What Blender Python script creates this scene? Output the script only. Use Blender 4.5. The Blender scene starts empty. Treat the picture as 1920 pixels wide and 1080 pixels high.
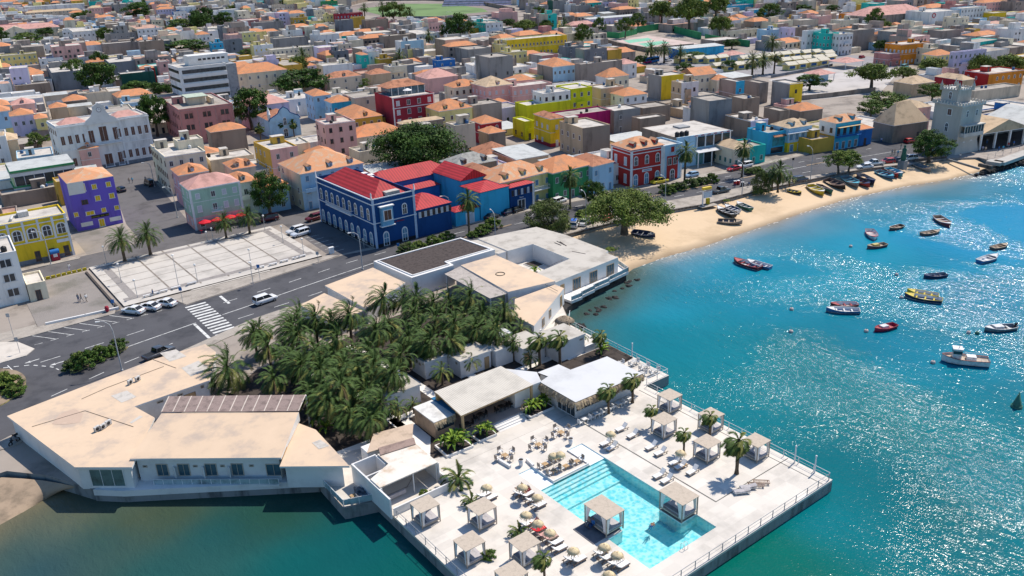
import bpy,bmesh,math,random
import numpy as np
from mathutils import Vector,Matrix,Euler
from mathutils.geometry import tessellate_polygon
R =math.radians
rnd =random.Random(7)
scene =bpy.context.scene
COL =scene.collection
# ------------------------------------------------------------------ camera
CF,CP,CR,CT,CH=1578.92,R(22.22794),R(-2.17898),R(-36.76731),60.0
def _cam_axes():
 cp,sp,cr,sr=math.cos(CP),math.sin(CP),math.cos(CR),math.sin(CR)
 Rt,Fw,Up=(1,0,0),(0,cp,-sp),(0,sp,cp)
 R2=tuple(cr*a+sr*b for a,b in zip(Rt,Up));U2=tuple(-sr*a+cr*b for a,b in zip(Rt,Up))
 ex=(math.cos(CT),-math.sin(CT),0);ey=(math.sin(CT),math.cos(CT),0)
 w=lambda a:Vector((sum(i*j for i,j in zip(a,ex)),sum(i*j for i,j in zip(a,ey)),a[2]))
 return w(R2),w(U2),w(Fw)
CAX,CAY,CAZ=_cam_axes()
def P(px,py,z=0.0):
 """world point at height z under a photograph pixel (1920 x 1080): used to survey the place"""
 d=CAZ*CF+CAX*(px-960)-CAY*(py-540)
 t=(z-CH)/d.z
 return Vector((d.x*t,d.y*t,z))
def PX(x,y,z=0.0):
 d=Vector((x,y,z-CH));k=d.dot(CAZ)
 return 960+CF*d.dot(CAX)/k,540-CF*d.dot(CAY)/k
def seen(x,y,z=2.0,m=40):
 d=Vector((x,y,z-CH));k=d.dot(CAZ)
 if k<1:return False
 a,b=PX(x,y,z);return-m<a<1920+m and-m<b<1080+m
cam =bpy.data.objects.new('camera',bpy.data.cameras.new('camera'));COL.objects.link(cam)
cam.data.sensor_width=36;cam.data.lens=36*CF/1920;cam.data.clip_start=1;cam.data.clip_end=6000
cam.matrix_world=Matrix(((CAX.x,CAY.x,-CAZ.x,0),(CAX.y,CAY.y,-CAZ.y,0),(CAX.z,CAY.z,-CAZ.z,CH),(0,0,0,1)))
scene.camera=cam
# ------------------------------------------------------------------ light
SUN =Vector((math.cos(R(57))*math.sin(R(81)),math.cos(R(57))*math.cos(R(81)),math.sin(R(57))))
L =bpy.data.lights.new('sun','SUN');L.energy=4.9;L.angle=R(.5);L.color=(1,.915,.80)
so =bpy.data.objects.new('sun',L);COL.objects.link(so);so.location=(0,0,200)
so.rotation_euler=(-SUN).to_track_quat('-Z','Y').to_euler()
wd =bpy.data.worlds.new('World');scene.world=wd;wd.use_nodes=True
nt =wd.node_tree;bg=nt.nodes['Background']
sk =nt.nodes.new('ShaderNodeTexSky');sk.sky_type='NISHITA';sk.sun_disc=False
sk.sun_elevation=R(57);sk.sun_rotation=R(81);sk.air_density=1;sk.dust_density=.6
hs_ =nt.nodes.new('ShaderNodeHueSaturation');hs_.inputs['Saturation'].default_value=1.3
nt.links.new(sk.outputs[0],hs_.inputs['Color']);nt.links.new(hs_.outputs[0],bg.inputs[0]);bg.inputs[1].default_value=.14
vs =scene.view_settings;vs.view_transform='Standard';vs.look='None';vs.exposure=.12;vs.gamma=1
scene.cycles.use_denoising=True
scene.cycles.max_bounces=6;scene.cycles.diffuse_bounces=3;scene.cycles.glossy_bounces=2
scene.cycles.transparent_max_bounces=8;scene.cycles.caustics_reflective=False;scene.cycles.caustics_refractive=False
# ------------------------------------------------------------------ materials
def lin(h):
 h=h.lstrip('#');o=[]
 for i in(0,2,4):
  c=int(h[i:i+2],16)/255
  o.append(c/12.92 if c<=.04045 else((c+.055)/1.055)**2.4)
 return tuple(o)
MATS ={}
def mat(name,col,rough=.85,amt=.18,scale=.6,dirt=None,bump=0,bscale=8,metal=0,spec=.3,streak=False,brick=None,wave=None,world=False):
 """plain procedural surface: colour with large stains, small grain, optional brick / wave relief"""
 if name in MATS:return MATS[name]
 if isinstance(col,str):col=lin(col)
 m=bpy.data.materials.new(name);m.use_nodes=True;MATS[name]=m
 t=m.node_tree;N=t.nodes;K=t.links;b=N['Principled BSDF']
 b.inputs['Roughness'].default_value=rough;b.inputs['Metallic'].default_value=metal
 b.inputs['Specular IOR Level'].default_value=spec
 co=N.new('ShaderNodeTexCoord');src=co.outputs['Object']
 if world:src=N.new('ShaderNodeNewGeometry').outputs['Position']
 mp=N.new('ShaderNodeMapping');K.new(src,mp.inputs[0])
 if streak:mp.inputs['Scale'].default_value=(1,1,.25)
 n1=N.new('ShaderNodeTexNoise');n1.inputs['Scale'].default_value=scale;n1.inputs['Detail'].default_value=6;n1.inputs['Roughness'].default_value=.65
 K.new(mp.outputs[0],n1.inputs['Vector'])
 r=N.new('ShaderNodeValToRGB');r.color_ramp.elements[0].position=.35;r.color_ramp.elements[1].position=.68
 d=dirt if dirt else tuple(c*(1-amt*2.2)for c in col)
 if isinstance(d,str):d=lin(d)
 r.color_ramp.elements[0].color=(*d,1);r.color_ramp.elements[1].color=(*[min(1,c*(1+amt*.5))for c in col],1)
 e=r.color_ramp.elements.new(.5);e.color=(*col,1)
 K.new(n1.outputs[0],r.inputs[0]);out=r.outputs[0]
 if brick:
  bt=N.new('ShaderNodeTexBrick');K.new(src,bt.inputs['Vector']);bt.inputs['Scale'].default_value=brick[0]
  bt.inputs['Color1'].default_value=(1,1,1,1);bt.inputs['Color2'].default_value=(.86,.86,.86,1);bt.inputs['Mortar'].default_value=(brick[1],)*3+(1,)
  bt.inputs['Mortar Size'].default_value=brick[2];bt.offset=0 if len(brick)>3 else .5
  mx=N.new('ShaderNodeMix');mx.data_type='RGBA';mx.blend_type='MULTIPLY';mx.inputs[0].default_value=1
  K.new(out,mx.inputs[6]);K.new(bt.outputs[0],mx.inputs[7]);out=mx.outputs[2]
 if wave:
  wv=N.new('ShaderNodeTexWave');wv.bands_direction=wave[0];wv.inputs['Scale'].default_value=wave[1];wv.inputs['Distortion'].default_value=wave[3]if len(wave)>3 else .4
  K.new(src,wv.inputs['Vector'])
  mr=N.new('ShaderNodeMapRange');mr.inputs['To Min'].default_value=wave[2];K.new(wv.outputs[1],mr.inputs[0])
  mx=N.new('ShaderNodeMix');mx.data_type='RGBA';mx.blend_type='MULTIPLY';mx.inputs[0].default_value=1
  K.new(out,mx.inputs[6]);K.new(mr.outputs[0],mx.inputs[7]);out=mx.outputs[2]
 K.new(out,b.inputs['Base Color'])
 if bump:
  n2=N.new('ShaderNodeTexNoise');n2.inputs['Scale'].default_value=bscale;n2.inputs['Detail'].default_value=4;K.new(src,n2.inputs['Vector'])
  bp=N.new('ShaderNodeBump');bp.inputs['Strength'].default_value=bump;bp.inputs['Distance'].default_value=.1
  K.new(n2.outputs[0],bp.inputs['Height']);K.new(bp.outputs[0],b.inputs['Normal'])
 return m
def glass(name,col,rough=.12):
 if name in MATS:return MATS[name]
 m=mat(name,col,rough,.25,.4,spec=.6);return m
def inset(poly,d):
 n=len(poly);a=sum(poly[i][0]*poly[(i+1)%n][1]-poly[(i+1)%n][0]*poly[i][1]for i in range(n));s=1 if a>0 else-1;o=[]
 for i in range(n):
  p,q,r=Vector(poly[i-1][:2]),Vector(poly[i][:2]),Vector(poly[(i+1)%n][:2]);u=(q-p).normalized();v=(r-q).normalized()
  nu=Vector((-u.y,u.x))*s;nv=Vector((-v.y,v.x))*s;m=nu+nv;k=max(.3,1+nu.dot(nv));o.append(tuple(q+m*(d/k)))
 return o
class MB:
 def __init__(s):s.v=[];s.f=[];s.m=[];s.sm=[]
 def add(s,vs,fs,k=0,smooth=False):
  b=len(s.v);s.v.extend([tuple(p)for p in vs]);s.f.extend([tuple(b+i for i in f)for f in fs]);s.m.extend([k]*len(fs));s.sm.extend([smooth]*len(fs))
 def box(s,x0,y0,z0,x1,y1,z1,k=0):
  s.add([(x0,y0,z0),(x1,y0,z0),(x1,y1,z0),(x0,y1,z0),(x0,y0,z1),(x1,y0,z1),(x1,y1,z1),(x0,y1,z1)],[(0,3,2,1),(4,5,6,7),(0,1,5,4),(1,2,6,5),(2,3,7,6),(3,0,4,7)],k)
 def quad(s,a,b,c,d,k=0):s.add([a,b,c,d],[(0,1,2,3)],k)
 def prism(s,poly,z0,z1,k=0,kt=None,bottom=False):
  """vertical prism over a (possibly concave) polygon; z1 may be a list, one height per corner"""
  n=len(poly);zt=z1 if isinstance(z1,(list,tuple))else[z1]*n
  a=sum(poly[i][0]*poly[(i+1)%n][1]-poly[(i+1)%n][0]*poly[i][1]for i in range(n))
  if a<0:poly=poly[::-1];zt=list(zt)[::-1]
  top=[(p[0],p[1],z)for p,z in zip(poly,zt)];bot=[(p[0],p[1],z0)for p in poly]
  s.add(bot+top,[(i,(i+1)%n,n+(i+1)%n,n+i)for i in range(n)],k)
  tr=tessellate_polygon([[Vector((p[0],p[1],0))for p in poly]])
  fs=[]
  for t in tr:
   q=[poly[i]for i in t]
   ar=(q[1][0]-q[0][0])*(q[2][1]-q[0][1])-(q[2][0]-q[0][0])*(q[1][1]-q[0][1])
   fs.append(tuple(t)if ar>0 else tuple(reversed(t)))
  s.add(top,fs,k if kt is None else kt)
  if bottom:s.add(bot,[tuple(reversed(t))for t in fs],k)
 def sheet(s,poly,z,k=0):
  n=len(poly);s_=MB();s_.prism(poly,z-1,z,k);s.add(s_.v[2*n:],[tuple(i-2*n for i in f)for f in s_.f[n:]],k)
 def tube(s,pts,r,k=0,n=6,smooth=True,cap=True):
  rs=r if isinstance(r,(list,tuple))else[r]*len(pts);V=[];F=[]
  pts=[Vector(p)for p in pts]
  for i,p in enumerate(pts):
   d=(pts[min(i+1,len(pts)-1)]-pts[max(i-1,0)]).normalized()
   u=d.cross(Vector((0,0,1))if abs(d.z)<.95 else Vector((1,0,0))).normalized();w=d.cross(u)
   for j in range(n):
    a=2*math.pi*j/n;V.append(p+u*math.cos(a)*rs[i]+w*math.sin(a)*rs[i])
  for i in range(len(pts)-1):
   for j in range(n):F.append((i*n+j,(i+1)*n+j,(i+1)*n+(j+1)%n,i*n+(j+1)%n))
  s.add(V,F,k,smooth)
  if cap:s.add(V[:n],[tuple(range(n))],k);s.add(V[-n:],[tuple(reversed(range(n)))],k)
 def lathe(s,prof,k=0,n=10,c=(0,0,0),smooth=True):
  V=[];F=[]
  for r,z in prof:
   for j in range(n):a=2*math.pi*j/n;V.append((c[0]+r*math.cos(a),c[1]+r*math.sin(a),c[2]+z))
  for i in range(len(prof)-1):
   for j in range(n):F.append((i*n+j,i*n+(j+1)%n,(i+1)*n+(j+1)%n,(i+1)*n+j))
  s.add(V,F,k,smooth)
 def tri(s,a,b,c,k=0):s.add([a,b,c],[(0,1,2)],k)
 def mesh(s,name,mats):
  me=bpy.data.meshes.new(name);me.from_pydata(s.v,[],s.f)
  for m in mats:me.materials.append(m)
  me.polygons.foreach_set('material_index',s.m);me.polygons.foreach_set('use_smooth',s.sm);me.update()
  return me
 def build(s,name,mats,parent=None,loc=None,rz=0):
  if not isinstance(mats,(list,tuple)):mats=[mats]
  return inst(s.mesh(name,mats),name,parent,loc,rz)
def inst(me,name,parent=None,loc=None,rz=0,sc=None):
 o=bpy.data.objects.new(name,me);COL.objects.link(o)
 if parent:o.parent=parent
 if loc is not None:o.location=loc
 if rz:o.rotation_euler=(0,0,rz)
 if sc is not None:o.scale=sc if isinstance(sc,(tuple,list))else(sc,)*3
 return o
def thing(name,label,cat,loc=(0,0,0),rz=0,group=None):
 o=bpy.data.objects.new(name,None);COL.objects.link(o);o.empty_display_size=.3
 o.location=loc;o.rotation_euler=(0,0,rz);return tag(o,label,cat,group)
LABELS ={}
def tag(o,label=None,cat=None,group=None,kind=None):
 if label:
  o['label']=label;LABELS.setdefault(label,[]).append(o)
 if cat:o['category']=cat
 if group:o['group']=group
 if kind:o['kind']=kind
 return o
def struct(o,kind='structure'):o['kind']=kind;return o
def kids(o):return KIDS.get(o.name,[])
KIDS ={}
def note_kids(root):
 """remember a thing's parts so that copies can be made without searching"""
 for o in bpy.data.objects:
  if o.parent is not None:
   l=KIDS.setdefault(o.parent.name,[])
   if o not in l:l.append(o)
def dup(root,loc,rz=0,label=None,group=None,sc=None,tilt=(0,0)):
 """copy a thing with copies of its parts and their sub-parts"""
 r=root.copy();COL.objects.link(r);r.location=loc;r.rotation_euler=(tilt[0],tilt[1],rz)
 if sc is not None:r.scale=sc if isinstance(sc,(tuple,list))else(sc,)*3
 if label:tag(r,label)
 if group:r['group']=group
 for c in kids(root):
  d=c.copy();COL.objects.link(d);d.parent=r
  for g in kids(c):e=g.copy();COL.objects.link(e);e.parent=d
 return r
def place(root,loc,rz=0,label=None,group=None,sc=None):
 root.location=loc;root.rotation_euler=(0,0,rz)
 if sc is not None:root.scale=sc if isinstance(sc,(tuple,list))else(sc,)*3
 if label:tag(root,label)
 if group:root['group']=group
 return root
class Proto:
 """first use moves the built thing itself, later uses copy it"""
 def __init__(s,root):s.root=root;s.used=False;note_kids(root)
 def put(s,loc,rz=0,label=None,group=None,sc=None):
  if not s.used:s.used=True;return place(s.root,loc,rz,label,group,sc)
  return dup(s.root,loc,rz,label,group,sc)
def rot2(x,y,a):return x*math.cos(a)-y*math.sin(a),x*math.sin(a)+y*math.cos(a)
def resample(pts,step):
 o=[];pts=[Vector((p[0],p[1],p[2]if len(p)>2 else 0))for p in pts]
 for a,b in zip(pts[:-1],pts[1:]):
  n=max(1,int((b-a).length/step))
  o+=[a.lerp(b,i/n)for i in range(n)]
 return o+[pts[-1]]
white =mat('white_paint',(.70,.69,.675),.7,.07,.25)
deckm =mat('deck_render',(.65,.605,.545),.75,.10,.14,world=True,brick=(.22,.90,.004,1))
asph =mat('asphalt',(.078,.078,.086),.9,.22,.16,dirt=(.048,.049,.056),world=True,bump=.2,bscale=20)
paint_w =mat('road_paint',(.62,.62,.6),.7,.2,1.2,world=True)
pavm =mat('pavement',(.38,.34,.295),.9,.16,.3,brick=(.55,.82,.02),world=True)
town =mat('town_ground',(.30,.26,.225),.95,.25,.08,world=True)
cobble =mat('cobbles',(.235,.212,.195),.95,.22,.12,dirt=(.16,.15,.13),world=True,bump=.5,bscale=5)
street =mat('street_setts',(.125,.118,.12),.95,.15,.15,world=True,bump=.3,bscale=5)
plz =mat('plaza_slabs',(.50,.465,.42),.85,.10,.2,world=True)
plzl =mat('plaza_joint',(.23,.20,.17),.9,.15,.5,world=True)
plzg =mat('plaza_grey',(.30,.275,.26),.9,.12,.6,world=True,brick=(2,.8,.02))
stone =mat('sea_wall_stone',(.16,.145,.135),.95,.25,.7,bump=.8,bscale=2,brick=(.9,.6,.05))
quay =mat('quay_concrete',(.23,.24,.24),.9,.25,.5,streak=True,bump=.4,bscale=2)
sand =mat('dry_sand',(.62,.46,.30),.95,.10,.12,dirt=(.5,.37,.24),world=True,bump=.35,bscale=1.2)
mulch =mat('dark_mulch',(.055,.044,.038),.95,.3,.6,world=True,bump=.6,bscale=6)
soil =mat('dry_soil',(.26,.20,.14),.95,.3,.3,world=True)
# sand that is wet near the water: darker below z -1.15, a real wetness of the beach
def wet_sand():
 m=mat('beach_sand',(.60,.45,.295),.95,.08,.1,dirt=(.50,.37,.235),world=True,bump=.35,bscale=1.2)
 t=m.node_tree;N=t.nodes;K=t.links;b=N['Principled BSDF'];src=b.inputs['Base Color'].links[0].from_socket
 g=N.new('ShaderNodeNewGeometry');s=N.new('ShaderNodeSeparateXYZ');K.new(g.outputs['Position'],s.inputs[0])
 mr=N.new('ShaderNodeMapRange');mr.inputs['From Min'].default_value=-1.62;mr.inputs['From Max'].default_value=-1.38;mr.inputs['To Min'].default_value=.42;mr.inputs['To Max'].default_value=1
 K.new(s.outputs[2],mr.inputs[0]);mx=N.new('ShaderNodeMix');mx.data_type='RGBA';mx.blend_type='MULTIPLY';mx.inputs[0].default_value=1
 K.new(src,mx.inputs[6]);K.new(mr.outputs[0],mx.inputs[7]);K.new(mx.outputs[2],b.inputs['Base Color']);return m
beachm =wet_sand()
SEA =-1.6
COAST =[(-500,116),(-60,116),(2.5,112.5),(6.3,108),(10.2,100.8),(32.4,84.4),(32.2,77.3),(35.9,76),(79.4,76),(84.3,76),(84.7,88),(85.2,98.4),(87.4,101.4),(90.8,107.2),(107.4,109),(108.6,112.6),(109.2,114),(110.4,126.4),(115.2,133.6),(130.1,132.3),(144,130.3),(155,127.4),(174.6,126),(196,122.3),(210,119.4),(222,114.4),(229,113),(237,110.2),(243.5,105.4),(241.2,99.3),(254,97.2),(330,78),(420,20),(520,-200)]
b =MB();b.prism(COAST+[(2600,-200),(2600,3200),(-900,3200),(-900,116)],-4,0,1,0)
struct(b.build('ground',[town,quay]))
# pier deck: cells of one sheet round the pool
XS =[35.9,51.8,53.95,59.75,62.25,79.4];YS=[44.4,47.5,50.4,53.65,57.4,65.3,69.5,76]
def in_pool(x,y):
 if 51.8<x<62.25 and 47.5<y<65.3:return not(x<53.95 and 53.65<y<57.4)and not(x>59.75 and 50.4<y<53.65)
 return 65.3<y<69.5 and(51.8<x<53.95 or 59.75<x<62.25)
b =MB()
for i in range(len(XS)-1):
 for j in range(len(YS)-1):
  if not in_pool((XS[i]+XS[i+1])/2,(YS[j]+YS[j+1])/2):b.quad((XS[i],YS[j],0),(XS[i+1],YS[j],0),(XS[i+1],YS[j+1],0),(XS[i],YS[j+1],0))
x0,x1,y0,y1=XS[0],XS[-1],YS[0],YS[-1]
for a,c in(((x0,y0),(x1,y0)),((x1,y0),(x1,y1)),((x1,y1),(x0,y1)),((x0,y1),(x0,y0))):
 b.quad((*a,-.28),(*c,-.28),(*c,0),(*a,0));b.quad((*a,-4),(*c,-4),(*c,-.28),(*a,-.28),1)
struct(b.build('pier_deck',[deckm,quay]))
b =MB();b.box(79.4,76,-4,79.5,76.1,-.1);b=MB()
b.prism([(79.4,74.75),(84.25,74.75),(84.25,76),(79.4,76)],-4,0,1,0);struct(b.build('terrace_slab',[deckm,quay]))
# swimming pool basin
pooltile =mat('pool_tile',(.66,.86,.88),.5,.04,.4,brick=(1.2,.9,.02),world=True)
poolwhite =mat('pool_shelf',(.72,.77,.80),.5,.03,.4,world=True)
b =MB()
def pool_cell(xa,ya,xb,yb,z,k):
 b.quad((xa,ya,z),(xb,ya,z),(xb,yb,z),(xa,yb,z),k)
for i in range(1,4):
 for j in range(1,5):
  cx,cy=(XS[i]+XS[i+1])/2,(YS[j]+YS[j+1])/2
  if in_pool(cx,cy):pool_cell(XS[i],YS[j],XS[i+1],min(YS[j+1],61.7),-1.5,0)
pool_cell(51.8,61.7,62.25,63.4,-1.25,0)
for s in range(4):pool_cell(51.8,63.4+s*.475,62.25,63.4+(s+1)*.475,-1.0+s*.22,0 if s<1 else 1)
pool_cell(51.8,65.3,53.95,69.5,-.125,1);pool_cell(59.75,65.3,62.25,69.5,-.125,1)
for s,(yy,za,zb)in enumerate([(61.7,-1.5,-1.25),(63.4,-1.25,-1),(63.875,-1,-.78),(64.35,-.78,-.56),(64.825,-.56,-.34),(65.3,-.34,-.125)]):b.quad((51.8,yy,za),(62.25,yy,za),(62.25,yy,zb),(51.8,yy,zb),0)
# basin walls, facing inwards
def pw(x0,y0,x1,y1,z=-1.5,k=0):b.quad((x0,y0,z),(x0,y0,0),(x1,y1,0),(x1,y1,z),k)
wallpts =[(51.8,47.5),(62.25,47.5),(62.25,50.4),(59.75,50.4),(59.75,53.65),(62.25,53.65),(62.25,69.5),(59.75,69.5),(59.75,65.3),(53.95,65.3),(53.95,69.5),(51.8,69.5),(51.8,57.4),(53.95,57.4),(53.95,53.65),(51.8,53.65),(51.8,47.5)]
for a,c in zip(wallpts[:-1],wallpts[1:]):pw(*a,*c)
struct(b.build('swimming_pool',[pooltile,poolwhite]))
# pool water: clear tinted sheet with ripples; ripple light painted into the tint
m =bpy.data.materials.new('pool_water');m.use_nodes=True;t=m.node_tree;N=t.nodes;K=t.links;N.remove(N['Principled BSDF'])
tr =N.new('ShaderNodeBsdfTransparent');gl=N.new('ShaderNodeBsdfGlossy');gl.inputs['Roughness'].default_value=.06;fr=N.new('ShaderNodeFresnel');fr.inputs['IOR'].default_value=1.33
df =N.new('ShaderNodeBsdfDiffuse');df.inputs[0].default_value=(.05,.62,.72,1)
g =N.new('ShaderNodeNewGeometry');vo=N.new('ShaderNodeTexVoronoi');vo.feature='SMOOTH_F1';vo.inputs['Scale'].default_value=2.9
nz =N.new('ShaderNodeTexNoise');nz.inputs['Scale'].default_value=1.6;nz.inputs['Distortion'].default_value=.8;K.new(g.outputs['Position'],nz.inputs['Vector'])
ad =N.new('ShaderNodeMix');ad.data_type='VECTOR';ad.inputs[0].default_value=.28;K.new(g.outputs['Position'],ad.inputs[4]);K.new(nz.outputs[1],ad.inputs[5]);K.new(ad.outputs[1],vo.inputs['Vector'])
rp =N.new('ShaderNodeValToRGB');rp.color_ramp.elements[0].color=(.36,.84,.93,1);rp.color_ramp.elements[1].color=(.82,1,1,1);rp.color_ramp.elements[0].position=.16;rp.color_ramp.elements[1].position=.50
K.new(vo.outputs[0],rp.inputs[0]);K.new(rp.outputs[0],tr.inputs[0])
bp =N.new('ShaderNodeBump');bp.inputs['Strength'].default_value=.35;bp.inputs['Distance'].default_value=.1;K.new(vo.outputs[0],bp.inputs['Height']);K.new(bp.outputs[0],gl.inputs['Normal']);K.new(bp.outputs[0],fr.inputs['Normal'])
m1 =N.new('ShaderNodeMixShader');m1.inputs[0].default_value=.12;K.new(tr.outputs[0],m1.inputs[1]);K.new(df.outputs[0],m1.inputs[2])
m2 =N.new('ShaderNodeMixShader');K.new(fr.outputs[0],m2.inputs[0]);K.new(m1.outputs[0],m2.inputs[1]);K.new(gl.outputs[0],m2.inputs[2]);K.new(m2.outputs[0],N['Material Output'].inputs[0])
b =MB()
for i in range(1,4):
 for j in range(1,6):
  if in_pool((XS[i]+XS[i+1])/2,(YS[j]+YS[j+1])/2):b.quad((XS[i],YS[j],-.14),(XS[i+1],YS[j],-.14),(XS[i+1],YS[j+1],-.14),(XS[i],YS[j+1],-.14))
struct(b.build('pool_water',m))
# thin channels in the deck
b =MB()
for x0,y0,x1,y1 in((65.6,50.4,65.78,75.9),(65.78,50.4,79.2,50.52),(77.7,44.6,77.82,74.5)):b.box(x0,y0,-.02,x1,y1,.006)
struct(b.build('deck_channel',mat('channel_grate',(.12,.12,.11))))
# ------------------------------------------------------------------ sea
SHW =[(-70,92),(-30,95)]+[tuple(P(*q,-1.6))[:2]for q in((-60,1020),(0,985),(50,957),(95,930),(130,912),(165,903))]
def sea():
 anchors=[((1500,700),'#08798c'),((1300,640),'#077c8e'),((1700,650),'#0a7f9e'),((1850,560),'#0b83ab'),((1600,480),'#0d93b4'),((1450,560),'#0a86a4'),((1800,450),'#0b89b8'),((1900,380),'#0d85b8'),((1750,1000),'#03707f'),((1550,960),'#037382'),((1880,900),'#04758a'),((1650,800),'#047686'),((1450,1050),'#02685f'),((1240,590),'#0d7b8c'),((1130,600),'#2a6f77'),((700,1010),'#10696a'),((560,1060),'#156b69'),((760,1075),'#0c6560'),((400,1000),'#2d605f'),((200,1010),'#43605c'),((300,1075),'#33605c'),((60,1075),'#3f5a60'),((500,965),'#3a5e50'),((250,970),'#6d6a52'),((120,960),'#8d7a5e'),((40,900),'#b79a76'),((20,980),'#8f7b60'),((100,900),'#a88f6c'),((320,965),'#5e6550'),((15,1040),'#4f625f')]
 A=np.array([tuple(P(*a,SEA))[:2]for a,c in anchors]);C=np.array([np.array(lin(c))*(np.array([.2,.72,.66])if a[0]>800 else np.array([.40,.55,.56]))for a,c in anchors])
 wl=[tuple(P(*a,SEA))[:2]for a in[(1180,508),(1230,490),(1300,470),(1400,436),(1500,402),(1600,371),(1700,350),(1780,338),(1830,327)]]
 wl=np.array([tuple(p)[:2]for p in resample([(*p,0)for p in wl],1.5)])
 rk=np.array([tuple(p)[:2]for p in resample([(86,97,0),(88.4,101),(94.6,102.8),(104.7,105.4),(110,108.5),(113,111.8)],1)])
 xs=np.concatenate([np.arange(-60,330,1.6),np.array([340,380,450,600,900,1500])]);ys=np.concatenate([[-900,-400,-150],np.arange(-60,136,1.6)])
 X,Y=np.meshgrid(xs,ys);pts=np.stack([X.ravel(),Y.ravel()],1)
 d2=((pts[:,None,:]-A[None])**2).sum(2)+9;w=d2**-1.6;col=(w[:,:,None]*C[None]).sum(1)/w.sum(1)[:,None]
 rs=np.random.RandomState(3)
 ds=np.sqrt(((pts[:,None,:]-wl[None])**2).sum(2)).min(1)
 wob=2.2*np.sin(pts[:,0]*.11)+1.3*np.sin(pts[:,0]*.29+pts[:,1]*.2)+1.2*np.sin(pts[:,0]*.05+1)
 def blend(dist,stops):
  o=np.zeros((len(pts),3));a=np.zeros(len(pts))
  D=np.array([s[0]for s in stops]);
  for c in range(3):o[:,c]=np.interp(dist,D,[s[1][c]for s in stops])
  a=np.interp(dist,D,[s[2]for s in stops]);return o,a
 k=.66
 s=lambda h:tuple(v*k for v in lin(h))
 o,a=blend(ds+wob*np.clip(ds/12,0,1),[(0,s('#b5a58f'),1),(1.5,s('#93a3a8'),1),(5,s('#5f93a6'),.97),(11,s('#3f93ab'),.9),(15,s('#1f93b0'),.7),(24,s('#0d93b4'),.25),(40,s('#0d93b4'),0)])
 col=col*(1-a[:,None])+o*a[:,None]
 dr=np.sqrt(((pts[:,None,:]-rk[None])**2).sum(2)).min(1)
 o,a=blend(dr+wob*.5,[(0,s('#4a5a4e'),.9),(2.5,s('#4a6f6c'),.75),(7,s('#2f7d88'),.5),(13,s('#1a8095'),0)])
 col=col*(1-a[:,None])+o*a[:,None]
 sl=np.array([tuple(p)[:2]for p in resample(SHW,1.2)])
 dl=np.sqrt(((pts[:,None,:]-sl[None])**2).sum(2)).min(1)
 o,a=blend(dl+wob*.6,[(0,s('#8a7a5c'),.92),(3,s('#6a6a55'),.75),(7,s('#4a6058'),.4),(14,s('#3c6463'),0)])
 col=col*(1-a[:,None])+o*a[:,None]
 ruf=np.clip((pts[:,0]+wob*2-84)/45,0,1)*np.clip((112-pts[:,1])/50,.3,1)*.8+np.clip((42-pts[:,1])/40,0,.45)*np.clip((pts[:,0]-70)/20,0,1)
 for(a,c),(e,f),sg,am in(((1400,640),(1620,705),9,1.0),((1730,595),(1800,640),6,.7),((1890,900),(1760,1060),14,.6)):
  A0,B0=np.array(tuple(P(a,c,SEA))[:2]),np.array(tuple(P(e,f,SEA))[:2]);u=np.clip(((pts-A0)@(B0-A0))/((B0-A0)@(B0-A0)),0,1);q=pts-(A0+u[:,None]*(B0-A0));dd=np.sqrt((q**2).sum(1))+wob*1.2;ruf+=am*np.exp(-(dd/sg)**2)
 nx,ny=len(xs),len(ys)
 F=[(j*nx+i,j*nx+i+1,(j+1)*nx+i+1,(j+1)*nx+i)for j in range(ny-1)for i in range(nx-1)]
 me=bpy.data.meshes.new('sea');me.from_pydata([(x,y,SEA)for x,y in pts],[],F)
 at=me.color_attributes.new('depth','FLOAT_COLOR','POINT');at.data.foreach_set('color',np.concatenate([col,ruf[:,None]],1).ravel())
 m=bpy.data.materials.new('sea_water');m.use_nodes=True;t=m.node_tree;N=t.nodes;K=t.links;b=N['Principled BSDF']
 va=N.new('ShaderNodeVertexColor');va.layer_name='depth'
 g=N.new('ShaderNodeNewGeometry')
 def noise(sc,det,dist,stretch=None):
  n=N.new('ShaderNodeTexNoise');n.inputs['Scale'].default_value=sc;n.inputs['Detail'].default_value=det;n.inputs['Distortion'].default_value=dist
  mp=N.new('ShaderNodeMapping');K.new(g.outputs['Position'],mp.inputs[0])
  if stretch:mp.inputs['Rotation'].default_value=(0,0,R(stretch[0]));mp.inputs['Scale'].default_value=stretch[1]
  K.new(mp.outputs[0],n.inputs['Vector']);return n.outputs[0]
 big=noise(.035,5,.6)
 rp=N.new('ShaderNodeMapRange');rp.inputs['From Min'].default_value=.35;rp.inputs['From Max'].default_value=.65;rp.inputs['To Min'].default_value=.88;rp.inputs['To Max'].default_value=1.12;K.new(big,rp.inputs[0])
 mx=N.new('ShaderNodeMix');mx.data_type='RGBA';mx.blend_type='MULTIPLY';mx.inputs[0].default_value=1;K.new(va.outputs[0],mx.inputs[6]);K.new(rp.outputs[0],mx.inputs[7])
 N.remove(b);df=N.new('ShaderNodeBsdfDiffuse');gl=N.new('ShaderNodeBsdfGlossy');gl.inputs['Roughness'].default_value=.16;K.new(mx.outputs[2],df.inputs[0])
 w1=noise(1.15,3,.5,(35,(1,.45,1)));w2=noise(.32,2,.3,(20,(1,.4,1)));w3=noise(4.2,2,.3)
 def mul(a,v):
  q=N.new('ShaderNodeMath');q.operation='MULTIPLY';K.new(a,q.inputs[0])
  if isinstance(v,float):q.inputs[1].default_value=v
  else:K.new(v,q.inputs[1])
  return q.outputs[0]
 def addn(a,c):q=N.new('ShaderNodeMath');K.new(a,q.inputs[0]);K.new(c,q.inputs[1]);return q.outputs[0]
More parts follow.
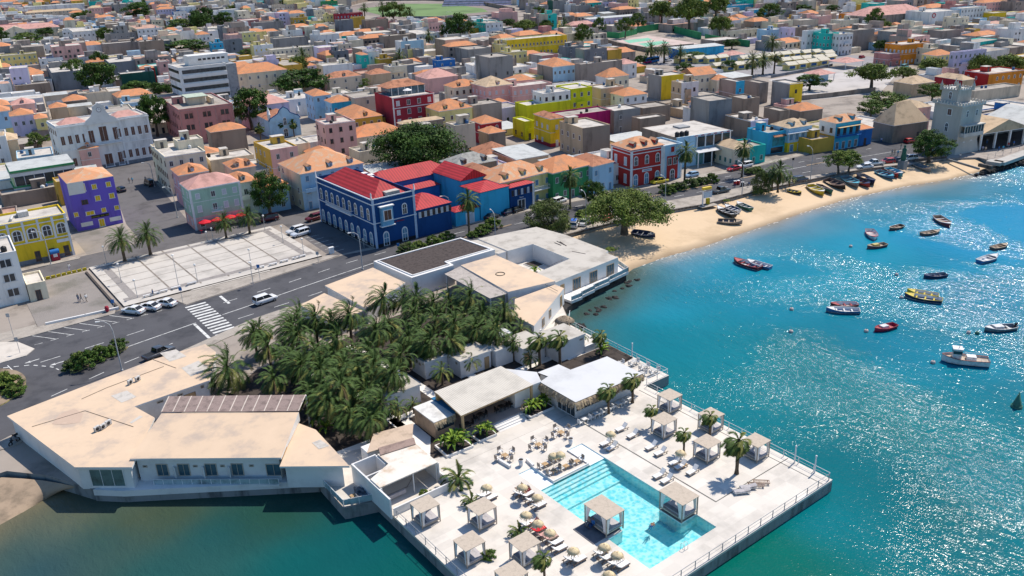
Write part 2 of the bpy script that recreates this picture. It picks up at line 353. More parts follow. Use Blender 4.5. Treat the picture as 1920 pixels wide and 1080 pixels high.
 gust=N.new('ShaderNodeMapRange');gust.inputs['From Min'].default_value=.42;gust.inputs['From Max'].default_value=.62;gust.inputs['To Min'].default_value=.35;gust.inputs['To Max'].default_value=1.25
 K.new(noise(.028,3,1.0,(10,(1,.6,1))),gust.inputs[0])
 rr=N.new('ShaderNodeMapRange');rr.inputs['From Max'].default_value=1.6;rr.inputs['To Min'].default_value=.55;rr.inputs['To Max'].default_value=1.9;rr.clamp=True;K.new(va.outputs[1],rr.inputs[0])
 h=mul(addn(mul(addn(mul(w1,.30),mul(w3,.12)),gust.outputs[0]),mul(w2,.18)),rr.outputs[0])
 bp=N.new('ShaderNodeBump');bp.inputs['Strength'].default_value=1;bp.inputs['Distance'].default_value=1;K.new(h,bp.inputs['Height']);K.new(bp.outputs[0],df.inputs['Normal'])
 vo=N.new('ShaderNodeTexVoronoi');vo.inputs['Scale'].default_value=4.0;mp=N.new('ShaderNodeMapping');mp.inputs['Rotation'].default_value=(0,0,R(35));mp.inputs['Scale'].default_value=(1,.62,1);K.new(g.outputs['Position'],mp.inputs[0]);K.new(mp.outputs[0],vo.inputs['Vector'])
 def vm(op,a,c):q=N.new('ShaderNodeVectorMath');q.operation=op;K.new(a,q.inputs[0]);(K.new(c,q.inputs[1 if op!='SCALE' else 3])if not isinstance(c,tuple)else setattr(q.inputs[1],'default_value',c));return q.outputs[0]
 k=mul(addn(mul(mul(va.outputs[1],gust.outputs[0]),.28),mul(gust.outputs[0],.08)),1.0)
 fn=vm('NORMALIZE',vm('ADD',bp.outputs[0],vm('MULTIPLY',vm('SCALE',vm('SUBTRACT',vo.outputs['Color'],(.5,.5,.5)),k),(1,1,0))),(0,0,0))
 K.new(fn,gl.inputs['Normal'])
 fr=N.new('ShaderNodeFresnel');fr.inputs['IOR'].default_value=1.30;mix=N.new('ShaderNodeMixShader');K.new(mul(fr.outputs[0],.85),mix.inputs[0]);K.new(df.outputs[0],mix.inputs[1]);K.new(gl.outputs[0],mix.inputs[2]);K.new(mix.outputs[0],N['Material Output'].inputs[0])
 me.materials.append(m);struct(inst(me,'sea'))
sea()
# ------------------------------------------------------------------ beach
wall =[(112,131),(115.2,133.4),(130.1,132.1),(144,130.1),(155,127.2),(174.6,125.8),(196,122.1),(210,119.2),(222,114.2),(229,112.8),(237,110),(242.5,106)]
watl =[(112.5,111.2),(114.5,111.9),(124,112.2),(135,111.2),(150,111.2),(169,111.0),(189.4,110.0),(207.8,106.4),(221.0,102.3),(230,100.9),(237,100.5),(241.0,100.3)]
b =MB();V=[];n=0
wa =resample([(*p,0)for p in wall],2.5)
def along(pl,f):
 L=[0]
 for a,c in zip(pl[:-1],pl[1:]):L.append(L[-1]+math.hypot(c[0]-a[0],c[1]-a[1]))
 s=f*L[-1]
 for i in range(len(pl)-1):
  if s<=L[i+1]+1e-9:u=(s-L[i])/(L[i+1]-L[i]);return Vector((pl[i][0]+(pl[i+1][0]-pl[i][0])*u,pl[i][1]+(pl[i+1][1]-pl[i][1])*u,0))
 return Vector((*pl[-1],0))
NS,NR=60,14
for i in range(NS+1):
 a=along(wall,i/NS);c=along(watl,i/NS)
 for j in range(NR+1):
  f=j/10;p=a.lerp(c,f)
  z=-.45-(1.17*f**1.15)+(.05*math.sin(p.x*.6)*math.sin(p.y*.8)if f<.85 else 0)
  if f>1:z=-1.62-(f-1)*2.2
  V.append((p.x,p.y,z))
b.add(V,[(i*(NR+1)+j,i*(NR+1)+j+1,(i+1)*(NR+1)+j+1,(i+1)*(NR+1)+j)for i in range(NS)for j in range(NR)],0,True)
struct(b.build('beach',beachm))
# foam along the waterline
b =MB();fp=[along(watl,i/160)for i in range(161)]
rf =random.Random(4)
for i in range(160):
 if rf.random()<.45:continue
 w=rf.uniform(.05,.24);o=rf.uniform(-.5,.3)
 b.add([(fp[i].x,fp[i].y+o,SEA+.02),(fp[i+1].x,fp[i+1].y+o,SEA+.02),(fp[i+1].x,fp[i+1].y+o+w,SEA+.05),(fp[i].x,fp[i].y+o+w,SEA+.05)],[(0,1,2,3)])
struct(b.build('shore_foam',mat('foam',(.6,.57,.52),.9,.2,3)),'stuff')
# left shore: sand and stones sloping into the water beside the hotel
b =MB();V=[]
sh_ =[(-70,117),(-20,116.5),(2,112),(6,107.5),(8.5,104),(10.4,100.6)];sw_=SHW
for i in range(31):
 a=along(sh_,i/30);c=along(sw_,i/30)
 for j in range(9):f=j/6;p=a.lerp(c,f);V.append((p.x,p.y,-.4-1.22*f))
b.add(V,[(i*9+j,(i+1)*9+j,(i+1)*9+j+1,i*9+j+1)for i in range(30)for j in range(8)],0,True)
struct(b.build('shore',mat('wet_shore_sand',(.34,.255,.18),.9,.2,.25,dirt=(.20,.155,.11),world=True)))
# ------------------------------------------------------------------ roads and squares
N_K =[(-500,158),(8,157.6),(36.5,158),(37.9,151.9),(52,153.9),(57,154.6),(72.5,156.6),(80,155.2),(100,155.4),(120,153.6),(132,152),(146,149.6),(159,147),(169,145.4),(185,142.6),(204,141),(222,140.2),(233,139),(246,135.6),(262,127),(300,108),(420,70),(600,-120)]
S_K =[(560,-150),(400,55),(290,96),(262,105),(246,110.5),(225,118.5),(207,123),(190.6,127.4),(180,130.4),(165,133.4),(150.4,136.8),(138,139.2),(124.6,140.2),(112,139.4),(100,139.2),(75.5,139.4),(60,138.7),(45,137),(37.8,134.6),(29.4,131.9),(15,126),(3,120.8),(-60,117.8),(-500,117.5)]
b =MB();b.sheet(N_K+S_K,.012);struct(b.build('avenue',asph))
def sheetobj(name,poly,z,m):b=MB();b.sheet(poly,z);return struct(b.build(name,m))
def slab(name,poly,z,m,edge=None):b=MB();b.prism(poly,-.2,z,1 if edge else 0,0);return struct(b.build(name,[m]+([edge]if edge else[])))
def strip(pl,w,z=0,b=None,k=0):
 """flat ribbon of width w along a polyline"""
 b=b or MB();n=len(pl);V=[]
 for i,p in enumerate(pl):
  a=pl[max(0,i-1)];c=pl[min(n-1,i+1)];d=Vector((c[0]-a[0],c[1]-a[1]));q=Vector((-d.y,d.x)).normalized()*w/2
  V+=[(p[0]+q.x,p[1]+q.y,z),(p[0]-q.x,p[1]-q.y,z)]
 b.add(V,[(2*i,2*i+1,2*i+3,2*i+2)for i in range(n-1)],k);return b
sheetobj('side_street',[(41.6,187.6),(58.5,197.3),(56,209),(66,294),(60,330),(54,330),(56.5,293),(43.3,214)],.006,street)
sheetobj('forecourt',[(54,250),(68,250),(78,322),(44,318),(57,292)],.003,street)
sheetobj('plaza_street',[(13,187),(80,187),(81.5,200),(60,197.4),(54,197),(28,196),(13,194.5)],.009,street)
sheetobj('parking_street',[(70.2,157.5),(79.2,157),(80,186.6),(82,260),(70,262),(72,187)],.007,street)
sheetobj('cobbled_yard',[(30.5,196.5),(41,197.2),(42.6,213),(31,216)],.011,cobble)
slab('cobbled_square',[(14.4,160.2),(27.4,160),(27.4,184.7),(15.2,184.4)],.05,cobble)
slab('pavement',[(8,156.6),(26.5,156.9),(27.6,160),(14.3,160.1),(14.3,161.5),(8,161.5)],.12,pavm)
slab('pavement',[(38,152.1),(52,154.1),(57,154.8),(71.8,156.8),(70,158.6),(28,158.6),(28,156.9),(36.6,157.6)],.1,pavm)
slab('pavement',[(28.7,194.6),(29,196.3),(13,196.3),(13,194.6)],.12,pavm)
slab('pavement',[(79.4,155.4),(100,155.6),(120,153.8),(132,152.2),(146,149.8),(159,147.2),(169,145.6),(185,142.8),(204,141.2),(222,140.4),(233,139.2),(233.5,141.4),(222,142.6),(204,143),(186,145),(170,149),(160,151.2),(147,154.4),(132,157.2),(115,157.3),(100,157.6),(79.8,157.4)],.12,pavm)
slab('esplanade',[(112,137.8),(124.6,139.6),(138,138.8),(150.4,136.4),(165,133),(180,130),(190.6,127),(207,122.6),(222,118),(222,114.6),(210,119.6),(196,122.5),(174.6,126.2),(155,127.6),(144,130.5),(130,132.5),(115.2,133.8),(111,134)],.12,pavm)
slab('quayside',[(223,118.4),(246,110.4),(262,104.6),(290,95.6),(254.2,97.3),(241.4,99.4),(243.7,105.5),(237,110.4),(229,113.2),(222.2,114.6)],.06,mat('quay_slab',(.33,.29,.26),.9,.15,.4,world=True))
slab('pavement',[(-60,118.4),(3,121.2),(15,126.3),(29.4,132.2),(37.8,134.9),(45,137.2),(52,138),(52,136),(38,132.4),(16,124),(4.5,118.6),(-60,116.2)],.1,pavm)
b =MB();n=20
slab('traffic_island',[(-8,158.1),(7.5,157.8),(10.5,155.4),(12.2,150.4),(10.6,148.4),(6.5,148.2),(-8,148)],.13,mat('island_concrete',(.55,.50,.44),.9,.1,.4,world=True))
kerbm =mat('painted_kerb',(.5,.42,.12),.8,.4,1.3,dirt=(.16,.14,.1),world=True)
slab('median_island',[(14.9,136.6),(15.6,136.2),(24,139.6),(24.6,140.4),(23.6,140.8),(15.2,138.4)],.14,soil,kerbm)
slab('roundabout_island',[(8.6*math.cos(a)+.5,8.6*math.sin(a)+139.8)for a in[i*2*math.pi/32 for i in range(32)]],.16,soil,kerbm)
for poly in([(86,147.4),(111,147.8),(111.5,148.5),(86,148.1)],[(136,143.6),(170,138.2),(170.3,139),(136.3,144.4)],[(180,136.6),(192,134.6),(192.3,135.3),(180.2,137.4)],[(203,132.8),(212,131),(212.2,131.6),(203.2,133.5)]):slab('median_island',poly,.14,soil,pavm)
# road markings
b =MB();Zm=.022
def dash(x0,y0,x1,y1,w=.16):strip([(x0,y0),(x1,y1)],w,Zm,b)
strip([(24.6,140.6),(36.6,142.6)],.18,Zm,b);strip([(41.5,142.9),(45.4,143.4),(57.4,145.4),(67.2,146.8),(75,147.8),(85,148)],.18,Zm,b)
def dashes(pl,on,off,w=.15):
 acc=0;pts=resample([(*p,0)for p in pl],.25);i=0;n1,n2=int(on/.25),int(off/.25)
 while i+n1<len(pts):strip([tuple(pts[i])[:2],tuple(pts[i+n1])[:2]],w,Zm,b);i+=n1+n2
dashes([(12,144.2),(25.4,145.4),(34,146.5)],3,3.8);dashes([(43.6,148.3),(57,149.6),(70.7,151.6),(84.4,152.3),(110,151.6)],2.9,4.2)
dashes([(11,130.4),(22,134.4),(35,138)],2.6,3.6);dashes([(43,139.2),(55,140.1),(80,143),(110,143.5),(138,141),(170,135),(205,127.5)],3,4.2)
dashes([(112,148),(134,145.6)],3,3);dashes([(118,151),(160,144),(200,137.8),(240,131)],2.4,4.5)
strip([(170,138.5),(181,136.8),(203,133),(240,124)],.15,Zm,b)
for i in range(14):y=133.2+i*1.33;b.quad((37.4,y,Zm),(41.2,y,Zm),(41.2,y+.62,Zm),(37.4,y+.62,Zm))
b.quad((44.1,147.2,Zm),(44.6,147.2,Zm),(44.6,152,Zm),(44.1,152,Zm));b.quad((36.0,134.6,Zm),(36.5,134.6,Zm),(36.5,142.2,Zm),(36.0,142.2,Zm))
for i in range(7):x=12.6+i*2.55;strip([(x,157.2),(x+3.2,152.4)],.13,Zm,b)
dashes([(10,152.2),(34,152.6)],1.3,1.25,.12)
dashes([(-2,147.2),(6,146.6),(10.6,144.2),(13.2,141.0),(14,138.4)],.8,.8,.2)
for x,y,a in((11.6,145.6,.1),(14.6,141.9,.1)):
 strip([(x-.9,y),(x+.5,y+.12)],.2,Zm,b);b.tri((x-1.7,y-.06,Zm),(x-.8,y-.42,Zm),(x-.8,y+.4,Zm))
strip([(7.6,146.6),(8.4,141.2)],.14,Zm,b)
for i in range(6):strip([(71.2+i*.02,160+i*2.6),(74.6+i*.02,160+i*2.6)],.12,Zm,b)
struct(b.build('road_marking',paint_w))
# plaza
stepm =mat('plaza_step',(.07,.06,.055),.9,.2,.6)
slab('plaza',[(28.7,158.7),(68.7,158.7),(68.7,186.3),(28.7,186.3)],.32,plz,stepm)
slab('plaza_step',[(41,158.15),(57,158.15),(57,158.68),(41,158.68)],.16,plz,stepm)
b =MB();z=.33
for x in(38.05,43.65,49.25,54.85,60.4):b.quad((x-.17,160.4,z),(x+.17,160.4,z),(x+.17,186.2,z),(x-.17,186.2,z))
for y in(166.8,171,175.15,179.3):b.quad((28.9,y-.09,z+.004),(68.5,y-.09,z+.004),(68.5,y+.09,z+.004),(28.9,y+.09,z+.004))
struct(b.build('plaza_joint',plzl))
b =MB();z=.341
for x0,x1 in((30.6,32),(65.7,67.1)):b.quad((x0,162.8,z),(x1,162.8,z),(x1,183.4,z),(x0,183.4,z))
for y0,y1 in((161.2,162.7),(183.5,184.9)):b.quad((29.5,y0,z),(68,y0,z),(68,y1,z),(29.5,y1,z))
struct(b.build('plaza_band',plzg))
# hotel grounds
sheetobj('garden_soil',[(36,78),(84,77),(84.5,98),(88,107),(80.5,107),(76.5,122),(62,121),(52,118.5),(38,118),(30,112),(37,95),(36.5,86),(34.5,84.5)],.004,mulch)
pth =mat('garden_path',(.74,.71,.66),.85,.08,.3,world=True)
b =MB()
for pl,w in(([(36.5,86.5),(40.5,86.3),(44.5,86.2)],4.4),([(46.5,88.5),(46.4,100),(44,112)],1.4),([(46,90.4),(60,90.6),(76,90.8)],1.5),([(54.5,90),(54.4,100),(53,116)],1.4),([(77.5,82),(77,92),(79,100),(81,108)],1.6),([(44,79.5),(47,84),(47.2,90)],2.4),([(62,91),(62.4,112)],1.3)):strip(pl,w,.012,b)
struct(b.build('garden_path',pth))
sheetobj('courtyard',[(76.9,88),(84.6,88),(85.1,98.3),(87.3,101.5),(90.7,107.1),(89,107),(81,101),(77,96)],.016,deckm)
sheetobj('terrace_floor',[(32.5,84.2),(32.4,77.5),(36,76.2),(40,76.2),(44,79.4),(44.5,86),(37,88)],.02,deckm)
sheetobj('deck_floor',[(40,76.01),(84.2,76.01),(84.6,83),(77.7,83),(64,78.8),(48,78.6),(44,79.4)],.019,deckm)
# ================================================================== PLANTS
def leafm(name,c,amt=.3,tr=.25):
 m=mat(name,c,.65,amt,1.5,spec=.12)
 return m
g_palm =leafm('palm_green',(.062,.105,.027));g_palm2=leafm('palm_olive',(.175,.185,.050));g_dry=leafm('palm_dry',(.26,.19,.10));g_palm3=leafm('palm_dark',(.032,.062,.020))
bark =mat('palm_bark',(.13,.095,.065),.95,.3,3,bump=.8,bscale=10)
wood_t =mat('tree_bark',(.12,.095,.075),.95,.3,2,bump=.6,bscale=6)
g_a =leafm('leaf_olive',(.105,.145,.030));g_a2=leafm('leaf_bright',(.165,.215,.040));g_b=leafm('leaf_dark',(.040,.080,.018));g_b2=leafm('leaf_mid',(.070,.135,.024));g_c=leafm('leaf_grey',(.115,.140,.055));g_ban=leafm('banana_green',(.20,.30,.035));g_ban2=leafm('banana_dark',(.07,.14,.025))
def frond(b,base,az,el,Ln,droop,k,wind,rg,n=11,lf=.42,width=.05):
 d=Vector((math.cos(az)*math.cos(el),math.sin(az)*math.cos(el),math.sin(el)));p=Vector(base);pts=[p.copy()]
 for i in range(n):
  d=(d+Vector((wind[0],wind[1],-droop))*(i+1)/n*.55).normalized();p=p+d*(Ln/n);pts.append(p.copy())
 for i in range(1,n+1):
  p0,p1=pts[i-1],pts[i];t=(p1-p0).normalized()
  s=t.cross(Vector((0,0,1)));s=s.normalized()if s.length>.01 else Vector((1,0,0));up=s.cross(t)
  w=.05*(1-i/n*.8)
  b.add([p0-s*w,p0+s*w,p1+s*w,p1-s*w],[(0,1,2,3)],k)
  if i<2:continue
  ll=lf*math.sin(math.pi*min(1,.18+.82*(1-(i/n)**1.6)))*rg.uniform(.85,1.1)
  for sd in(-1,1):
   for q in(0,.5):
    o=p0.lerp(p1,q);tip=o+(s*sd*.8+t*.75+up*.18).normalized()*ll+Vector((wind[0]*.18,wind[1]*.18,-.10*ll))
    b.add([o,o+t*width*2,tip],[(0,1,2)],k)
def palm_mesh(seed,h=4.6,nf=66,Ln=3.4,r=.21,wind=(-.35,-.1),low=-45,lf=.58,lean=0,width=.072,skirt=True):
 rg=random.Random(seed);tb=MB();cb=MB()
 pts=[(lean*(i/8)**2*h*.2,0,h*i/8)for i in range(9)]
 tb.tube(pts,[r*(1.5 if i==0 else 1.0+.08*(i%2))for i in range(9)],0,8)
 top=Vector(pts[-1]);cb.lathe([(r*1.1,-.35),(r*1.7,0),(r*.9,.35)],3,7,top)
 for i in range(nf):
  f=i/nf;el=R((82 if wind[0]>-.6 else 58)-((82 if wind[0]>-.6 else 58)-low)*f**.8+rg.uniform(-8,8));az=i*2.399+rg.uniform(-.2,.2)
  k=0 if f<.55 else rg.choice([0,1,4]);
  if f>.8:k=rg.choice([1,1,4,2 if skirt else 1])
  if rg.random()<.16:k=1
  frond(cb,top+Vector((0,0,.15)),az,el,Ln*rg.uniform(.8,1.1)*(1-.25*max(0,f-.7)),rg.uniform(.3,.7),k,wind,rg,lf=lf*rg.uniform(.8,1.15),width=width)
 return tb.mesh('trunk',[bark]),cb.mesh('crown',[g_palm,g_palm2,g_dry,bark,g_palm3])
PALM ={}
for k,a in dict(date0=(1,),date1=(2,4.2,62,3.6),date2=(3,5.0,68,3.2,.21,(-.45,.05)),date3=(5,4.6,60,3.0,.2,(-.25,-.2),-50),road=(6,8.6,100,3.3,.26,(-.12,0),-70,.62,.06),tall=(7,3.4,44,1.75,.16,(-.75,-.1),-75,.42,-.1,.06),young=(8,1.5,26,1.6,.13,(-.25,-.1),-20,.32,0,.04,False),low=(9,.35,30,1.7,.16,(-.15,-.05),-5,.34,0,.05,False),sq=(10,4.0,84,3.3,.28,(-.12,-.05),-35,.55,0,.06,False),fan=(11,4.5,40,1.7,.2,(-.1,0),-80,.8,0,.14)).items():PALM[k]=palm_mesh(*a)
CNT ={}
def palm(kind,x,y,s=1.0,rz=0,label='',group=None,name='palm_tree',z=0,hs=1):
 t=thing(name,label,'palm',(x,y,z),rz,group)
 a,c=PALM[kind]
 inst(a,'trunk',t,sc=(s,s,s*hs));o=inst(c,'crown',t,sc=s)
 if hs!=1:o.location.z=(hs-1)*s*max(v.co.z for v in a.vertices)
 return t
def blob_crown(seed,rx,rz,n_clump,n_leaf,leaf,flat=.5,hole=.0,trunk_h=.5):
 rg=random.Random(seed);b=MB();cl=[]
 for i in range(n_clump):
  for _ in range(30):
   u=rg.uniform(0,2*math.pi);r=rg.random()**.45;v=rg.uniform(-flat,1)
   p=Vector((math.cos(u)*r*math.sqrt(max(0,1-(v*.92)**2)),math.sin(u)*r*math.sqrt(max(0,1-(v*.92)**2)),v))
   if p.length>.55 or rg.random()<.25:break
  wob=1+.22*math.sin(3*u+seed)+.14*math.sin(5*u+seed*2)
  cl.append(Vector((p.x*rx*wob,p.y*rx*wob,p.z*rz)))
 for c in cl:
  cr=rx*rg.uniform(.15,.30);k=rg.choice([0,0,1])
  for j in range(n_leaf):
   d=Vector((rg.gauss(0,1),rg.gauss(0,1),rg.gauss(0,.75))).normalized()*cr*rg.random()**.4
   p=c+Vector((d.x,d.y,d.z*.7));nn=(d.normalized()*.8+Vector((rg.uniform(-1,1),rg.uniform(-1,1),rg.uniform(.1,1.3)))).normalized()
   t=nn.cross(Vector((rg.uniform(-1,1),rg.uniform(-1,1),.2))).normalized();s=nn.cross(t);l=leaf*rg.uniform(.6,1.3)
   b.add([p-t*l,p-s*l*.55,p+t*l,p+s*l*.55],[(0,1,2,3)],k if rg.random()<.8 else 1)
 return b,cl
def tree_mesh(seed,mats,rx=1,rz=.6,n_clump=46,n_leaf=46,leaf=.055,flat=.4,trunk_h=.9):
 """unit tree: crown radius 1, sitting trunk_h above the ground; trunk with limbs reaching into the clumps"""
 b,cl=blob_crown(seed,rx,rz,n_clump,n_leaf,leaf,flat);off=trunk_h+rz*flat*.6
 b.v=[(x,y,z+off)for x,y,z in b.v]
 rg=random.Random(seed);tb=MB();fork=Vector((rg.uniform(-.1,.1),rg.uniform(-.1,.1),trunk_h*.75))
 tb.tube([(0,0,-.02),(fork.x*.4,fork.y*.4,trunk_h*.4),fork],[.11,.08,.07],0,8)
 for c in rg.sample(cl,min(9,len(cl))):
  e=Vector((c.x*.8,c.y*.8,c.z*.8+off));m_=fork.lerp(e,.5)+Vector((0,0,-.05*rx))
  tb.tube([fork,m_,e],[.045,.028,.010],0,6)
 return tb.mesh('trunk',[wood_t]),b.mesh('crown',mats)
TREE ={}
for i in range(3):
 TREE['acacia%d'%i]=tree_mesh(20+i,[g_a,g_a2],1,.42,64,84,.05,.35,.75)
 TREE['dark%d'%i]=tree_mesh(30+i,[g_b,g_b2],1,.62,64,84,.055,.5,.7)
 TREE['olive%d'%i]=tree_mesh(40+i,[g_a,g_b2],1,.62,56,80,.055,.5,.8)
TREE['big']=tree_mesh(51,[g_a,g_a2],1,.40,190,120,.028,.35,.58)
TREE['fig']=tree_mesh(52,[g_b,g_b2],1,.5,190,110,.030,.6,.35)
TREE['round']=tree_mesh(53,[g_b2,g_b],1,.75,90,100,.042,.6,.75)
TREE['thorn']=tree_mesh(54,[g_c,g_a],1,.62,120,100,.036,.7,.25)
TREE['young']=tree_mesh(55,[g_a2,g_b2],1,.8,80,90,.046,.5,1.1)
def tree(kind,px,py,wpx,label,hpx=None,group=None,name='tree',rz=None):
 """tree standing at ground pixel (px, py) with a crown wpx wide and hpx tall overall in the photograph"""
 p=P(px,py);k=(p-Vector((0,0,CH))).dot(CAZ);rad=wpx/2*k/CF
 a,c=TREE[kind];H=max(v.co.z for v in c.vertices);s=1.0
 if hpx:s=(hpx*k/CF/.95)/(H*rad)
 t=thing(name,label,'tree',p,rnd.uniform(0,6.28)if rz is None else rz,group)
 inst(a,'trunk',t,sc=(rad,rad,rad*s));inst(c,'crown',t,sc=(rad,rad,rad*s));return t
BUSH ={}
for i,mt in enumerate(([g_b2,g_a],[g_c,g_b2],[g_a2,g_b2])):
 b,cl=blob_crown(60+i,1,.75,46,90,.075,.25);b.v=[(x,y,z+.3)for x,y,z in b.v]
 sb=MB();rg=random.Random(i)
 for j in range(6):c=cl[j*4];sb.tube([(0,0,-.05),(c.x*.4,c.y*.4,.25),(c.x*.8,c.y*.8,max(.2,c.z*.8+.3))],[.05,.035,.012],0,5)
 BUSH[i]=(sb.mesh('stem',[wood_t]),b.mesh('foliage',mt))
def shrub(i,x,y,r,label,h=1.0,group=None,z=.12,name='shrub'):
 t=thing(name,label,'shrub',(x,y,z),rnd.uniform(0,6),group);a,c=BUSH[i]
 inst(a,'stem',t,sc=(r,r,r*h));inst(c,'foliage',t,sc=(r,r,r*h));return t
def banana_mesh(seed,n=9,L=1.3):
 rg=random.Random(seed);b=MB()
 for i in range(n):
  az=i*2.4+rg.uniform(-.3,.3);el=R(rg.uniform(35,80));d=Vector((math.cos(az)*math.cos(el),math.sin(az)*math.cos(el),math.sin(el)));p=Vector((0,0,.5));pts=[p]
  Ln=L*rg.uniform(.7,1.1)
  for j in range(6):d=(d+Vector((0,0,-.16*j))).normalized();p=p+d*Ln/6;pts.append(p)
  for j in range(6):
   w=[.02,.10,.15,.16,.13,.08,.01]
   t=(pts[j+1]-pts[j]).normalized();s=t.cross(Vector((0,0,1))).normalized();up=s.cross(t)
   for sd in(-1,1):b.add([pts[j],pts[j]+s*sd*w[j]+up*w[j]*.35,pts[j+1]+s*sd*w[j+1]+up*w[j+1]*.35,pts[j+1]],[(0,1,2,3)],rg.choice([0,0,1]))
 sb=MB();sb.tube([(0,0,0),(.02,0,.3),(0,0,.62)],[.09,.07,.05],0,7)
 return sb.mesh('stem',[g_ban2]),b.mesh('foliage',[g_ban,g_ban2])
BAN =[banana_mesh(70),banana_mesh(71,12,1.5)]
def banana(i,x,y,s,label,group=None,z=.1):
 t=thing('banana_plant',label,'plant',(x,y,z),rnd.uniform(0,6),group);a,c=BAN[i]
 inst(a,'stem',t,sc=s);inst(c,'foliage',t,sc=s)
salmon =mat('salmon_roof',(.60,.455,.325),.9,.13,.22,dirt=(.45,.36,.29),world=True)
greyroof =mat('pale_grey_roof',(.47,.435,.385),.9,.12,.3,dirt=(.34,.31,.27),world=True)
whiteroof =mat('white_roof',(.56,.565,.57),.8,.07,.2,world=True)
gravelroof =mat('gravel_roof',(.070,.055,.050),.95,.25,1.5,world=True,bump=.5,bscale=8)
woodl =mat('light_wood',(.46,.31,.17),.8,.2,1.5,streak=True);woodd=mat('weathered_wood',(.52,.44,.355),.85,.08,3,wave=('X',2.4,.8,.1));woodr=mat('red_brown_slats',(.33,.25,.225),.9,.15,1,wave=('Y',3.2,.55))
slatt =mat('grey_slats',(.46,.41,.37),.9,.12,1,wave=('X',3.0,.7));woodg=mat('grey_timber',(.36,.30,.25),.85,.15,2);plank=mat('timber_cladding',(.50,.35,.235),.85,.15,1,wave=('X',1.6,.8));plank2=mat('timber_cladding_side',(.50,.35,.235),.85,.15,1,wave=('Y',1.6,.8))
dglass =glass('dark_glass',(.03,.045,.055));bglass=glass('blue_glass',(.06,.12,.16));railg=glass('rail_glass',(.32,.42,.45));railm=mat('rail_metal',(.72,.72,.72),.5,.05,1);thatch=mat('thatch',(.50,.38,.235),.95,.3,4,bump=.8,bscale=12);thatchd=mat('dry_palm_leaf',(.33,.255,.18),.95,.35,3,bump=.8,bscale=10)
cloth =mat('white_cloth',(.74,.73,.72),.9,.05,1);cushg=mat('grey_cushion',(.42,.40,.41),.9,.1,2);cushd=mat('slate_cushion',(.16,.17,.19),.9,.15,2);corr=mat('corrugated_white',(.60,.555,.48),.6,.08,.3,wave=('X',1.05,.74,0))
acm =mat('ac_unit',(.55,.54,.52),.7,.15,2);black=mat('black_plastic',(.02,.02,.022),.6,.2,2)
def wallbox(b,poly,z0,z1,k=0):b.prism(poly,z0,z1,k)
def slabroof(b,poly,z,t=.3,k=0,ke=1):
 zt=z if isinstance(z,(list,tuple))else[z]*len(poly)
 lo=min(zt)-t;b.prism(poly,lo,list(zt),ke,k,bottom=True)
def opening(name,x,y,z,w,h,rz,parent,fr=woodl,pn=bglass,bars=1,d=.05):
 """framed window or door standing on the wall plane, facing local -Y after rz; frame with its pane as sub-part"""
 f=MB();t=.09
 f.box(-w/2,-d,0,-w/2+t,.05,h);f.box(w/2-t,-d,0,w/2,.05,h);f.box(-w/2+t,-d,h-t,w/2-t,.05,h);f.box(-w/2+t,-d,0,w/2-t,.05,t)
 for i in range(bars):xx=-w/2+(i+1)*w/(bars+1);f.box(xx-.03,-d+.01,t,xx+.03,.04,h-t)
 o=f.build(name,fr,parent,(x,y,z),rz);g=MB();g.box(-w/2+t,-.01,t,w/2-t,.03,h-t);g.build('pane',pn,o);return o
def railing(label,pts,z=0,h=.95,cat='railing',step=2.1,glassy=False,name='railing',mt=None,group=None,base=.28):
 mt=mt or railm;p0=pts[0];t=thing(name,label,cat,(p0[0],p0[1],z),0,group);L=lambda p,zz:(p[0]-p0[0],p[1]-p0[1],zz)
 b=MB()
 for a,c in zip(pts[:-1],pts[1:]):
  b.tube([L(a,h),L(c,h)],.035,0,5)
  if not glassy:b.tube([L(a,h*.52),L(c,h*.52)],.02,0,4)
 b.build('handrail',mt,t)
 pp=[]
 for a,c in zip(pts[:-1],pts[1:]):
  n=max(1,round(math.hypot(c[0]-a[0],c[1]-a[1])/step));pp+=[(a[0]+(c[0]-a[0])*i/n,a[1]+(c[1]-a[1])*i/n)for i in range(n)]
 pp.append(pts[-1]);pm=MB();pm.box(-.035,-.035,0,.035,.035,h);me=pm.mesh('post',[mt])
 for p in pp:inst(me,'post',t,L(p,0))
 if glassy:
  for a,c in zip(pts[:-1],pts[1:]):
   q=MB();d=(Vector((*c,0))-Vector((*a,0))).normalized();s=Vector((-d.y,d.x,0))*.012;A=Vector(L(a,.12))+d*.06;C=Vector(L(c,.12))-d*.06;u=Vector((0,0,h-.2))
   q.add([A-s,C-s,C-s+u,A-s+u,A+s,C+s,C+s+u,A+s+u],[(0,1,2,3),(7,6,5,4),(3,2,6,7),(0,4,5,1)]);q.build('panel',railg,t)
 return t
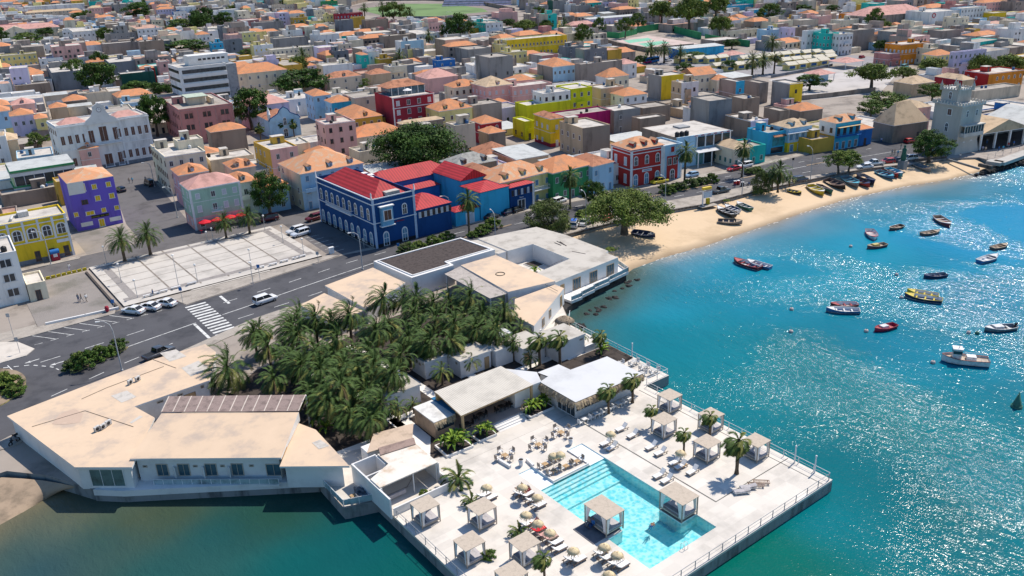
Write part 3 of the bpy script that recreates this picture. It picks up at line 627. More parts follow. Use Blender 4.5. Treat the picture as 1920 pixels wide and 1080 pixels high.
def main_wing():
 t=thing('hotel','long white hotel wing with salmon flat roofs reaching out over the water','hotel',(20,105,0))
 O=Vector((20,105,0));L=lambda pl:[(p[0]-O.x,p[1]-O.y)for p in pl];w=lambda x,y,z=3.3:tuple(P(x,y,z))[:2]
 low=[w(13,780),w(140,876),w(247,876),w(290,783),w(252,762),w(393,713),w(405,660),w(385,645),w(287,674)]
 b=MB();slabroof(b,L(low),3.3,.28);b.build('roof',[salmon,white],t)
 hi=[w(243,860,3.6),w(527,858,3.6),w(560,771,4.7),w(303,773,4.7)]
 b=MB();slabroof(b,L(hi),[3.6,3.6,4.6,4.6],.25);o=b.build('roof',[salmon,white],t)
 pg=[w(303,773,4.7),w(560,771,4.7),w(573,740,5.0),w(317,743,5.0)]
 b=MB();A,B_,C_,D_=[Vector((*p,z))for p,z in zip(L(pg),(4.75,4.75,5.0,5.0))]
 b.add([A,B_,C_,D_,A-Vector((0,0,.07)),B_-Vector((0,0,.07)),C_-Vector((0,0,.07)),D_-Vector((0,0,.07))],[(0,1,2,3),(7,6,5,4),(0,4,5,1),(1,5,6,2),(2,6,7,3),(3,7,4,0)])
 b.build('pergola',woodr,t)
 b=MB()
 for i in range(13):
  u=i/12;p=A.lerp(B_,u);q=D_.lerp(C_,u);d=(B_-A).normalized()*.07;z=Vector((0,0,.03));b.quad(p-d+z,p+d+z,q+d+z,q-d+z)
 b.build('pergola_beam',mat('pale_beam',(.55,.48,.42),.9,.1,2),t)
 b=MB();q=C_;b.box(q.x-.1,q.y-.1,-.1,q.x+.1,q.y+.1,q.z-.1);b.build('pergola_post',white,t)
 wedge=[w(524,874,3.3),w(655,873,3.3),w(592,805,3.3),w(558,792,3.3)]
 b=MB();slabroof(b,L(wedge),3.25,.25);b.build('roof',[salmon,white],t)
 li=inset(low,.35);hi_=inset(hi,.5);wi=inset(wedge,.5)
 for q in(li,wi):b=MB();b.prism(L(q),-.1,3.04,0);b.build('wall',white,t)
 b=MB();b.prism(L([(10.2,100.6),(13.0,97.9),(32.3,84.2),(32.6,86),(13.2,101)]),-3,.06,0);b.build('foundation',[quay],t)
 b=MB();b.prism(L(inset([(10.2,100.6),(13.0,97.9),(32.3,84.2),(32.6,86),(13.2,101)],-.03)),-.75,.08,0);b.build('foundation_band',white,t)
 B1=P(243,860,3.6);B2=P(527,858,3.6);B3=P(560,771,4.6)
 b=MB();b.prism(L(hi_),-.08,[3.36,3.36,4.34,4.34],0);b.build('wall',white,t)
 fx=Vector((31.9-13.2,85.3-99.6,0));fa=math.atan2(fx.y,fx.x);fd=fx.normalized()
 def onfront(d,out=.03):p=Vector((13.2,99.6,0))-O+fd*d+Vector((fd.y,-fd.x,0))*out;return p
 a0=Vector((*hi_[0],0));fd=(Vector((*hi_[1],0))-a0).normalized();fa=math.atan2(fd.y,fd.x)
 def onf(d,out=.03):return a0-O+fd*d+Vector((fd.y,-fd.x,0))*out
 for d in(3.0,5.7,9.1,12.4):p=onf(d);opening('window',p.x,p.y,.75,1.5,1.75,fa,t,woodd,bglass,1)
 for d in(.9,7.2,10.6,14.2):p=onf(d);opening('window',p.x,p.y,2.0,.55,.32,fa,t,woodd,dglass,0)
 p=onf(16.9);opening('window',p.x,p.y,.7,1.9,1.7,fa,t,woodd,bglass,1)
 for i,d in enumerate((4.6,8.2,11.4)):
  b=MB();p=onf(d,.28);b.prism([(p.x-.05,p.y-.3),(p.x+.05,p.y-.3),(p.x+.05,p.y+.3),(p.x-.05,p.y+.3)],.7,2.2,0);b.build('balcony_divider',white,t)
 b=MB();p,q=onf(2,.02),onf(17.6,.02);n=Vector((fd.y,-fd.x,0))
 b.add([p,q,q+n*.9,p+n*.9]+[v+Vector((0,0,-.3))for v in(p,q,q+n*.9,p+n*.9)],[(0,3,2,1),(3,7,6,2),(0,4,7,3),(1,2,6,5),(4,5,6,7)]);b.build('balcony',white,t)
 b=MB();g=MB()
 for i in range(14):
  v=p.lerp(q,i/13)+n*.86;b.box(v.x-.03,v.y-.03,0,v.x+.03,v.y+.03,.82)
 v0,v1=p+n*.86,q+n*.86;b.tube([v0+Vector((0,0,.82)),v1+Vector((0,0,.82))],.03,0,4);b.build('balcony_rail',railm,t)
 g.quad(v0+Vector((0,0,.1)),v1+Vector((0,0,.1)),v1+Vector((0,0,.76)),v0+Vector((0,0,.76)));g.build('balcony_glass',railg,t)
 l0,l1=Vector((*li[1],0)),Vector((*li[2],0))
 d=(l1-l0).normalized();c=l0.lerp(l1,.52)-O+Vector((d.y,-d.x,0))*.02;opening('window',c.x,c.y,.3,4.3,2.5,math.atan2(d.y,d.x),t,white,glass('sea_glass',(.10,.17,.17)),2)
 c=(P(275,770,1.6));ia=Vector((*li[3],0));ib=Vector((*li[4],0));d=(ib-ia).normalized();c=ia.lerp(ib,.5)-O+Vector((d.y,-d.x,0))*.03
 opening('window',c.x,c.y,.2,2.4,2.6,math.atan2(d.y,d.x),t,white,bglass,1)
 ia,ib=Vector((*li[4],0)),Vector((*li[5],0));d=(ib-ia).normalized();n=Vector((d.y,-d.x,0));an=math.atan2(d.y,d.x)
 for u,ww,hh,zz,fr in((.36,.9,.35,2.3,woodd),(.62,.8,.35,2.3,woodd),(.74,1.7,2.1,.1,woodl),(.92,.5,.4,2.3,woodd)):
  c=ia.lerp(ib,u)+n*.02-O;opening('door' if hh>1 else 'window',c.x,c.y,zz,ww,hh,an,t,fr,woodl if hh>1 else dglass,2 if hh>1 else 0)
 b=MB();u0=P(527,858,3.6)-Vector((0,0,.3));u1=P(560,771,4.6)-Vector((0,0,.3));pts=[u0-O,u1-O]
 o=Vector((.02,0,0));b.add([pts[0]+o+Vector((0,0,-.15)),pts[1]+o+Vector((0,0,-1.1)),pts[1]+o,pts[0]+o],[(0,1,2,3)]);b.build('screen',woodl,t)
 for px,py in((163,719),(258,710)):pass
 return t
main_wing()
HOTEL =bpy.data.objects['hotel'];patch1=mat('roof_patch_pale',(.50,.465,.42),.9,.12,1,world=True);patch2=mat('roof_patch_brown',(.47,.35,.27),.9,.2,.5,dirt=(.55,.42,.32),world=True);seam=mat('roof_seam',(.20,.16,.13),.9,.2,2)
for m_,pl in((patch1,[(208,742),(238,732),(256,744),(228,755)]),(patch2,[(97,795),(112,776),(140,766),(156,776),(150,792),(120,796)]),(patch1,[(243,792),(262,779),(268,781),(247,794)]),(patch1,[(340,690),(372,676),(392,690),(358,706)]),(patch1,[(300,662),(330,655),(350,668),(318,678)]),(patch2,[(385,797),(430,790),(440,830),(400,846),(352,828)]),(patch1,[(418,790),(446,786),(444,796),(424,800)]),(patch1,[(585,830),(600,824),(618,836),(598,842)])):
 z=3.32 if pl[0][1]<780 and pl[0][0]<400 or pl[0][0]<300 else 3.28 if pl[0][0]>560 else 0
 if z:b=MB();b.sheet([(P(*q,z).x-20,P(*q,z).y-105)for q in pl],z);b.build('roof_patch',m_,HOTEL)
for pl in([(153,748),(200,727),(307,687)],[(287,674),(330,690)],[(60,800),(160,770),(250,800)]):
 b=MB();b.tube([P(*q,3.33)-HOTEL.location for q in pl],.045,0,4);b.build('roof_pipe',seam,HOTEL)
def roof_unit(px,py,z,label,rz=.4,s=1.0):
 p=P(px,py,z);t=thing('ac_unit',label,'air conditioner',p,rz);b=MB();b.box(-.4*s,-.18*s,.08,.4*s,.18*s,.7*s);b.build('case',acm,t)
 b=MB();b.lathe([(.24*s,0),(.24*s,.03),(.06*s,.04)],0,10);o=b.build('fan',black,t,(-.1*s,-.185*s,.4*s));o.rotation_euler=(R(90),0,0)
 b=MB();b.box(-.36*s,-.16*s,0,-.28*s,.16*s,.08);b.box(.28*s,-.16*s,0,.36*s,.16*s,.08);b.build('foot',black,t)
roof_unit(245,720,3.3,'upper air conditioner of the pair near the road edge of the salmon roof',.6);roof_unit(259,714,3.3,'air conditioner closest to the palm on the salmon roof, beside another',.6)
roof_unit(183,808,3.3,'air conditioner beginning the row of three in the middle of the salmon roof',.5);roof_unit(194,804,3.3,'middle air conditioner of the row of three on the salmon roof',.5);roof_unit(204,797,3.3,'air conditioner ending the row of three in the middle of the salmon roof',.5)
# --- simple flat-roofed rooms ----------------------------------------
def room(name,label,cat,poly,z,roofm,wallm=white,over=.12,t=.25,doors=(),base=0,par=0,group=None):
 cx=sum(p[0]for p in poly)/len(poly);cy=sum(p[1]for p in poly)/len(poly);r=thing(name,label,cat,(cx,cy,0),0,group)
 L=[(p[0]-cx,p[1]-cy)for p in poly]
 b=MB();b.prism(L,base-.05,z-t,0);b.build('wall',wallm,r)
 G=[(p[0]+(over if p[0]>0 else-over),p[1]+(over if p[1]>0 else-over))for p in L]
 b=MB();slabroof(b,G,z,t);b.build('roof',[roofm,wallm],r)
 for d in doors:
  nm,x,y,zz,w,h,rz,fr,pn,bars=d;opening(nm,x-cx,y-cy,zz,w,h,rz,r,fr,pn,bars)
 return r
FY,FX=0,R(-90)
def rect(x0,y0,x1,y1):return[(x0,y0),(x1,y0),(x1,y1),(x0,y1)]
D =lambda x,y,w=.85,h=2.0,rz=0:('door',x,y,.02,w,h,rz,woodl,woodl,0)
Wn =lambda x,y,z=1.7,w=.6,h=.35,rz=0,pn=None:('window',x,y,z,w,h,rz,woodd,pn or dglass,0)
room('garden_cabin','small white cabin with a pale roof beside the timber bar','cabin',rect(46.8,92.4,52.1,95.8),2.9,greyroof,doors=[D(47.6,92.37),Wn(48.6,92.37,2.1,.3,.12)])
room('garden_cabin','white cabin with broken tiles and stones lying on its roof','cabin',rect(60.4,94.4,66.0,98.4),2.9,greyroof,doors=[D(65.2,94.37),Wn(60.38,95.4,2.0,.5,.4,FX)])
room('garden_cabin','white cabin half hidden by palms behind the gravel bed with a footbridge','cabin',rect(56.2,97.6,60.2,101.5),2.9,greyroof,doors=[Wn(56.18,99,1.9,.6,.4,FX)])
room('garden_cabin','white cabin with a door facing the corrugated roof, one palm before its wall','cabin',rect(66.4,93.6,69.6,96.6),2.9,greyroof,doors=[])
room('garden_cabin','white cabin with wooden door between two young palms behind the white roofs','cabin',rect(70.0,91.4,74.2,96.2),2.9,greyroof,doors=[D(70.6,91.37)])
room('garden_cabin','white hip roofed cabin beside the white sea terrace','cabin',rect(74.6,88.6,80.0,93.6),3.3,greyroof,doors=[Wn(79.3,88.57,2.4,.7,.3),Wn(75.2,88.57,2.4,.6,.3),Wn(74.58,90.4,2.0,.4,.15,FX)])
room('garden_cabin','little white cabin with pitched roof among palms behind the restaurant','cabin',rect(70.4,97.8,72.6,100),2.6,whiteroof)
for lab,x0,y0,x1,y1,h in(('low white wall closing the sea terrace off from the gravel bed',80.0,88.4,84.3,88.65,1.1),('white wall beside the thatched hut on the sea terrace',80.6,93.6,83.2,93.85,1.3),('white garden wall running between the palms and the cabins',67,97.4,74,97.65,1.2),('low white garden wall near the thatched kiosk',74,98,79,98.25,1.0)):
 b=MB();b.box(0,0,0,x1-x0,y1-y0,h);tag(b.build('garden_wall',white,None,(x0,y0,0)),lab,'wall')
t =room('hotel_wing','white hotel wing with pale grey roof round a planted courtyard by the beach','hotel',[(90.6,113.9),(100.4,115.4),(100.6,127),(94.4,127.2),(94.4,137.5),(108.2,135.2),(109.3,126.4),(108.9,113.6),(107.9,113.2),(107.7,109.6),(90.3,107.9)],3.3,greyroof,over=0.0)
# courtyard is open: the roof polygon above goes round it on three sides
for d in[(97.6,115.1),(102,100),]:pass
def hw(nm,px,py,w,h,z0,rz,fr=woodl,pn=bglass,bars=1,root=None):
 p=P(px,py,z0);o=root.location;opening(nm,p.x-o.x,p.y-o.y,z0,w,h,rz,root,fr,pn,bars)
fa =math.atan2(109.6-107.9,107.7-90.3)
for x in(96.0,100.6,105.4):y=107.9+(x-90.3)*(1.7/17.4)-.04;opening('window',x-t.location.x,y-t.location.y,.35,2.1,2.2,fa,t,woodl,bglass,2)
y =107.9+(92.2-90.3)*.098-.04;opening('door',92.2-t.location.x,y-t.location.y,.3,1.0,2.1,fa,t,woodl,woodl,1)
for i,(a,c,e,f)in enumerate([(1040,455,1052,460),(1044,452,1058,459),(1050,453,1062,461),(1072,471,1098,476),(1010,527,1046,546),(1022,502,1056,487)]):
 A,C=P(a,c,3.34)-t.location,P(e,f,3.34)-t.location;b=MB();b.tube([A,C],.10 if i<3 else .05,0,4);b.build('roof_plank',mat('old_plank',(.13,.11,.10),.9,.2,2),t)
bt =thing('hotel_balcony','white stepped balconies with glass rails along the wing above the rocks','balcony',(98,106,0));O=Vector((98,106,0))
b =MB()
for poly in([(91.6,104.9),(94.4,105.1),(94.2,108.2),(91.4,107.9)],[(94.45,105.5),(98.4,106.1),(98.1,108.6),(94.3,108.2)],[(98.45,106.5),(103,107.0),(102.8,109),(98.2,108.6)],[(103.05,107.4),(109.4,108.4),(110.8,112.8),(108,113),(107.6,109.5),(102.9,109)]):b.prism([(p[0]-O.x,p[1]-O.y)for p in poly],-.25,.25,0,bottom=True)
b.build('floor',white,bt)
for nm,pl in(('rail',[(91.6,104.95),(94.4,105.15)]),('rail',[(94.5,105.55),(98.4,106.15)]),('rail',[(98.5,106.55),(103,107.05)]),('rail',[(103.1,107.45),(109.4,108.45),(110.8,112.8)])):
 b=MB();g=MB()
 for a,c in zip(pl[:-1],pl[1:]):
  A=Vector((a[0]-O.x,a[1]-O.y,.25));C=Vector((c[0]-O.x,c[1]-O.y,.25));u=Vector((0,0,.95));b.tube([A+u,C+u],.035,0,4)
  for i in range(4):q=A.lerp(C,i/3);b.box(q.x-.03,q.y-.03,.25,q.x+.03,q.y+.03,1.2)
  g.quad(A+Vector((0,0,.1)),C+Vector((0,0,.1)),C+Vector((0,0,.85)),A+Vector((0,0,.85)))
 o=b.build(nm,railm,bt);g.build('panel',railg,o)
rk =mat('black_rock',(.035,.033,.032),.95,.4,.6,bump=.8,bscale=3)
b =MB();b.prism([(84.9,100),(90,104.2),(96,106.3),(109,108.6),(110,112.5),(108,113.5),(90,108.5),(84,104)],-2.5,-.3,0);struct(b.build('rock_shelf',rk))
# courtyard
b =MB();b.quad((92,116),(100.3,116.3),(100.4,126.6),(91,126.6))if False else None
sheetobj('courtyard',[(90.8,114),(100.3,115.6),(100.5,127),(94.3,127.1),(91,127)],.014,deckm)
for lab,poly in(('soil bed with a banana plant in the hotel courtyard',[(93.4,117.4),(96.8,117.6),(96.6,121),(93.2,120.6)]),('dark soil bed in the corner of the hotel courtyard',[(97.4,122.6),(100,122.8),(100,126),(97.2,126)]),('bare soil bed beside the salmon roof in the courtyard',[(92.2,122),(95,122.4),(94.6,126),(92,125.6)])):
 cx=sum(p[0]for p in poly)/4;cy=sum(p[1]for p in poly)/4;pt=thing('planting_bed',lab,'planter',(cx,cy,0));L=[(p[0]-cx,p[1]-cy)for p in poly]
 b=MB();b.prism(L,0,.18,0);b.build('kerb',white,pt);b=MB();b.sheet([(p[0]*.93,p[1]*.93)for p in L],.2);b.build('soil',mulch,pt)
banana(0,95,119.4,1.6,'single banana plant standing in the hotel courtyard')
room('hotel_wing','salmon roofed hotel block with a hose coil lying on its roof','hotel',[(81.0,109.6),(90.4,107.9),(90.7,126.3),(82.4,126.3)],3.6,salmon,over=0.0)
tag(MB.build((lambda b:(b.tube([(math.cos(a)*.85,math.sin(a)*.85,.05)for a in[i*.35 for i in range(19)]],.06,0,5),b)[1])(MB()),'hose_coil',black,None,(*tuple(P(938,514,3.6))[:2],3.62)),'dark hose coiled in a ring on the salmon roof','hose')
room('hotel_wing','salmon roofed hotel block whose slanting white wall faces the cove','hotel',[(76.3,96.6),(76.4,102),(80.8,107.4),(90.2,107.8),(90.3,105.4)],3.0,salmon,over=0.0,doors=[('window',83.3,100.95,.9,1.1,1.5,math.atan2(8.8,14),woodl,bglass,1),('window',80.2,99.0,.9,1.1,1.5,math.atan2(8.8,14),woodl,bglass,1),('door',88.7,104.34,.3,1.0,2.0,math.atan2(8.8,14),woodl,woodl,1)])
t =thing('slatted_canopy','grey slatted timber canopy along the salmon roofed block behind the palms','canopy',(79,117,0));b=MB();b.prism([(-1.8,-7.2),(1.6,-7.5),(3.2,9.3),(-1.2,8)],3.3,3.4,0,bottom=True);b.build('slat_roof',slatt,t)
for x,y in((-1.6,-7),(-1.0,7.6)):b=MB();b.box(x-.1,y-.1,0,x+.1,y+.1,3.3);b.build('post',white,t)
b =MB();b.box(1.7,-7,0,1.8,8.6,3.3);b.build('wall',white,t)
t =room('hotel_wing','hotel block with a black gravel roof in a white frame beside the road','hotel',[(70.7,139.2),(91.2,139.2),(92,128.3),(81.2,128.3),(81,126.6),(71.6,126.4)],3.9,white,over=0)
b =MB();lp=[(71.3,138.5),(90.6,138.5),(91.3,129),(80.6,129),(80.4,127.3),(72.2,127.1)];b.sheet([(p[0]-t.location.x,p[1]-t.location.y)for p in lp],3.93);b.build('gravel',gravelroof,t)
b =MB()
for a,c in zip(lp,lp[1:]+lp[:1]):
 A=Vector((a[0]-t.location.x,a[1]-t.location.y,0));C=Vector((c[0]-t.location.x,c[1]-t.location.y,0));d=(C-A).normalized();s=Vector((d.y,-d.x,0))*.12
 b.add([A-s+Vector((0,0,3.9)),C-s+Vector((0,0,3.9)),C+s+Vector((0,0,3.9)),A+s+Vector((0,0,3.9)),A-s+Vector((0,0,4.1)),C-s+Vector((0,0,4.1)),C+s+Vector((0,0,4.1)),A+s+Vector((0,0,4.1))],[(4,5,6,7),(0,1,5,4),(2,3,7,6),(1,2,6,5),(3,0,4,7)])
b.build('parapet',white,t)
room('hotel_wing','salmon roofed pavilion with overhanging eaves between road and palm grove','hotel',[(59.4,121.4),(58.8,135.3),(69.4,137.5),(70.0,127)],3.2,salmon,over=.3,t=.3)
room('hotel_wing','low salmon roofed block at the corner of grove and road, nearest the crosswalk','hotel',[(52.6,120.4),(51.7,131.2),(57.2,133.4),(58.6,121.6)],2.7,salmon,over=.1,t=.3)
# connecting roof between gravel block and right wing
room('hotel_wing','pale grey roofed link between the gravel roof and the beach wing','hotel',[(92.3,127.6),(94.2,127.6),(94.2,137.4),(92.0,138.4)],3.1,greyroof,over=0)
# --- restaurant and bar --------------------------------------------------
t =thing('bar_pavilion','open timber bar pavilion under a white corrugated roof with steps','pavilion',(57,83.5,0))
b =MB();b.prism([(-6.2,-3.5),(6.0,-3.2),(6.0,4.2),(-5.4,4.2),(-5.4,3.2)],3.62,3.85,1,0,bottom=True);b.build('roof',[corr,woodl],t)
for x,y in((-5.9,-3.3),(5.75,-3.05),(-5.2,3.9),(5.75,3.9)):b=MB();b.box(x-.15,y-.15,0,x+.15,y+.15,3.6);b.build('post',woodl,t)
b =MB();b.box(-5.4,3.5,0,5.9,3.65,3.5);b.box(5.75,0.6,0,5.9,3.5,3.5);b.build('wall',mat('ochre_board',(.45,.30,.13),.85,.2,1),t)
b =MB();b.box(-6,-3.3,-.02,6,3.5,.55);b.build('floor',mat('bar_floor',(.42,.36,.32),.8,.1,.6),t)
for s in range(4):b=MB();b.box(-1.2,-3.3-.42*(s+1),0,3.6,-3.3-.42*s,.55-.13*(s+1));b.build('step',white,t)
for x0,x1 in((-5.7,-1.9),(3.9,5.7)):
 b=MB();b.tube([(x0,-3.2,1.45),(x1,-3.2,1.45)],.05,0,5)
 for x in(x0,x1):b.box(x-.05,-3.25,.55,x+.05,-3.15,1.45)
 b.build('rail',woodl,t)
rgf =random.Random(5)
dm =mat('dark_furniture',(.04,.035,.033),.7,.2,2)
def table_set(name,label,x,y,z,mt,s=1.0,rz=0,group=None,cat='table'):
 hh=.68+min(0,z);r=thing(name,label,cat,(x,y,max(0,z)),rz,group)
 b=MB();b.box(-.4*s,-.4*s,hh,.4*s,.4*s,hh+.06);b.build('tabletop',mt,r)
 for u,v in((-1,-1),(1,-1),(-1,1),(1,1)):b=MB();b.box(u*.34*s-.03,v*.34*s-.03,0,u*.34*s+.03,v*.34*s+.03,hh);b.build('leg',mt,r)
 return r
def chair_proto(name,label,mt,cm,cat='chair'):
 r=thing(name,label,cat);b=MB();b.box(-.27,-.27,.36,.27,.27,.44);b.build('seat',cm,r);b=MB();b.box(-.27,.24,.44,.27,.30,.95);b.build('backrest',mt,r)
 for u,v in((-1,-1),(1,-1),(-1,1),(1,1)):b=MB();b.box(u*.24-.025,v*.24-.025,0,u*.24+.025,v*.24+.025,.36);b.build('leg',mt,r)
 for u in(-1,1):b=MB();b.box(u*.29-.025,-.26,.60,u*.29+.025,.26,.65);b.build('armrest',mt,r)
 return Proto(r)
bc =chair_proto('bar_chair','dark chair in the shade of the timber bar pavilion',dm,dm)
k =0
for x,y in((52.6,81.6),(55.4,82.4),(58.8,82.2),(61.2,82.2)):
 table_set('bar_table',['dark table beside the corner post of the bar pavilion','dark table behind the rail of the bar pavilion','dark table above the white steps of the pavilion','dark table at the sea end of the bar pavilion'][k],x,y,.56,dm,1);k+=1
 for j,(u,v,a)in enumerate(((-.75,0,R(90)),(.75,0,R(-90)))):bc.put((x+u,y+v,.56),a,'dark chair in the shade of the timber bar pavilion','chairs in the bar pavilion')
t =thing('beach_bar','timber clad bar hut with flat white roof and a thatch fringe','bar',(50,85.3,0))
b =MB();b.box(-1.6,-2.5,0,1.5,2.6,2.4);b.build('wall',[plank2],t);b=MB();b.box(-1.7,-2.55,2.4,1.6,2.7,2.55);b.build('roof',mat('weathered_white_roof',(.66,.65,.62),.9,.12,.5),t)
b =MB();b.box(-1.2,-2.53,1.05,1.4,-2.5,1.9);b.build('hatch',dglass,t)
def fringe(b,a,c,z,n,rg,drop=.75,out=.35):
 a=Vector((*a,z));c=Vector((*c,z));d=(c-a).normalized();o=Vector((d.y,-d.x,0))
 for i in range(n):
  p=a.lerp(c,(i+rg.uniform(-.3,.3))/n);w=rg.uniform(.10,.2);l=drop*rg.uniform(.7,1.25);q=o*out*rg.uniform(.6,1.2)
  b.add([p-d*w,p+d*w,p+d*w*.8+q*.6-Vector((0,0,l*.4)),p-d*w*.8+q*.6-Vector((0,0,l*.4)),p+d*w*.5+q-Vector((0,0,l)),p-d*w*.5+q-Vector((0,0,l))],[(0,1,2,3),(3,2,4,5)],rg.choice([0,0,1]))
b =MB();fringe(b,(-1.65,-2.58),(1.55,-2.58),2.5,26,rgf);b.build('thatch_fringe',[thatch,thatchd],t)
b =MB();b.box(0,0,0,1.15,5.4,.08);tag(b.build('blue_awning',mat('blue_awning',(.02,.15,.30),.8,.1,1),None,(51.4,82.9,2.6)),'flat blue awning between the bar hut and the corrugated roof','awning')
t =thing('restaurant','white restaurant with a big flat white roof edged by dry palm thatch','restaurant',(71,77.5,0))
b =MB();b.prism([(-6,-3.7),(6.4,-3.9),(6.4,3.3),(-.4,3.7),(-.6,6.1),(-4.5,6.2),(-4.1,4.3),(-6,3.8)],2.95,3.15,1,0,bottom=True);b.build('roof',[whiteroof,woodg],t)
b =MB();b.box(-5.3,-2.9,0,5.8,3.1,1.0);b.box(-5.3,3.0,1,5.8,3.1,2.94);b.box(-5.3,-2.9,1,-5.2,3.1,2.94);b.box(-4.2,3.2,0,-.8,5.9,2.94);b.build('wall',white,t)
for i in range(9):b=MB();x=-5.2+i*1.37;b.box(x-.06,-2.88,1,x+.06,-2.76,2.94);b.build('column',white,t)
for i in range(8):b=MB();x=-5.1+i*1.37;b.box(x,-2.8,1.02,x+1.2,-2.78,2.7);b.build('window',dglass,t)
for i in range(4):b=MB();y=-2.7+i*.9;b.box(-5.34,y,.2,-5.31,y+.75,2.3);b.build('door',dglass,t)
b =MB();fringe(b,(-6.05,-3.75),(6.4,-3.95),3.08,120,rgf,.9,.4);fringe(b,(-6.05,3.7),(-6.05,-3.8),3.08,64,rgf,.9,.4);fringe(b,(6.42,-3.9),(6.42,-2.4),3.08,16,rgf,.9,.4);b.build('thatch_fringe',[thatchd,thatch],t)
room('kitchen_block','white flat roofed block with a brown timber end joining bar and restaurant','building',[(60.6,81.4),(65,81.2),(66.3,83.8),(63.4,87.6),(61,87.6)],3.25,whiteroof,white,over=.1)
# spa rooms and sun terrace
sr =thing('spa_rooms','roofless white shower rooms with a stained pale roof beside the deck','building',(39.5,77.5,0))
b =MB()
for x0,y0,x1,y1,h in((-4.1,-5.6,-3.9,3.6,2.7),(-3.9,3.4,-.8,3.6,2.7),(-.9,1.0,-.7,3.4,2.6),(-3.9,.4,-.9,.6,2.4),(-3.9,-3.2,-3.7,-3.0,2.7),(4.0,-3.0,4.2,1.6,2.6)):b.box(x0,y0,0,x1,y1,h)
b.build('wall',white,sr)
b =MB();b.prism([(-3.9,-3.1),(4.0,-3.1),(4.1,2.0),(-.7,3.2),(-.7,.5),(-3.9,-.9)],2.7,2.85,0,bottom=True);b.build('roof',mat('stained_roof',(.66,.61,.54),.9,.14,.35,dirt=(.50,.38,.27),world=True),sr)
b =MB();b.prism([(-.6,2.6),(4.0,1.9),(4.6,3.3),(0,4.2)],2.9,2.97,0,bottom=True);b.build('slat_roof',mat('terracotta_slats',(.36,.26,.22),.9,.15,1,wave=('X',3,.6)),sr)
b =MB();b.prism([(-1.6,4.2),(4.4,3.4),(6.4,6.4),(1.2,7.6)],2.75,2.9,0,bottom=True);b.build('roof',mat('timber_deck_roof',(.56,.43,.32),.9,.12,.6,wave=('Y',1.2,.8)),sr)
b =MB();b.box(-1.4,4.4,0,5,6.2,2.7);b.build('wall',white,sr)
for x in(-3.6,.6,3.8):b=MB();b.box(x-.06,-3.0,0,x+.06,-2.9,2.7);b.build('post',white,sr)
b =MB();b.box(-3.2,-2.7,.3,-.4,-2.4,.8);b.build('bench',cushg,sr)
b =MB();b.box(0,0,0,8.2,.18,1.0);tag(b.build('deck_wall',white,None,(35.95,72.2,0)),'low white wall along the shower rooms on the pool deck','wall')
b =MB();b.box(0,0,0,.18,3.4,1.0);tag(b.build('deck_wall',white,None,(43.9,72.4,0)),'short white wall turning the corner by the shower rooms','wall')
railing('glass railing round the sun terrace corner above the dark water',[(32.3,84),(32.3,77.6),(35.7,76.2)],.02,.95,glassy=True,step=1.6)
t =thing('corner_sofa','dark round lounge sofa in the corner of the sun terrace','sofa',(35,77.6,.02),.4);b=MB();b.lathe([(.9,0),(.95,.35),(.85,.42),(0,.42)],0,14);b.build('seat',cushd,t);b=MB();b.lathe([(.95,.35),(1.0,.75),(.86,.75),(.84,.42)],0,14);b.build('backrest',cushd,t)
t =thing('corner_sofa','second dark lounge sofa beside the terrace railing','sofa',(35.2,78.6,.02),1.9);b=MB();b.box(-.8,-.4,0,.8,.4,.4);b.build('seat',cushd,t);b=MB();b.box(-.8,.3,.4,.8,.45,.8);b.build('backrest',cushd,t)
table_set('low_table','low light wooden table by the terrace sofas',34.0,78.2,-.3,woodl,1);table_set('low_table','second low wooden table by the terrace railing',33.7,77.6,-.3,woodl,.9)
# --- deck edge rails ----------------------------------------------------
railing('white railing along the seaward side of the pool deck from restaurant to corner',[(79.15,74.4),(79.15,44.7)],0,.95)
railing('grey railing along the outer end of the pool deck',[(78.9,44.6),(36.2,44.6)],0,.95,mt=mat('rail_grey',(.30,.31,.33),.5,.05,1))
railing('grey railing along the bay side of the pool deck',[(36.1,45.4),(36.1,71.8)],0,.95,mt=MATS['rail_grey'])
railing('white railing round the small restaurant terrace and along the cove',[(79.8,75.0),(84.2,75.0),(84.55,88),(85,98.2),(87.6,100.8)],.03,.95)
for x,y,l in((79.05,49.4,'inner white lamp post at the outer corner of the deck railing'),(79.05,46.6,'white lamp post closest to the outer corner of the deck railing'),(84.45,82.6,'slim white post on the restaurant terrace railing')):
 t=thing('deck_post',l,'post',(x,y,0));b=MB();b.lathe([(.09,0),(.08,2.2),(.05,2.25)],0,8);b.build('pole',railm,t);b=MB();b.lathe([(.11,2.2),(.11,2.4),(.02,2.42)],0,8);b.build('lamp',railm,t)
t =thing('thatched_kiosk','round thatched kiosk hut on the white terrace by the cove','kiosk',(82.6,96.4,0));b=MB();b.tube([(0,0,0),(0,0,2.9)],.09,0,7);b.build('post',woodg,t)
b =MB();b.lathe([(.05,3.0),(1.0,2.55),(1.7,2.0),(1.6,1.95),(0,2.5)],0,16);rg=random.Random(9)
for i in range(110):
 a=rg.uniform(0,6.283);r=rg.uniform(.4,1.75);z=3.0-r*.58;d=Vector((math.cos(a),math.sin(a),0));s=Vector((-d.y,d.x,0))*.09;p=d*r+Vector((0,0,z+.05));q=d*(r+.45)+Vector((0,0,z-.5));b.add([p-s,p+s,q+s*.6,q-s*.6],[(0,1,2,3)],1)
b.build('thatch',[thatchd,thatch],t)
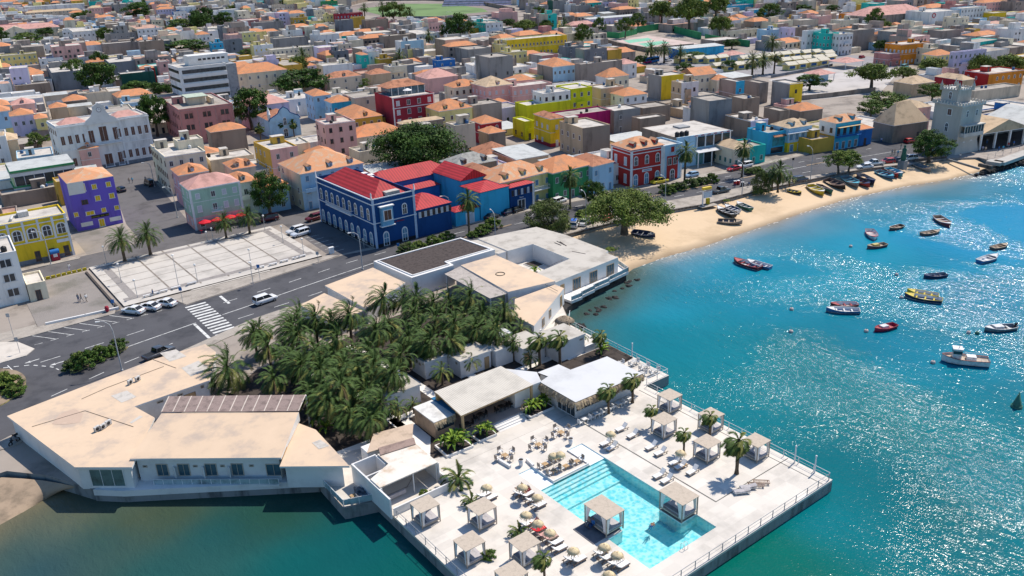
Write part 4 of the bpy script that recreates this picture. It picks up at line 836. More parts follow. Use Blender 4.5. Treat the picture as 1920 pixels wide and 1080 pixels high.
# --- daybeds ----------------------------------------------------------------
def daybed_proto(w=2.35,d=2.2,h=2.3):
 r=thing('daybed','','daybed');rg=random.Random(2)
 b=MB();b.box(-w/2-.1,-d/2-.1,h,w/2+.1,d/2+.1,h+.05);b.build('slat_roof',woodd,r)
 b=MB()
 for x0,y0,x1,y1 in((-w/2,-d/2,w/2,-d/2+.07),(-w/2,d/2-.07,w/2,d/2),(-w/2,-d/2+.07,-w/2+.07,d/2-.07),(w/2-.07,-d/2+.07,w/2,d/2-.07)):b.box(x0,y0,h-.1,x1,y1,h-.002)
 b.build('roof_frame',woodg,r)
 for u,v in((-1,-1),(1,-1),(-1,1),(1,1)):b=MB();b.box(u*w/2-.045,v*d/2-.045,0,u*w/2+.045,v*d/2+.045,h-.1);b.build('post',woodg,r)
 b=MB();b.box(-w/2+.05,-d/2+.05,.22,w/2-.05,d/2-.05,.36);b.build('platform',woodd,r)
 b=MB();b.box(-w/2+.35,-d/2+.1,.36,w/2-.12,d/2-.1,.52);b.build('mattress',[cushg],r)
 b=MB();b.box(-w/2+.36,-d/2+.2,.52,-w/2+.8,d/2-.2,.62);b.build('pillow',cushd,r)
 def curtain(cx,cy,ax):
  b=MB();n=8;V=[]
  for i in range(n+1):
   f=i/n;zz=h-.1-f*(h-.5);wd=.42*(1-.65*math.sin(min(1,f*1.15)*math.pi*.5))+.06
   for j in range(5):g=j/4;fold=.035*math.sin(j*2.4+i*.2);V.append((cx+ax[0]*wd*g+ax[1]*fold,cy+ax[1]*wd*g+ax[0]*fold,zz))
  b.add(V,[(i*5+j,i*5+j+1,(i+1)*5+j+1,(i+1)*5+j)for i in range(n)for j in range(4)],0,True);b.build('curtain',cloth,r)
 curtain(-w/2+.03,-d/2+.1,(0,1));curtain(w/2-.03,-d/2+.1,(0,1));curtain(-w/2+.03,d/2-.1,(0,-1));curtain(w/2-.03,d/2-.1,(0,-1))
 curtain(-w/2+.1,-d/2,(1,0));curtain(w/2-.1,d/2,(-1,0))
 return r
db =Proto(daybed_proto())
def from_front(px,py,dx,dy,z=0):p=P(px,py,z);return(p.x+dx,p.y+dy,z)
for(px,py),lab in zip([(792.5,993.5),(899.5,998.5),(876,1067),(980.5,1068.5),(955,1128),(1255,779),(1244,826),(1333,817),(1325.7,871),(1418.7,869)],['roofed daybed closest to the bay railing below the shower rooms','roofed daybed in front of the small palm and thatch parasol','roofed daybed beside the round green bush at the deck edge','roofed daybed next to the row of loungers with the red towel','roofed daybed cut off by the bottom edge of the photo','roofed daybed against the seaward railing nearest the restaurant','roofed daybed inland of the palm by the seaward railing, beside loungers','roofed daybed with a palm leaning before it at the seaward railing','roofed daybed beside the thatch parasol and three loungers right of the pool','roofed daybed behind the leaning palm at the seaward railing']):
 db.put(from_front(px,py,1.17,1.1),0,lab,'roofed daybeds on the pool deck')
b =MB();b.box(49.95,54.0,-.3,54.0,57.3,.06);struct(b.build('daybed_platform',mat('dark_decking',(.17,.17,.19),.85,.15,1,wave=('X',2.2,.7))))
db.put((53.0,55.6,.06),0,'roofed daybed on the dark platform at the bay side of the pool with two people','roofed daybeds on the pool deck',(1.07,1.55,1.05))
b =MB();b.box(59.78,50.42,-1.4,62.22,53.63,.05);struct(b.build('daybed_platform',mat('pale_decking',(.34,.30,.27),.85,.15,1,wave=('X',2.2,.7))))
db.put((61.05,52.0,.05),0,'roofed daybed standing on the square island at the sea side of the pool','roofed daybeds on the pool deck',(1.07,1.5,1.05))
# --- loungers ------------------------------------------------------------
brown =mat('brown_slats',(.17,.125,.10),.85,.2,2)
def lounger_proto(frame,cush,label,back=None,up=38,bare=False):
 r=thing('sun_lounger',label,'lounger');L,w=1.95,.66
 b=MB()
 for s in(-1,1):b.box(-L/2,s*w/2-.035,.24,L/2,s*w/2+.035,.32)
 for i in range(9):x=-L/2+.75+i*.145;b.box(x,-w/2+.035,.27,x+.07,w/2-.035,.31)
 b.build('frame',frame,r)
 for u in(-1,1):
  for v in(-1,1):b=MB();b.box(u*(L/2-.2)-.035,v*(w/2-.04)-.035,0,u*(L/2-.2)+.035,v*(w/2-.04)+.035,.24);b.build('leg',frame,r)
 c,s_=math.cos(R(up)),math.sin(R(up));bl=.74;x0=-L/2+.72
 def bp(u,z):return(x0-u*c+z*s_*0,u*s_+.33)
 b=MB()
 for i in range(6):
  u=i*bl/6;a=(x0-u*c,.33+u*s_);d=(x0-(u+.07)*c,.33+(u+.07)*s_);b.add([(a[0],-w/2,a[1]),(d[0],-w/2,d[1]),(d[0],w/2,d[1]),(a[0],w/2,a[1])],[(0,1,2,3),(3,2,1,0)])
 b.build('backrest',frame,r)
 if not bare:
  b=MB();b.box(x0,-w/2+.03,.33,L/2-.03,w/2-.03,.41);t=.075;a0=Vector((x0,0,.34));a1=Vector((x0-bl*c,0,.34+bl*s_));n=Vector((s_,0,c))*t
  V=[p+Vector((0,y,0))for y in(-w/2+.03,w/2-.03)for p in(a0,a1,a1+n,a0+n)];b.add(V,[(3,2,1,0),(4,5,6,7),(0,1,5,4),(1,2,6,5),(2,3,7,6),(3,0,4,7)]);b.build('cushion',cush,r)
 return Proto(r)
lw =lounger_proto(brown,cloth,'brown lounger with white cushion');lg=lounger_proto(woodg,cloth,'wooden lounger with white cushion',up=45);lp_=lounger_proto(brown,mat('pink_cushion',(.50,.30,.27),.9,.1,2),'brown lounger with dusty pink cushion');lr=lounger_proto(brown,mat('red_towel',(.55,.015,.03),.9,.1,2),'lounger with red towel');lb=lounger_proto(mat('bare_timber',(.33,.25,.20),.85,.2,2),None,'bare wooden lounger',up=3,bare=True);lf_=lounger_proto(mat('white_frame',(.6,.6,.6),.7,.1,1),cushg,'white framed lounger',up=12)
# rows beside the pool on the bay side: heads towards the bay
LN =dict(row1=[(975,924),(987,928),(998,937),(1010,948)],row2=[(987,983),(1009,994),(1018,1003),(1031,1009),(1041,1018),(1048,1029)],row3=[(1071,1047),(1084,1050)],row4=[(1126,1036),(1137,1046),(1153,1056),(1165,1061)],row0=[(906,929),(918,934)])
labs ={('row1',0):'lounger with a sunbather under the first parasol beside the shallow pool end',('row1',1):'second lounger with a sunbather beside the shallow pool end',('row1',2):'empty white lounger next to the sunbathers',('row1',3):'empty white lounger ending the row of the sunbathers',('row2',0):'white lounger beginning the long middle row behind the daybed palm',('row2',1):'lounger spread with a bright red towel',('row2',2):'pink cushioned lounger next to the red towel',('row2',3):'second pink cushioned lounger beside the row with the red towel',('row2',4):'white lounger after the pink ones in the middle row',('row2',5):'white lounger ending the middle row toward the deck edge',('row3',0):'lounger left of the parasol standing alone below the pool platform',('row3',1):'lounger right of the parasol standing alone below the pool platform',('row4',0):'lounger under the parasol by the lower pool side',('row4',1):'lounger between the two parasols at the lower pool side',('row4',2):'lounger under the second parasol nearest the pool corner',('row4',3):'outermost lounger nearest the lower pool corner',('row0',0):'lounger beside the parasol behind the daybed with the small palm',('row0',1):'second lounger beside the parasol behind the daybed with the small palm'}
for k,l in LN.items():
 for i,(px,py)in enumerate(l):
  pr=lw
  if k=='row2' and i==1:pr=lr
  if k=='row2' and i in(2,3):pr=lp_
  p=P(px,py,.3);pr.put((p.x,p.y,0),rnd.uniform(-.05,.05),labs[(k,i)],'loungers beside the pool')
for(px,py),lab in zip([(1137,830),(1148,838),(1166,803),(1187,815),(1222,837),(1239,848),(1266,866),(1277,873),(1299,883),(1237,890),(1251,899)],['lounger beside the deck channel at the head of the pool','second lounger of the pair at the head of the pool','lounger of the sea side row closest to the restaurant palms','lounger between the restaurant palm and the daybeds','lounger of the pair beside the daybed, inland one','lounger of the pair beside the daybed, seaward one','lounger half under the thatch parasol by the daybed','second lounger by the thatch parasol and small table','lounger with wide back beside the small table','lounger of the pair next to the pool island, inland one','lounger of the pair next to the pool island, seaward one']):
 p=P(px,py,.3);lg.put((p.x,p.y,0),R(180)+rnd.uniform(-.06,.06),lab,'loungers on the sea side of the deck')
for(px,py),lab in zip([(1391,922),(1403,914)],['white striped lounger by the palm shadow, nearer the pool','white striped lounger by the palm shadow, nearer the sea']):p=P(px,py,.2);lf_.put((p.x,p.y,0),R(150),lab,'striped loungers by the leaning palm')
for(px,py),lab in zip([(1417,909),(1427,904)],['bare slatted lounger next to the white striped ones','outermost bare slatted lounger toward the seaward railing']):p=P(px,py,.2);lb.put((p.x,p.y,0),R(-45),lab,'bare loungers by the leaning palm')
table_set('side_table','small wooden side table between loungers by the daybed',*tuple(P(1281,875,0))[:2],-.35,woodl,.9)
# --- thatch parasols ----------------------------------------------------
def parasol_proto():
 r=thing('thatch_parasol','','parasol');rg=random.Random(3)
 b=MB();b.tube([(0,0,0),(0,0,2.25)],.03,0,6);b.build('pole',woodg,r);b=MB();b.lathe([(.3,0),(.28,.07),(.04,.09)],0,10);b.build('base',cushg,r)
 b=MB();b.lathe([(.02,2.42),(.45,2.28),(.85,1.98),(.83,1.95),(0,2.22)],0,14)
 for i in range(150):
  a=rg.uniform(0,6.283);rr=rg.uniform(.05,.88);z=2.42-rr*.5;d=Vector((math.cos(a),math.sin(a),0));s=Vector((-d.y,d.x,0))*.05;p=d*rr+Vector((0,0,z+.03));q=d*(rr+.22)+Vector((0,0,z-.28));b.add([p-s,p+s,q+s*.5,q-s*.5],[(0,1,2,3)],rg.choice([0,0,1]))
 b.build('thatch',[mat('straw',(.66,.53,.33),.95,.2,4),thatch],r);return Proto(r)
pz =parasol_proto()
for(px,py),lab in zip([(979,911),(1007,929),(986,962),(1008,979),(1031,997),(1075,1030),(1133,1024),(1157,1039),(1142,1077),(912,911),(1038,851),(1050,851),(1276,847),(1145,812)],['thatch parasol shading the two sunbathers','thatch parasol over the white loungers beside the pool steps','thatch parasol at the start of the middle lounger row','thatch parasol above the red towel','thatch parasol beside the pink loungers','thatch parasol standing alone with two loungers below the pool platform','larger thatch parasol at the lower pool side','thatch parasol nearest the lower pool corner','thatch parasol cut by the bottom of the photo','thatch parasol behind the two daybeds near the low palm','thatch parasol on the pool terrace island, inland one','thatch parasol on the pool terrace island, seaward one','thatch parasol by the small palm and daybed on the sea side','thatch parasol beside the deck channel near the restaurant']):
 p=P(px,py,2.1);pz.put((p.x,p.y,0),rnd.uniform(0,6),lab,'thatch parasols on the pool deck',(.78,.78,rnd.uniform(.9,1.02)))
ac =chair_proto('lounge_chair','wooden armchair with white cushion',woodg,cloth,'armchair')
sets =[((947,858),'by the curb near the low palm'),((1010,838),'in the middle of the terrace'),((1052,815),'below the pavilion steps')]
for(px,py),wh in sets:
 c=P(px,py);table_set('coffee_table','low wooden coffee table '+wh,c.x,c.y,-.3,woodl,.9)
 for(u,v,a),sd in zip(((-1.2,0,90),(1.2,.1,-90),(0,-1.1,180),(.1,1.15,0)),('bay','sea','pool','bar')):ac.put((c.x+u,c.y+v,0),R(a),'armchair on the %s side of the coffee table %s'%(sd,wh),'armchairs on the terrace')
n =0
for i,(x,y)in enumerate([(55.2,66.8),(57.0,66.6),(58.7,66.5),(55.3,68.6),(57.1,68.6)]):
 nm=['nearest the pool corner','at the middle of the pool edge','by the shallow shelf','under the parasols','beside the planter'][i]
 table_set('coffee_table','low table on the terrace island %s'%nm,x,y,-.3,woodl,.8)
 for u,v,a,sd in((-.75,0,90,'bay'),(.75,0,-90,'sea')):ac.put((x+u,y+v,0),R(a),'armchair on the %s side of the island table %s'%(sd,nm),'armchairs on the terrace island')
wc =chair_proto('terrace_chair','white chair',mat('white_chair',(.66,.66,.65),.6,.05,1),MATS['white_chair'])
for i in range(5):
 x,y=65.8+i*2.1,73.0;table_set('terrace_table','%s white table along the thatched restaurant front'%['first','second','third','fourth','fifth'][i],x,y,0,MATS['white_chair'],.9)
 for u,a in((-.75,90),(.75,-90)):wc.put((x+u,y,0),R(a),'white chair in the shade of the thatched restaurant front','white chairs along the restaurant front')
for i,(x,y)in enumerate([(80.6,81.6),(82.6,80.4),(82.8,78.4),(82.9,76.4),(80.8,77)]):
 table_set('terrace_table','grey table on the small railed terrace %s'%['beside the restaurant wall','nearest the slim white post','halfway along the railing','in the seaward corner','by the thatch corner'][i],x,y,0.03,acm,.9)
 for u,a in((-.7,90),(.7,-90)):wc.put((x+u,y,.03),R(a),'white chair on the small railed terrace beside the restaurant','white chairs on the railed terrace')
for(px,py),lab in zip([(1070,833),(977,873)],['tall white planter at the head of the pool shelf','tall white planter by the curb near the shallow pool corner']):
 p=P(px,py);t=thing('planter',lab,'planter',p);b=MB();b.lathe([(.22,0),(.36,.95),(.33,.95),(.30,.85),(0,.85)],0,14);b.build('pot',white,t);b=MB();b.lathe([(.3,.86),(0,.88)],0,10);b.build('soil',mulch,t)
for lab,a,c in(('low white curb below the armchairs near the shallow pool corner',(930,862),(957,878)),('low white curb beside the terrace island steps',(988,864),(1000,876))):
 A,C=P(*a),P(*c);b=MB();d=C-A;L_=d.length;b.box(0,-.15,0,L_,.15,.4);tag(b.build('deck_curb',white,None,tuple(A),math.atan2(d.y,d.x)),lab,'curb')
b =MB();b.box(53.97,65.4,-.26,59.73,65.55,.18);b.box(53.97,65.55,-.26,54.1,69.4,.18);b.box(59.6,65.55,-.26,59.73,69.4,.18);struct(b.build('terrace_kerb',white))
# planting beds before the bar
for lab,poly,bans in(('white walled bed of banana plants below the bar hut',[(47.0,78.0),(51.0,77.8),(51.0,81.0),(47.2,81.2)],[(48,80),(49.2,79.6),(50.3,80.2),(48.6,78.9),(50,78.7)]),('white walled bed beside the pavilion steps',[(52.2,78.2),(55.0,78.1),(55.2,80),(52.2,80.1)],[(53,79.2),(54.2,79.4),(53.7,78.6)]),('white walled bed between steps and restaurant',[(61,78.5),(65.2,78.5),(65.2,81),(60.6,80.2)],[(61.6,79.4),(62.6,79.6),(63.6,80),(64.6,80.2),(64.4,79.2),(62.0,80)])):
 cx=sum(p[0]for p in poly)/4;cy=sum(p[1]for p in poly)/4;t=thing('planting_bed',lab,'planter',(cx,cy,0));L_=[(p[0]-cx,p[1]-cy)for p in poly]
 b=MB();b.prism(L_,0,.35,0);b.build('kerb',white,t);b=MB();b.sheet([(p[0]*.9,p[1]*.9)for p in L_],.37);b.build('soil',mulch,t)
 for i,(x,y)in enumerate(bans):banana(i%2,x,y,rnd.uniform(1.0,1.5),'banana plant in the '+lab,'banana plants in the '+lab,.36)
for x,y,s in((81.4,86.2,1.2),(82.8,87.2,1.1)):banana(1,x,y,s,'banana plant in the dark gravel bed behind the restaurant','banana plants in the gravel bed')
sheetobj('gravel_bed',[(70.8,81.4),(77.6,81.2),(84.4,82.2),(84.6,88.2),(74,88.2),(70.8,85)],.025,mulch)
for px,py,s in((598,800,1.5),(612,812,1.3)):p=P(px,py);banana(1,p.x,p.y,s,'banana plant at the tip of the hotel roof by the white path','banana plants by the hotel roof')
shrub(2,*tuple(P(796,932))[:2],.75,'small bright shrub above the daybed by the bay railing',1.1,z=0);shrub(0,*tuple(P(917,1045))[:2],.85,'round green bush beside the daybed at the deck edge',.8,z=0)
# swimming pool ladder, buoy etc.
t =thing('pool_ladder','steel ladder with two curved handles at the outer pool edge','ladder',(56.9,47.4,0));
for s in(-.25,.25):b=MB();b.tube([(s,-.3,0),(s,-.25,.7),(s,0,.8),(s,.25,.6),(s,.3,-.9)],.03,0,5);b.build('handle',railm,t)
b =MB();b.box(-.25,.26,-.35,.25,.32,-.31);b.build('tread',railm,t)
# ================================================================== HOUSES
WALLC =dict(white=(.76,.75,.73),cream=(.76,.67,.5),beige=(.62,.52,.4),tan=(.58,.43,.28),grey=(.34,.325,.31),slate=(.22,.24,.265),brown=(.33,.255,.2),taupe=(.39,.32,.275),pink=(.74,.43,.38),rose=(.5,.22,.2),lilac=(.62,.56,.72),lblue=(.4,.6,.74),sky=(.05,.42,.64),blue=(.03,.16,.44),navy=(.008,.06,.20),teal=(.03,.5,.43),mint=(.36,.54,.42),lime=(.66,.66,.02),yellow=(.8,.56,.03),pale=(.8,.68,.28),ochre=(.58,.36,.06),orange=(.7,.25,.03),red=(.44,.035,.03),crimson=(.32,.03,.05),magenta=(.42,.015,.13),purple=(.165,.115,.55),green=(.05,.28,.11),stone=(.3,.25,.205),dgreen=(.03,.11,.08),lgreen=(.44,.56,.32))
WM ={}
def wallm(k):
 if k not in WM:
  bare=k in('grey','slate','brown','taupe','stone')
  WM[k]=mat('wall_'+k,WALLC[k],.9,.24 if bare else .15,.22 if bare else .3,streak=True,brick=(1.1,.86,.03)if bare else None)
 return WM[k]
tileo =mat('orange_tile',(.64,.27,.125),.9,.2,.5,dirt=(.46,.24,.14),wave=('X',1.4,.72,.6),bump=.3,bscale=4)
tiler =mat('red_brown_tile',(.50,.22,.125),.9,.22,.5,wave=('X',1.4,.72,.6));tilep=mat('pink_tile',(.62,.34,.29),.9,.14,.4,wave=('X',1.4,.8,.6));tilet=mat('tan_tile',(.58,.43,.28),.9,.16,.4,wave=('X',1.6,.8,.6));tilex=mat('old_patchy_tile',(.66,.32,.165),.9,.2,.55,dirt=(.56,.44,.32),wave=('X',1.4,.72,.6));slatem=mat('grey_slate',(.36,.36,.33),.9,.18,.8,wave=('Y',1.4,.8));redtin=mat('red_tin',(.50,.035,.042),.7,.1,.4,wave=('X',.42,.62,0));greytin=mat('grey_tin',(.50,.51,.49),.6,.12,.4,wave=('X',1,.85,0))
flatc =mat('roof_concrete',(.345,.31,.27),.95,.22,.3,dirt=(.22,.195,.17));flatw=mat('roof_lime_wash',(.50,.465,.42),.9,.16,.3,dirt=(.33,.30,.27));flatt=mat('roof_terracotta_flat',(.46,.28,.21),.9,.16,.3)
ROOFM =dict(h=tileo,g=tileo,o=tileo,r=tiler,p=tilep,t=tilet,x=tilex,s=slatem,f=flatc,w=flatw,c=flatt,T=redtin,m=greytin)
trim =mat('white_trim',(.74,.74,.74),.8,.06,1);wframe=mat('window_frame',(.62,.62,.62),.7,.08,2);shut_b=mat('shutter_blue',(.12,.26,.38),.8,.1,2);shut_d=mat('shutter_brown',(.14,.07,.05),.8,.15,2);shut_y=mat('shutter_yellow',(.70,.48,.02),.7,.08,2);shut_g=mat('shutter_green',(.03,.16,.11),.8,.1,2);shut_w=mat('shutter_white',(.55,.56,.60),.8,.08,2);glz=glass('window_glass',(.035,.045,.055),.15)
def win_mesh(kind):
 """unit window 1 wide, 1 high, origin bottom centre, facing -Y"""
 b=MB();fr,pn={'w':(wframe,glz),'d':(shut_d,glz),'b':(wframe,shut_b),'y':(trim,shut_y),'g':(wframe,shut_g),'s':(trim,shut_w),'a':(trim,glz),'A':(trim,shut_b),'n':(None,glz),'B':(trim,shut_d)}[kind]
 if kind in 'aA':
  n=8;prof=[(-.5,0),(.5,0)]+[(.5*math.cos(math.pi*i/n),.72+.28*math.sin(math.pi*i/n))for i in range(n+1)]
  inn=[(-.36,.03),(.36,.03)]+[(.36*math.cos(math.pi*i/n),.72+.19*math.sin(math.pi*i/n))for i in range(n+1)]
  b.add([(x,-.05,z)for x,z in prof]+[(x,-.05,z)for x,z in inn]+[(x,.02,z)for x,z in prof],[(i,(i+1)%len(prof),len(prof)+(i+1)%len(prof),len(prof)+i)for i in range(len(prof))]+[(i,2*len(prof)+i,2*len(prof)+(i+1)%len(prof),(i+1)%len(prof))for i in range(len(prof))],0)
  b.add([(x,-.02,z)for x,z in inn],[tuple(range(len(inn)))],1)
  b.box(-.03,-.04,.03,.03,-.021,.9,0);b.box(-.36,-.04,.5,.36,-.021,.54,0)
 elif kind=='n':b.box(-.5,-.02,0,.5,.01,1,1)
 else:
  t=.10
  b.box(-.5,-.06,0,-.5+t,.01,1,0);b.box(.5-t,-.06,0,.5,.01,1,0);b.box(-.5+t,-.06,1-t*.7,.5-t,.01,1,0);b.box(-.56,-.09,-.04,.56,.01,.05,0);b.box(-.5+t,-.03,.05,.5-t,.005,1-t*.7,1)
  if kind in 'wd':b.box(-.035,-.05,.05,.035,-.031,1-t*.7,0)
  else:
   b.box(-.012,-.034,.06,.012,-.031,.92,0)
 return b.mesh('window',[fr or wframe,pn])
WIN ={k:win_mesh(k)for k in 'wdbygsaAnB'}
def face_win(root,face,u,z,kind='w',w=1.0,h=1.4,name='window'):
 if face=='F':return inst(WIN[kind],name,root,(u,-.005,z),0,(w,1,h))
 return inst(WIN[kind],name,root,(-.005,u,z),R(-90),(w,1,h))
def grid_win(root,face,ln,h,kind,pitch=2.5,fl=3.1,w=1.0,hh=1.45,z0=.95,door=True,skip=0,z_from=0):
 n=max(1,int((ln-.6)/pitch));nf=max(1,int(h/fl))
 for f in range(nf):
  for i in range(n):
   if rnd.random()<skip or f<z_from:continue
   u=ln*(i+.5)/n;zz=f*h/nf+z0
   if f==0 and door and i%2==0 and face=='F':face_win(root,face,u,.05,kind,w*.95,2.1,'door')
   else:face_win(root,face,u,zz,kind,w,min(hh,h/nf-z0-.3))
def hip(b,w,d,h,rise=None,ov=.35,k=0,gable=False,ke=1,along=None):
 rise=rise or min(w,d)/2*math.tan(R(27));x0,y0,x1,y1=-ov,-ov,w+ov,d+ov;zb=h-.12
 if along is None:along='X' if w>=d else 'Y'
 if along=='X':
  i=0 if gable else min((y1-y0)/2,(x1-x0)/2-.01);a,c=(x0+i,(y0+y1)/2,h+rise),(x1-i,(y0+y1)/2,h+rise)
  q=[(x0,y0,h),(x1,y0,h),(x1,y1,h),(x0,y1,h)];fs=[(0,1,5,4),(2,3,4,5),(1,2,5),(3,0,4)]
 else:
  i=0 if gable else min((x1-x0)/2,(y1-y0)/2-.01);a,c=((x0+x1)/2,y0+i,h+rise),((x0+x1)/2,y1-i,h+rise)
  q=[(x0,y0,h),(x1,y0,h),(x1,y1,h),(x0,y1,h)];fs=[(0,1,4),(1,2,5,4),(2,3,5),(3,0,4,5)]
 b.add(q+[a,c],fs,k);b.add(q+[(p[0],p[1],zb)for p in q],[(0,4,5,1),(1,5,6,2),(2,6,7,3),(3,7,4,0),(4,7,6,5)],ke)
 return rise
FOOT =[];PROT=[]
def protect(x,y,a,w,d,h,hi=0):
 ca,sa=math.cos(a),math.sin(a);c=[(x+ca*u-sa*v,y+sa*u+ca*v)for u,v in((0,0),(w,0),(w,d),(0,d))];t=[PX(*p,h+hi)for p in c];f=[PX(*p,h)for p in(c[0],c[1],c[3])];g=[PX(*p,0)for p in(c[0],c[1],c[3])]
 PROT.append((math.hypot(*c[0]),min(p[0]for p in f),max(p[0]for p in f),max(p[1]*.35+q[1]*.65 for p,q in zip(f[:2],g[:2]))))
OFFS =dict(a=(0,0),b=(480,0),c=(960,0),d=(1440,0),e=(0,270),f=(480,270),g=(960,270),h=(1440,270))
def line_to(px,C,d,h):
 """how far from C along direction d (at height h) the picture column px is reached"""
 q0=Vector((C.x,C.y,h-CH));a0,a1=q0.dot(CAX),d.dot(CAX);k0,k1=q0.dot(CAZ),d.dot(CAZ);t=(px-960)/CF
 den=a1-t*k1
 return(t*k0-a0)/den if abs(den)>1e-6 else 8
tankm =[mat('tank_black',(.02,.02,.022),.5,.1,2),mat('tank_blue',(.03,.10,.24),.5,.1,2),mat('tank_white',(.62,.62,.6),.6,.1,2)]
TANK =[]
for tm in tankm:b=MB();b.lathe([(.45,0),(.5,.1),(.5,.8),(.36,.98),(.14,1.02),(.12,1.1),(0,1.1)],0,12);TANK.append(b.mesh('water_tank',[tm]))
DIST =lambda x,y:math.hypot(x,y)
def house_w(x,y,ang,w,d,h,wall,roof,label,name='house',cat='house',wk='w',wl=None,base=None,clutter=None,group=None,pitch=2.5,fl=3.1,dormers=0,par=.45,skip=.05,rise=None,along=None,ov=.3):
 t=thing(name,label,cat,(x,y,0),ang,group);FOOT.append((x,y,ang,w,d));protect(x,y,ang,w,d,h)
 kf,kl=(wall.split('/')+[wall])[:2]if '/' in wall else(wall,wall);mf,ml=wallm(kf),wallm(kl)
 flat=roof in 'fwc';b=MB();zt=h-par if flat else h-.1
 b.add([(0,0,-.3),(w,0,-.3),(w,d,-.3),(0,d,-.3),(0,0,zt),(w,0,zt),(w,d,zt),(0,d,zt)],[(0,1,5,4)],0)
 b.add([(0,0,-.3),(w,0,-.3),(w,d,-.3),(0,d,-.3),(0,0,zt),(w,0,zt),(w,d,zt),(0,d,zt)],[(1,2,6,5),(2,3,7,6),(3,0,4,7)],1)
 if base:b.box(-.03,-.03,-.3,w+.03,.02,base[1],2);b.box(-.03,.02,-.3,.02,d,base[1],2)
 if flat:
  q=.22
  for x0,y0,x1,y1,k in((0,0,w,q,0),(0,d-q,w,d,1),(0,q,q,d-q,1),(w-q,q,w,d-q,1)):b.box(x0,y0,zt,x1,y1,h,k)
 b.build('wall',[mf,ml]+([wallm(base[0])]if base else[]),t)
 b=MB()
 if flat:b.quad((.2,.2,zt+.02),(w-.2,.2,zt+.02),(w-.2,d-.2,zt+.02),(.2,d-.2,zt+.02));b.build('roof',ROOFM[roof],t)
 elif roof in 'm':b.add([(-.2,-.2,h),(w+.2,-.2,h),(w+.2,d+.2,h+.5),(-.2,d+.2,h+.5),(-.2,-.2,h-.1),(w+.2,-.2,h-.1),(w+.2,d+.2,h+.4),(-.2,d+.2,h+.4)],[(0,1,2,3),(7,6,5,4),(0,4,5,1),(1,5,6,2),(2,6,7,3),(3,7,4,0)]);b.build('roof',ROOFM[roof],t)
 else:
  rs=hip(b,w,d,h,rise,ov,0,roof=='g',1,along);ro=b.build('roof',[ROOFM[roof],trim],t)
  for i in range(dormers):
   u=w*(i+.5)/dormers;dm_=MB();sl=rs/(min(w,d)/2+ov);y0=.6;z0=h+(y0+ov)*sl;
   dm_.box(u-.5,y0,h+.05,u+.5,y0+1.9,z0+.95,1);dm_.add([(u-.65,y0-.15,z0+.9),(u+.65,y0-.15,z0+.9),(u,y0-.15,z0+1.4),(u-.65,y0+2.6,z0+.9),(u+.65,y0+2.6,z0+.9),(u,y0+2.6,z0+1.4)],[(0,1,2),(1,4,5,2),(0,2,5,3)],0)
   dm_.build('dormer',[ROOFM[roof],mf],t);inst(WIN[wk if wk and wk!='n' else 'w'],'window',t,(u,y0-.01,z0-.02),0,(.6,1,.75))
 bare=kf in('brown','grey','slate','taupe','stone')
 if wk:grid_win(t,'F',w,h-(par if flat else 0),wk,pitch if not bare else pitch*1.5,fl,skip=skip if not bare else .35)
 if wl is None:wl=wk if kl not in('brown','grey','slate','taupe','stone')else ''
 if wl:grid_win(t,'L',d,h-(par if flat else 0),wl,pitch*1.15,fl,door=False,skip=skip+.1)
 if not bare and wk and h>4.5:
  if rnd.random()<.55:band(t,w,d,h-.3,.2,.09,None if kf!='white' else wallm('cream'))
  if h>5.8 and rnd.random()<.4:band(t,w,d,h*.5,.12,.06)
  if h>5.8 and rnd.random()<.3:
   b=MB();u0=rnd.uniform(.5,w*.4);u1=rnd.uniform(w*.6,w-.4);b.box(u0,-.9,h*.5-.1,u1,0,h*.5);b.box(u0,-.9,h*.5,u1,-.82,h*.5+.85);b.build('balcony',[mf],t)
 if clutter is None:clutter=flat and w>5 and d>5
 if clutter and flat:
  if rnd.random()<.6:
   bx,by=rnd.uniform(.5,w-3.2),rnd.uniform(d*.35,max(d*.36,d-3.4));sw,sd,shh=rnd.uniform(2,min(4,w*.5)),rnd.uniform(2,3),rnd.uniform(1.9,2.6)
   b=MB();b.box(bx,by,zt,bx+sw,by+sd,zt+shh);b.box(bx-.1,by-.1,zt+shh,bx+sw+.1,by+sd+.1,zt+shh+.12,1);b.build('stair_room',[ml,ROOFM['w']],t);inst(WIN['n'],'door',t,(bx+sw*.5,by-.01,zt+.05),0,(.8,1,1.7))
  for i in range(rnd.choice([0,1,1,2])):inst(rnd.choice(TANK),'water_tank',t,(rnd.uniform(.8,w-.8),rnd.uniform(.8,d-.8),zt+.02),0,rnd.uniform(.8,1.15))
 return t
LASTH =None
def H(tile,cx,cy,xr,xl,h,wall,roof,label,ang=-8,**kw):
 """house by crop pixels of its top front corner, right end column and far left column (or 'd12' metres)"""
 ox,oy=OFFS[tile];C=P(ox+cx/4,oy+cy/4,h);a=R(ang);X=Vector((math.cos(a),math.sin(a),0));Y=Vector((-math.sin(a),math.cos(a),0))
 w=line_to(ox+xr/4,C,X,h)
 d=float(xl[1:])if isinstance(xl,str)else line_to(ox+xl/4,C,Y,h)
 w=min(max(w,2),70);d=min(max(d,2.5),45)
 return house_w(C.x,C.y,a,w,d,h,wall,roof,label,**kw),w,d
def band(root,w,d,z,hh=.22,out=.09,m=None,name='cornice',sides='FL'):
 b=MB()
 if 'F' in sides:b.box(-out,-out,z,w+out,.02,z+hh)
 if 'L' in sides:b.box(-out,.02,z,.02,d+out,z+hh)
 return b.build(name,m or trim,root)
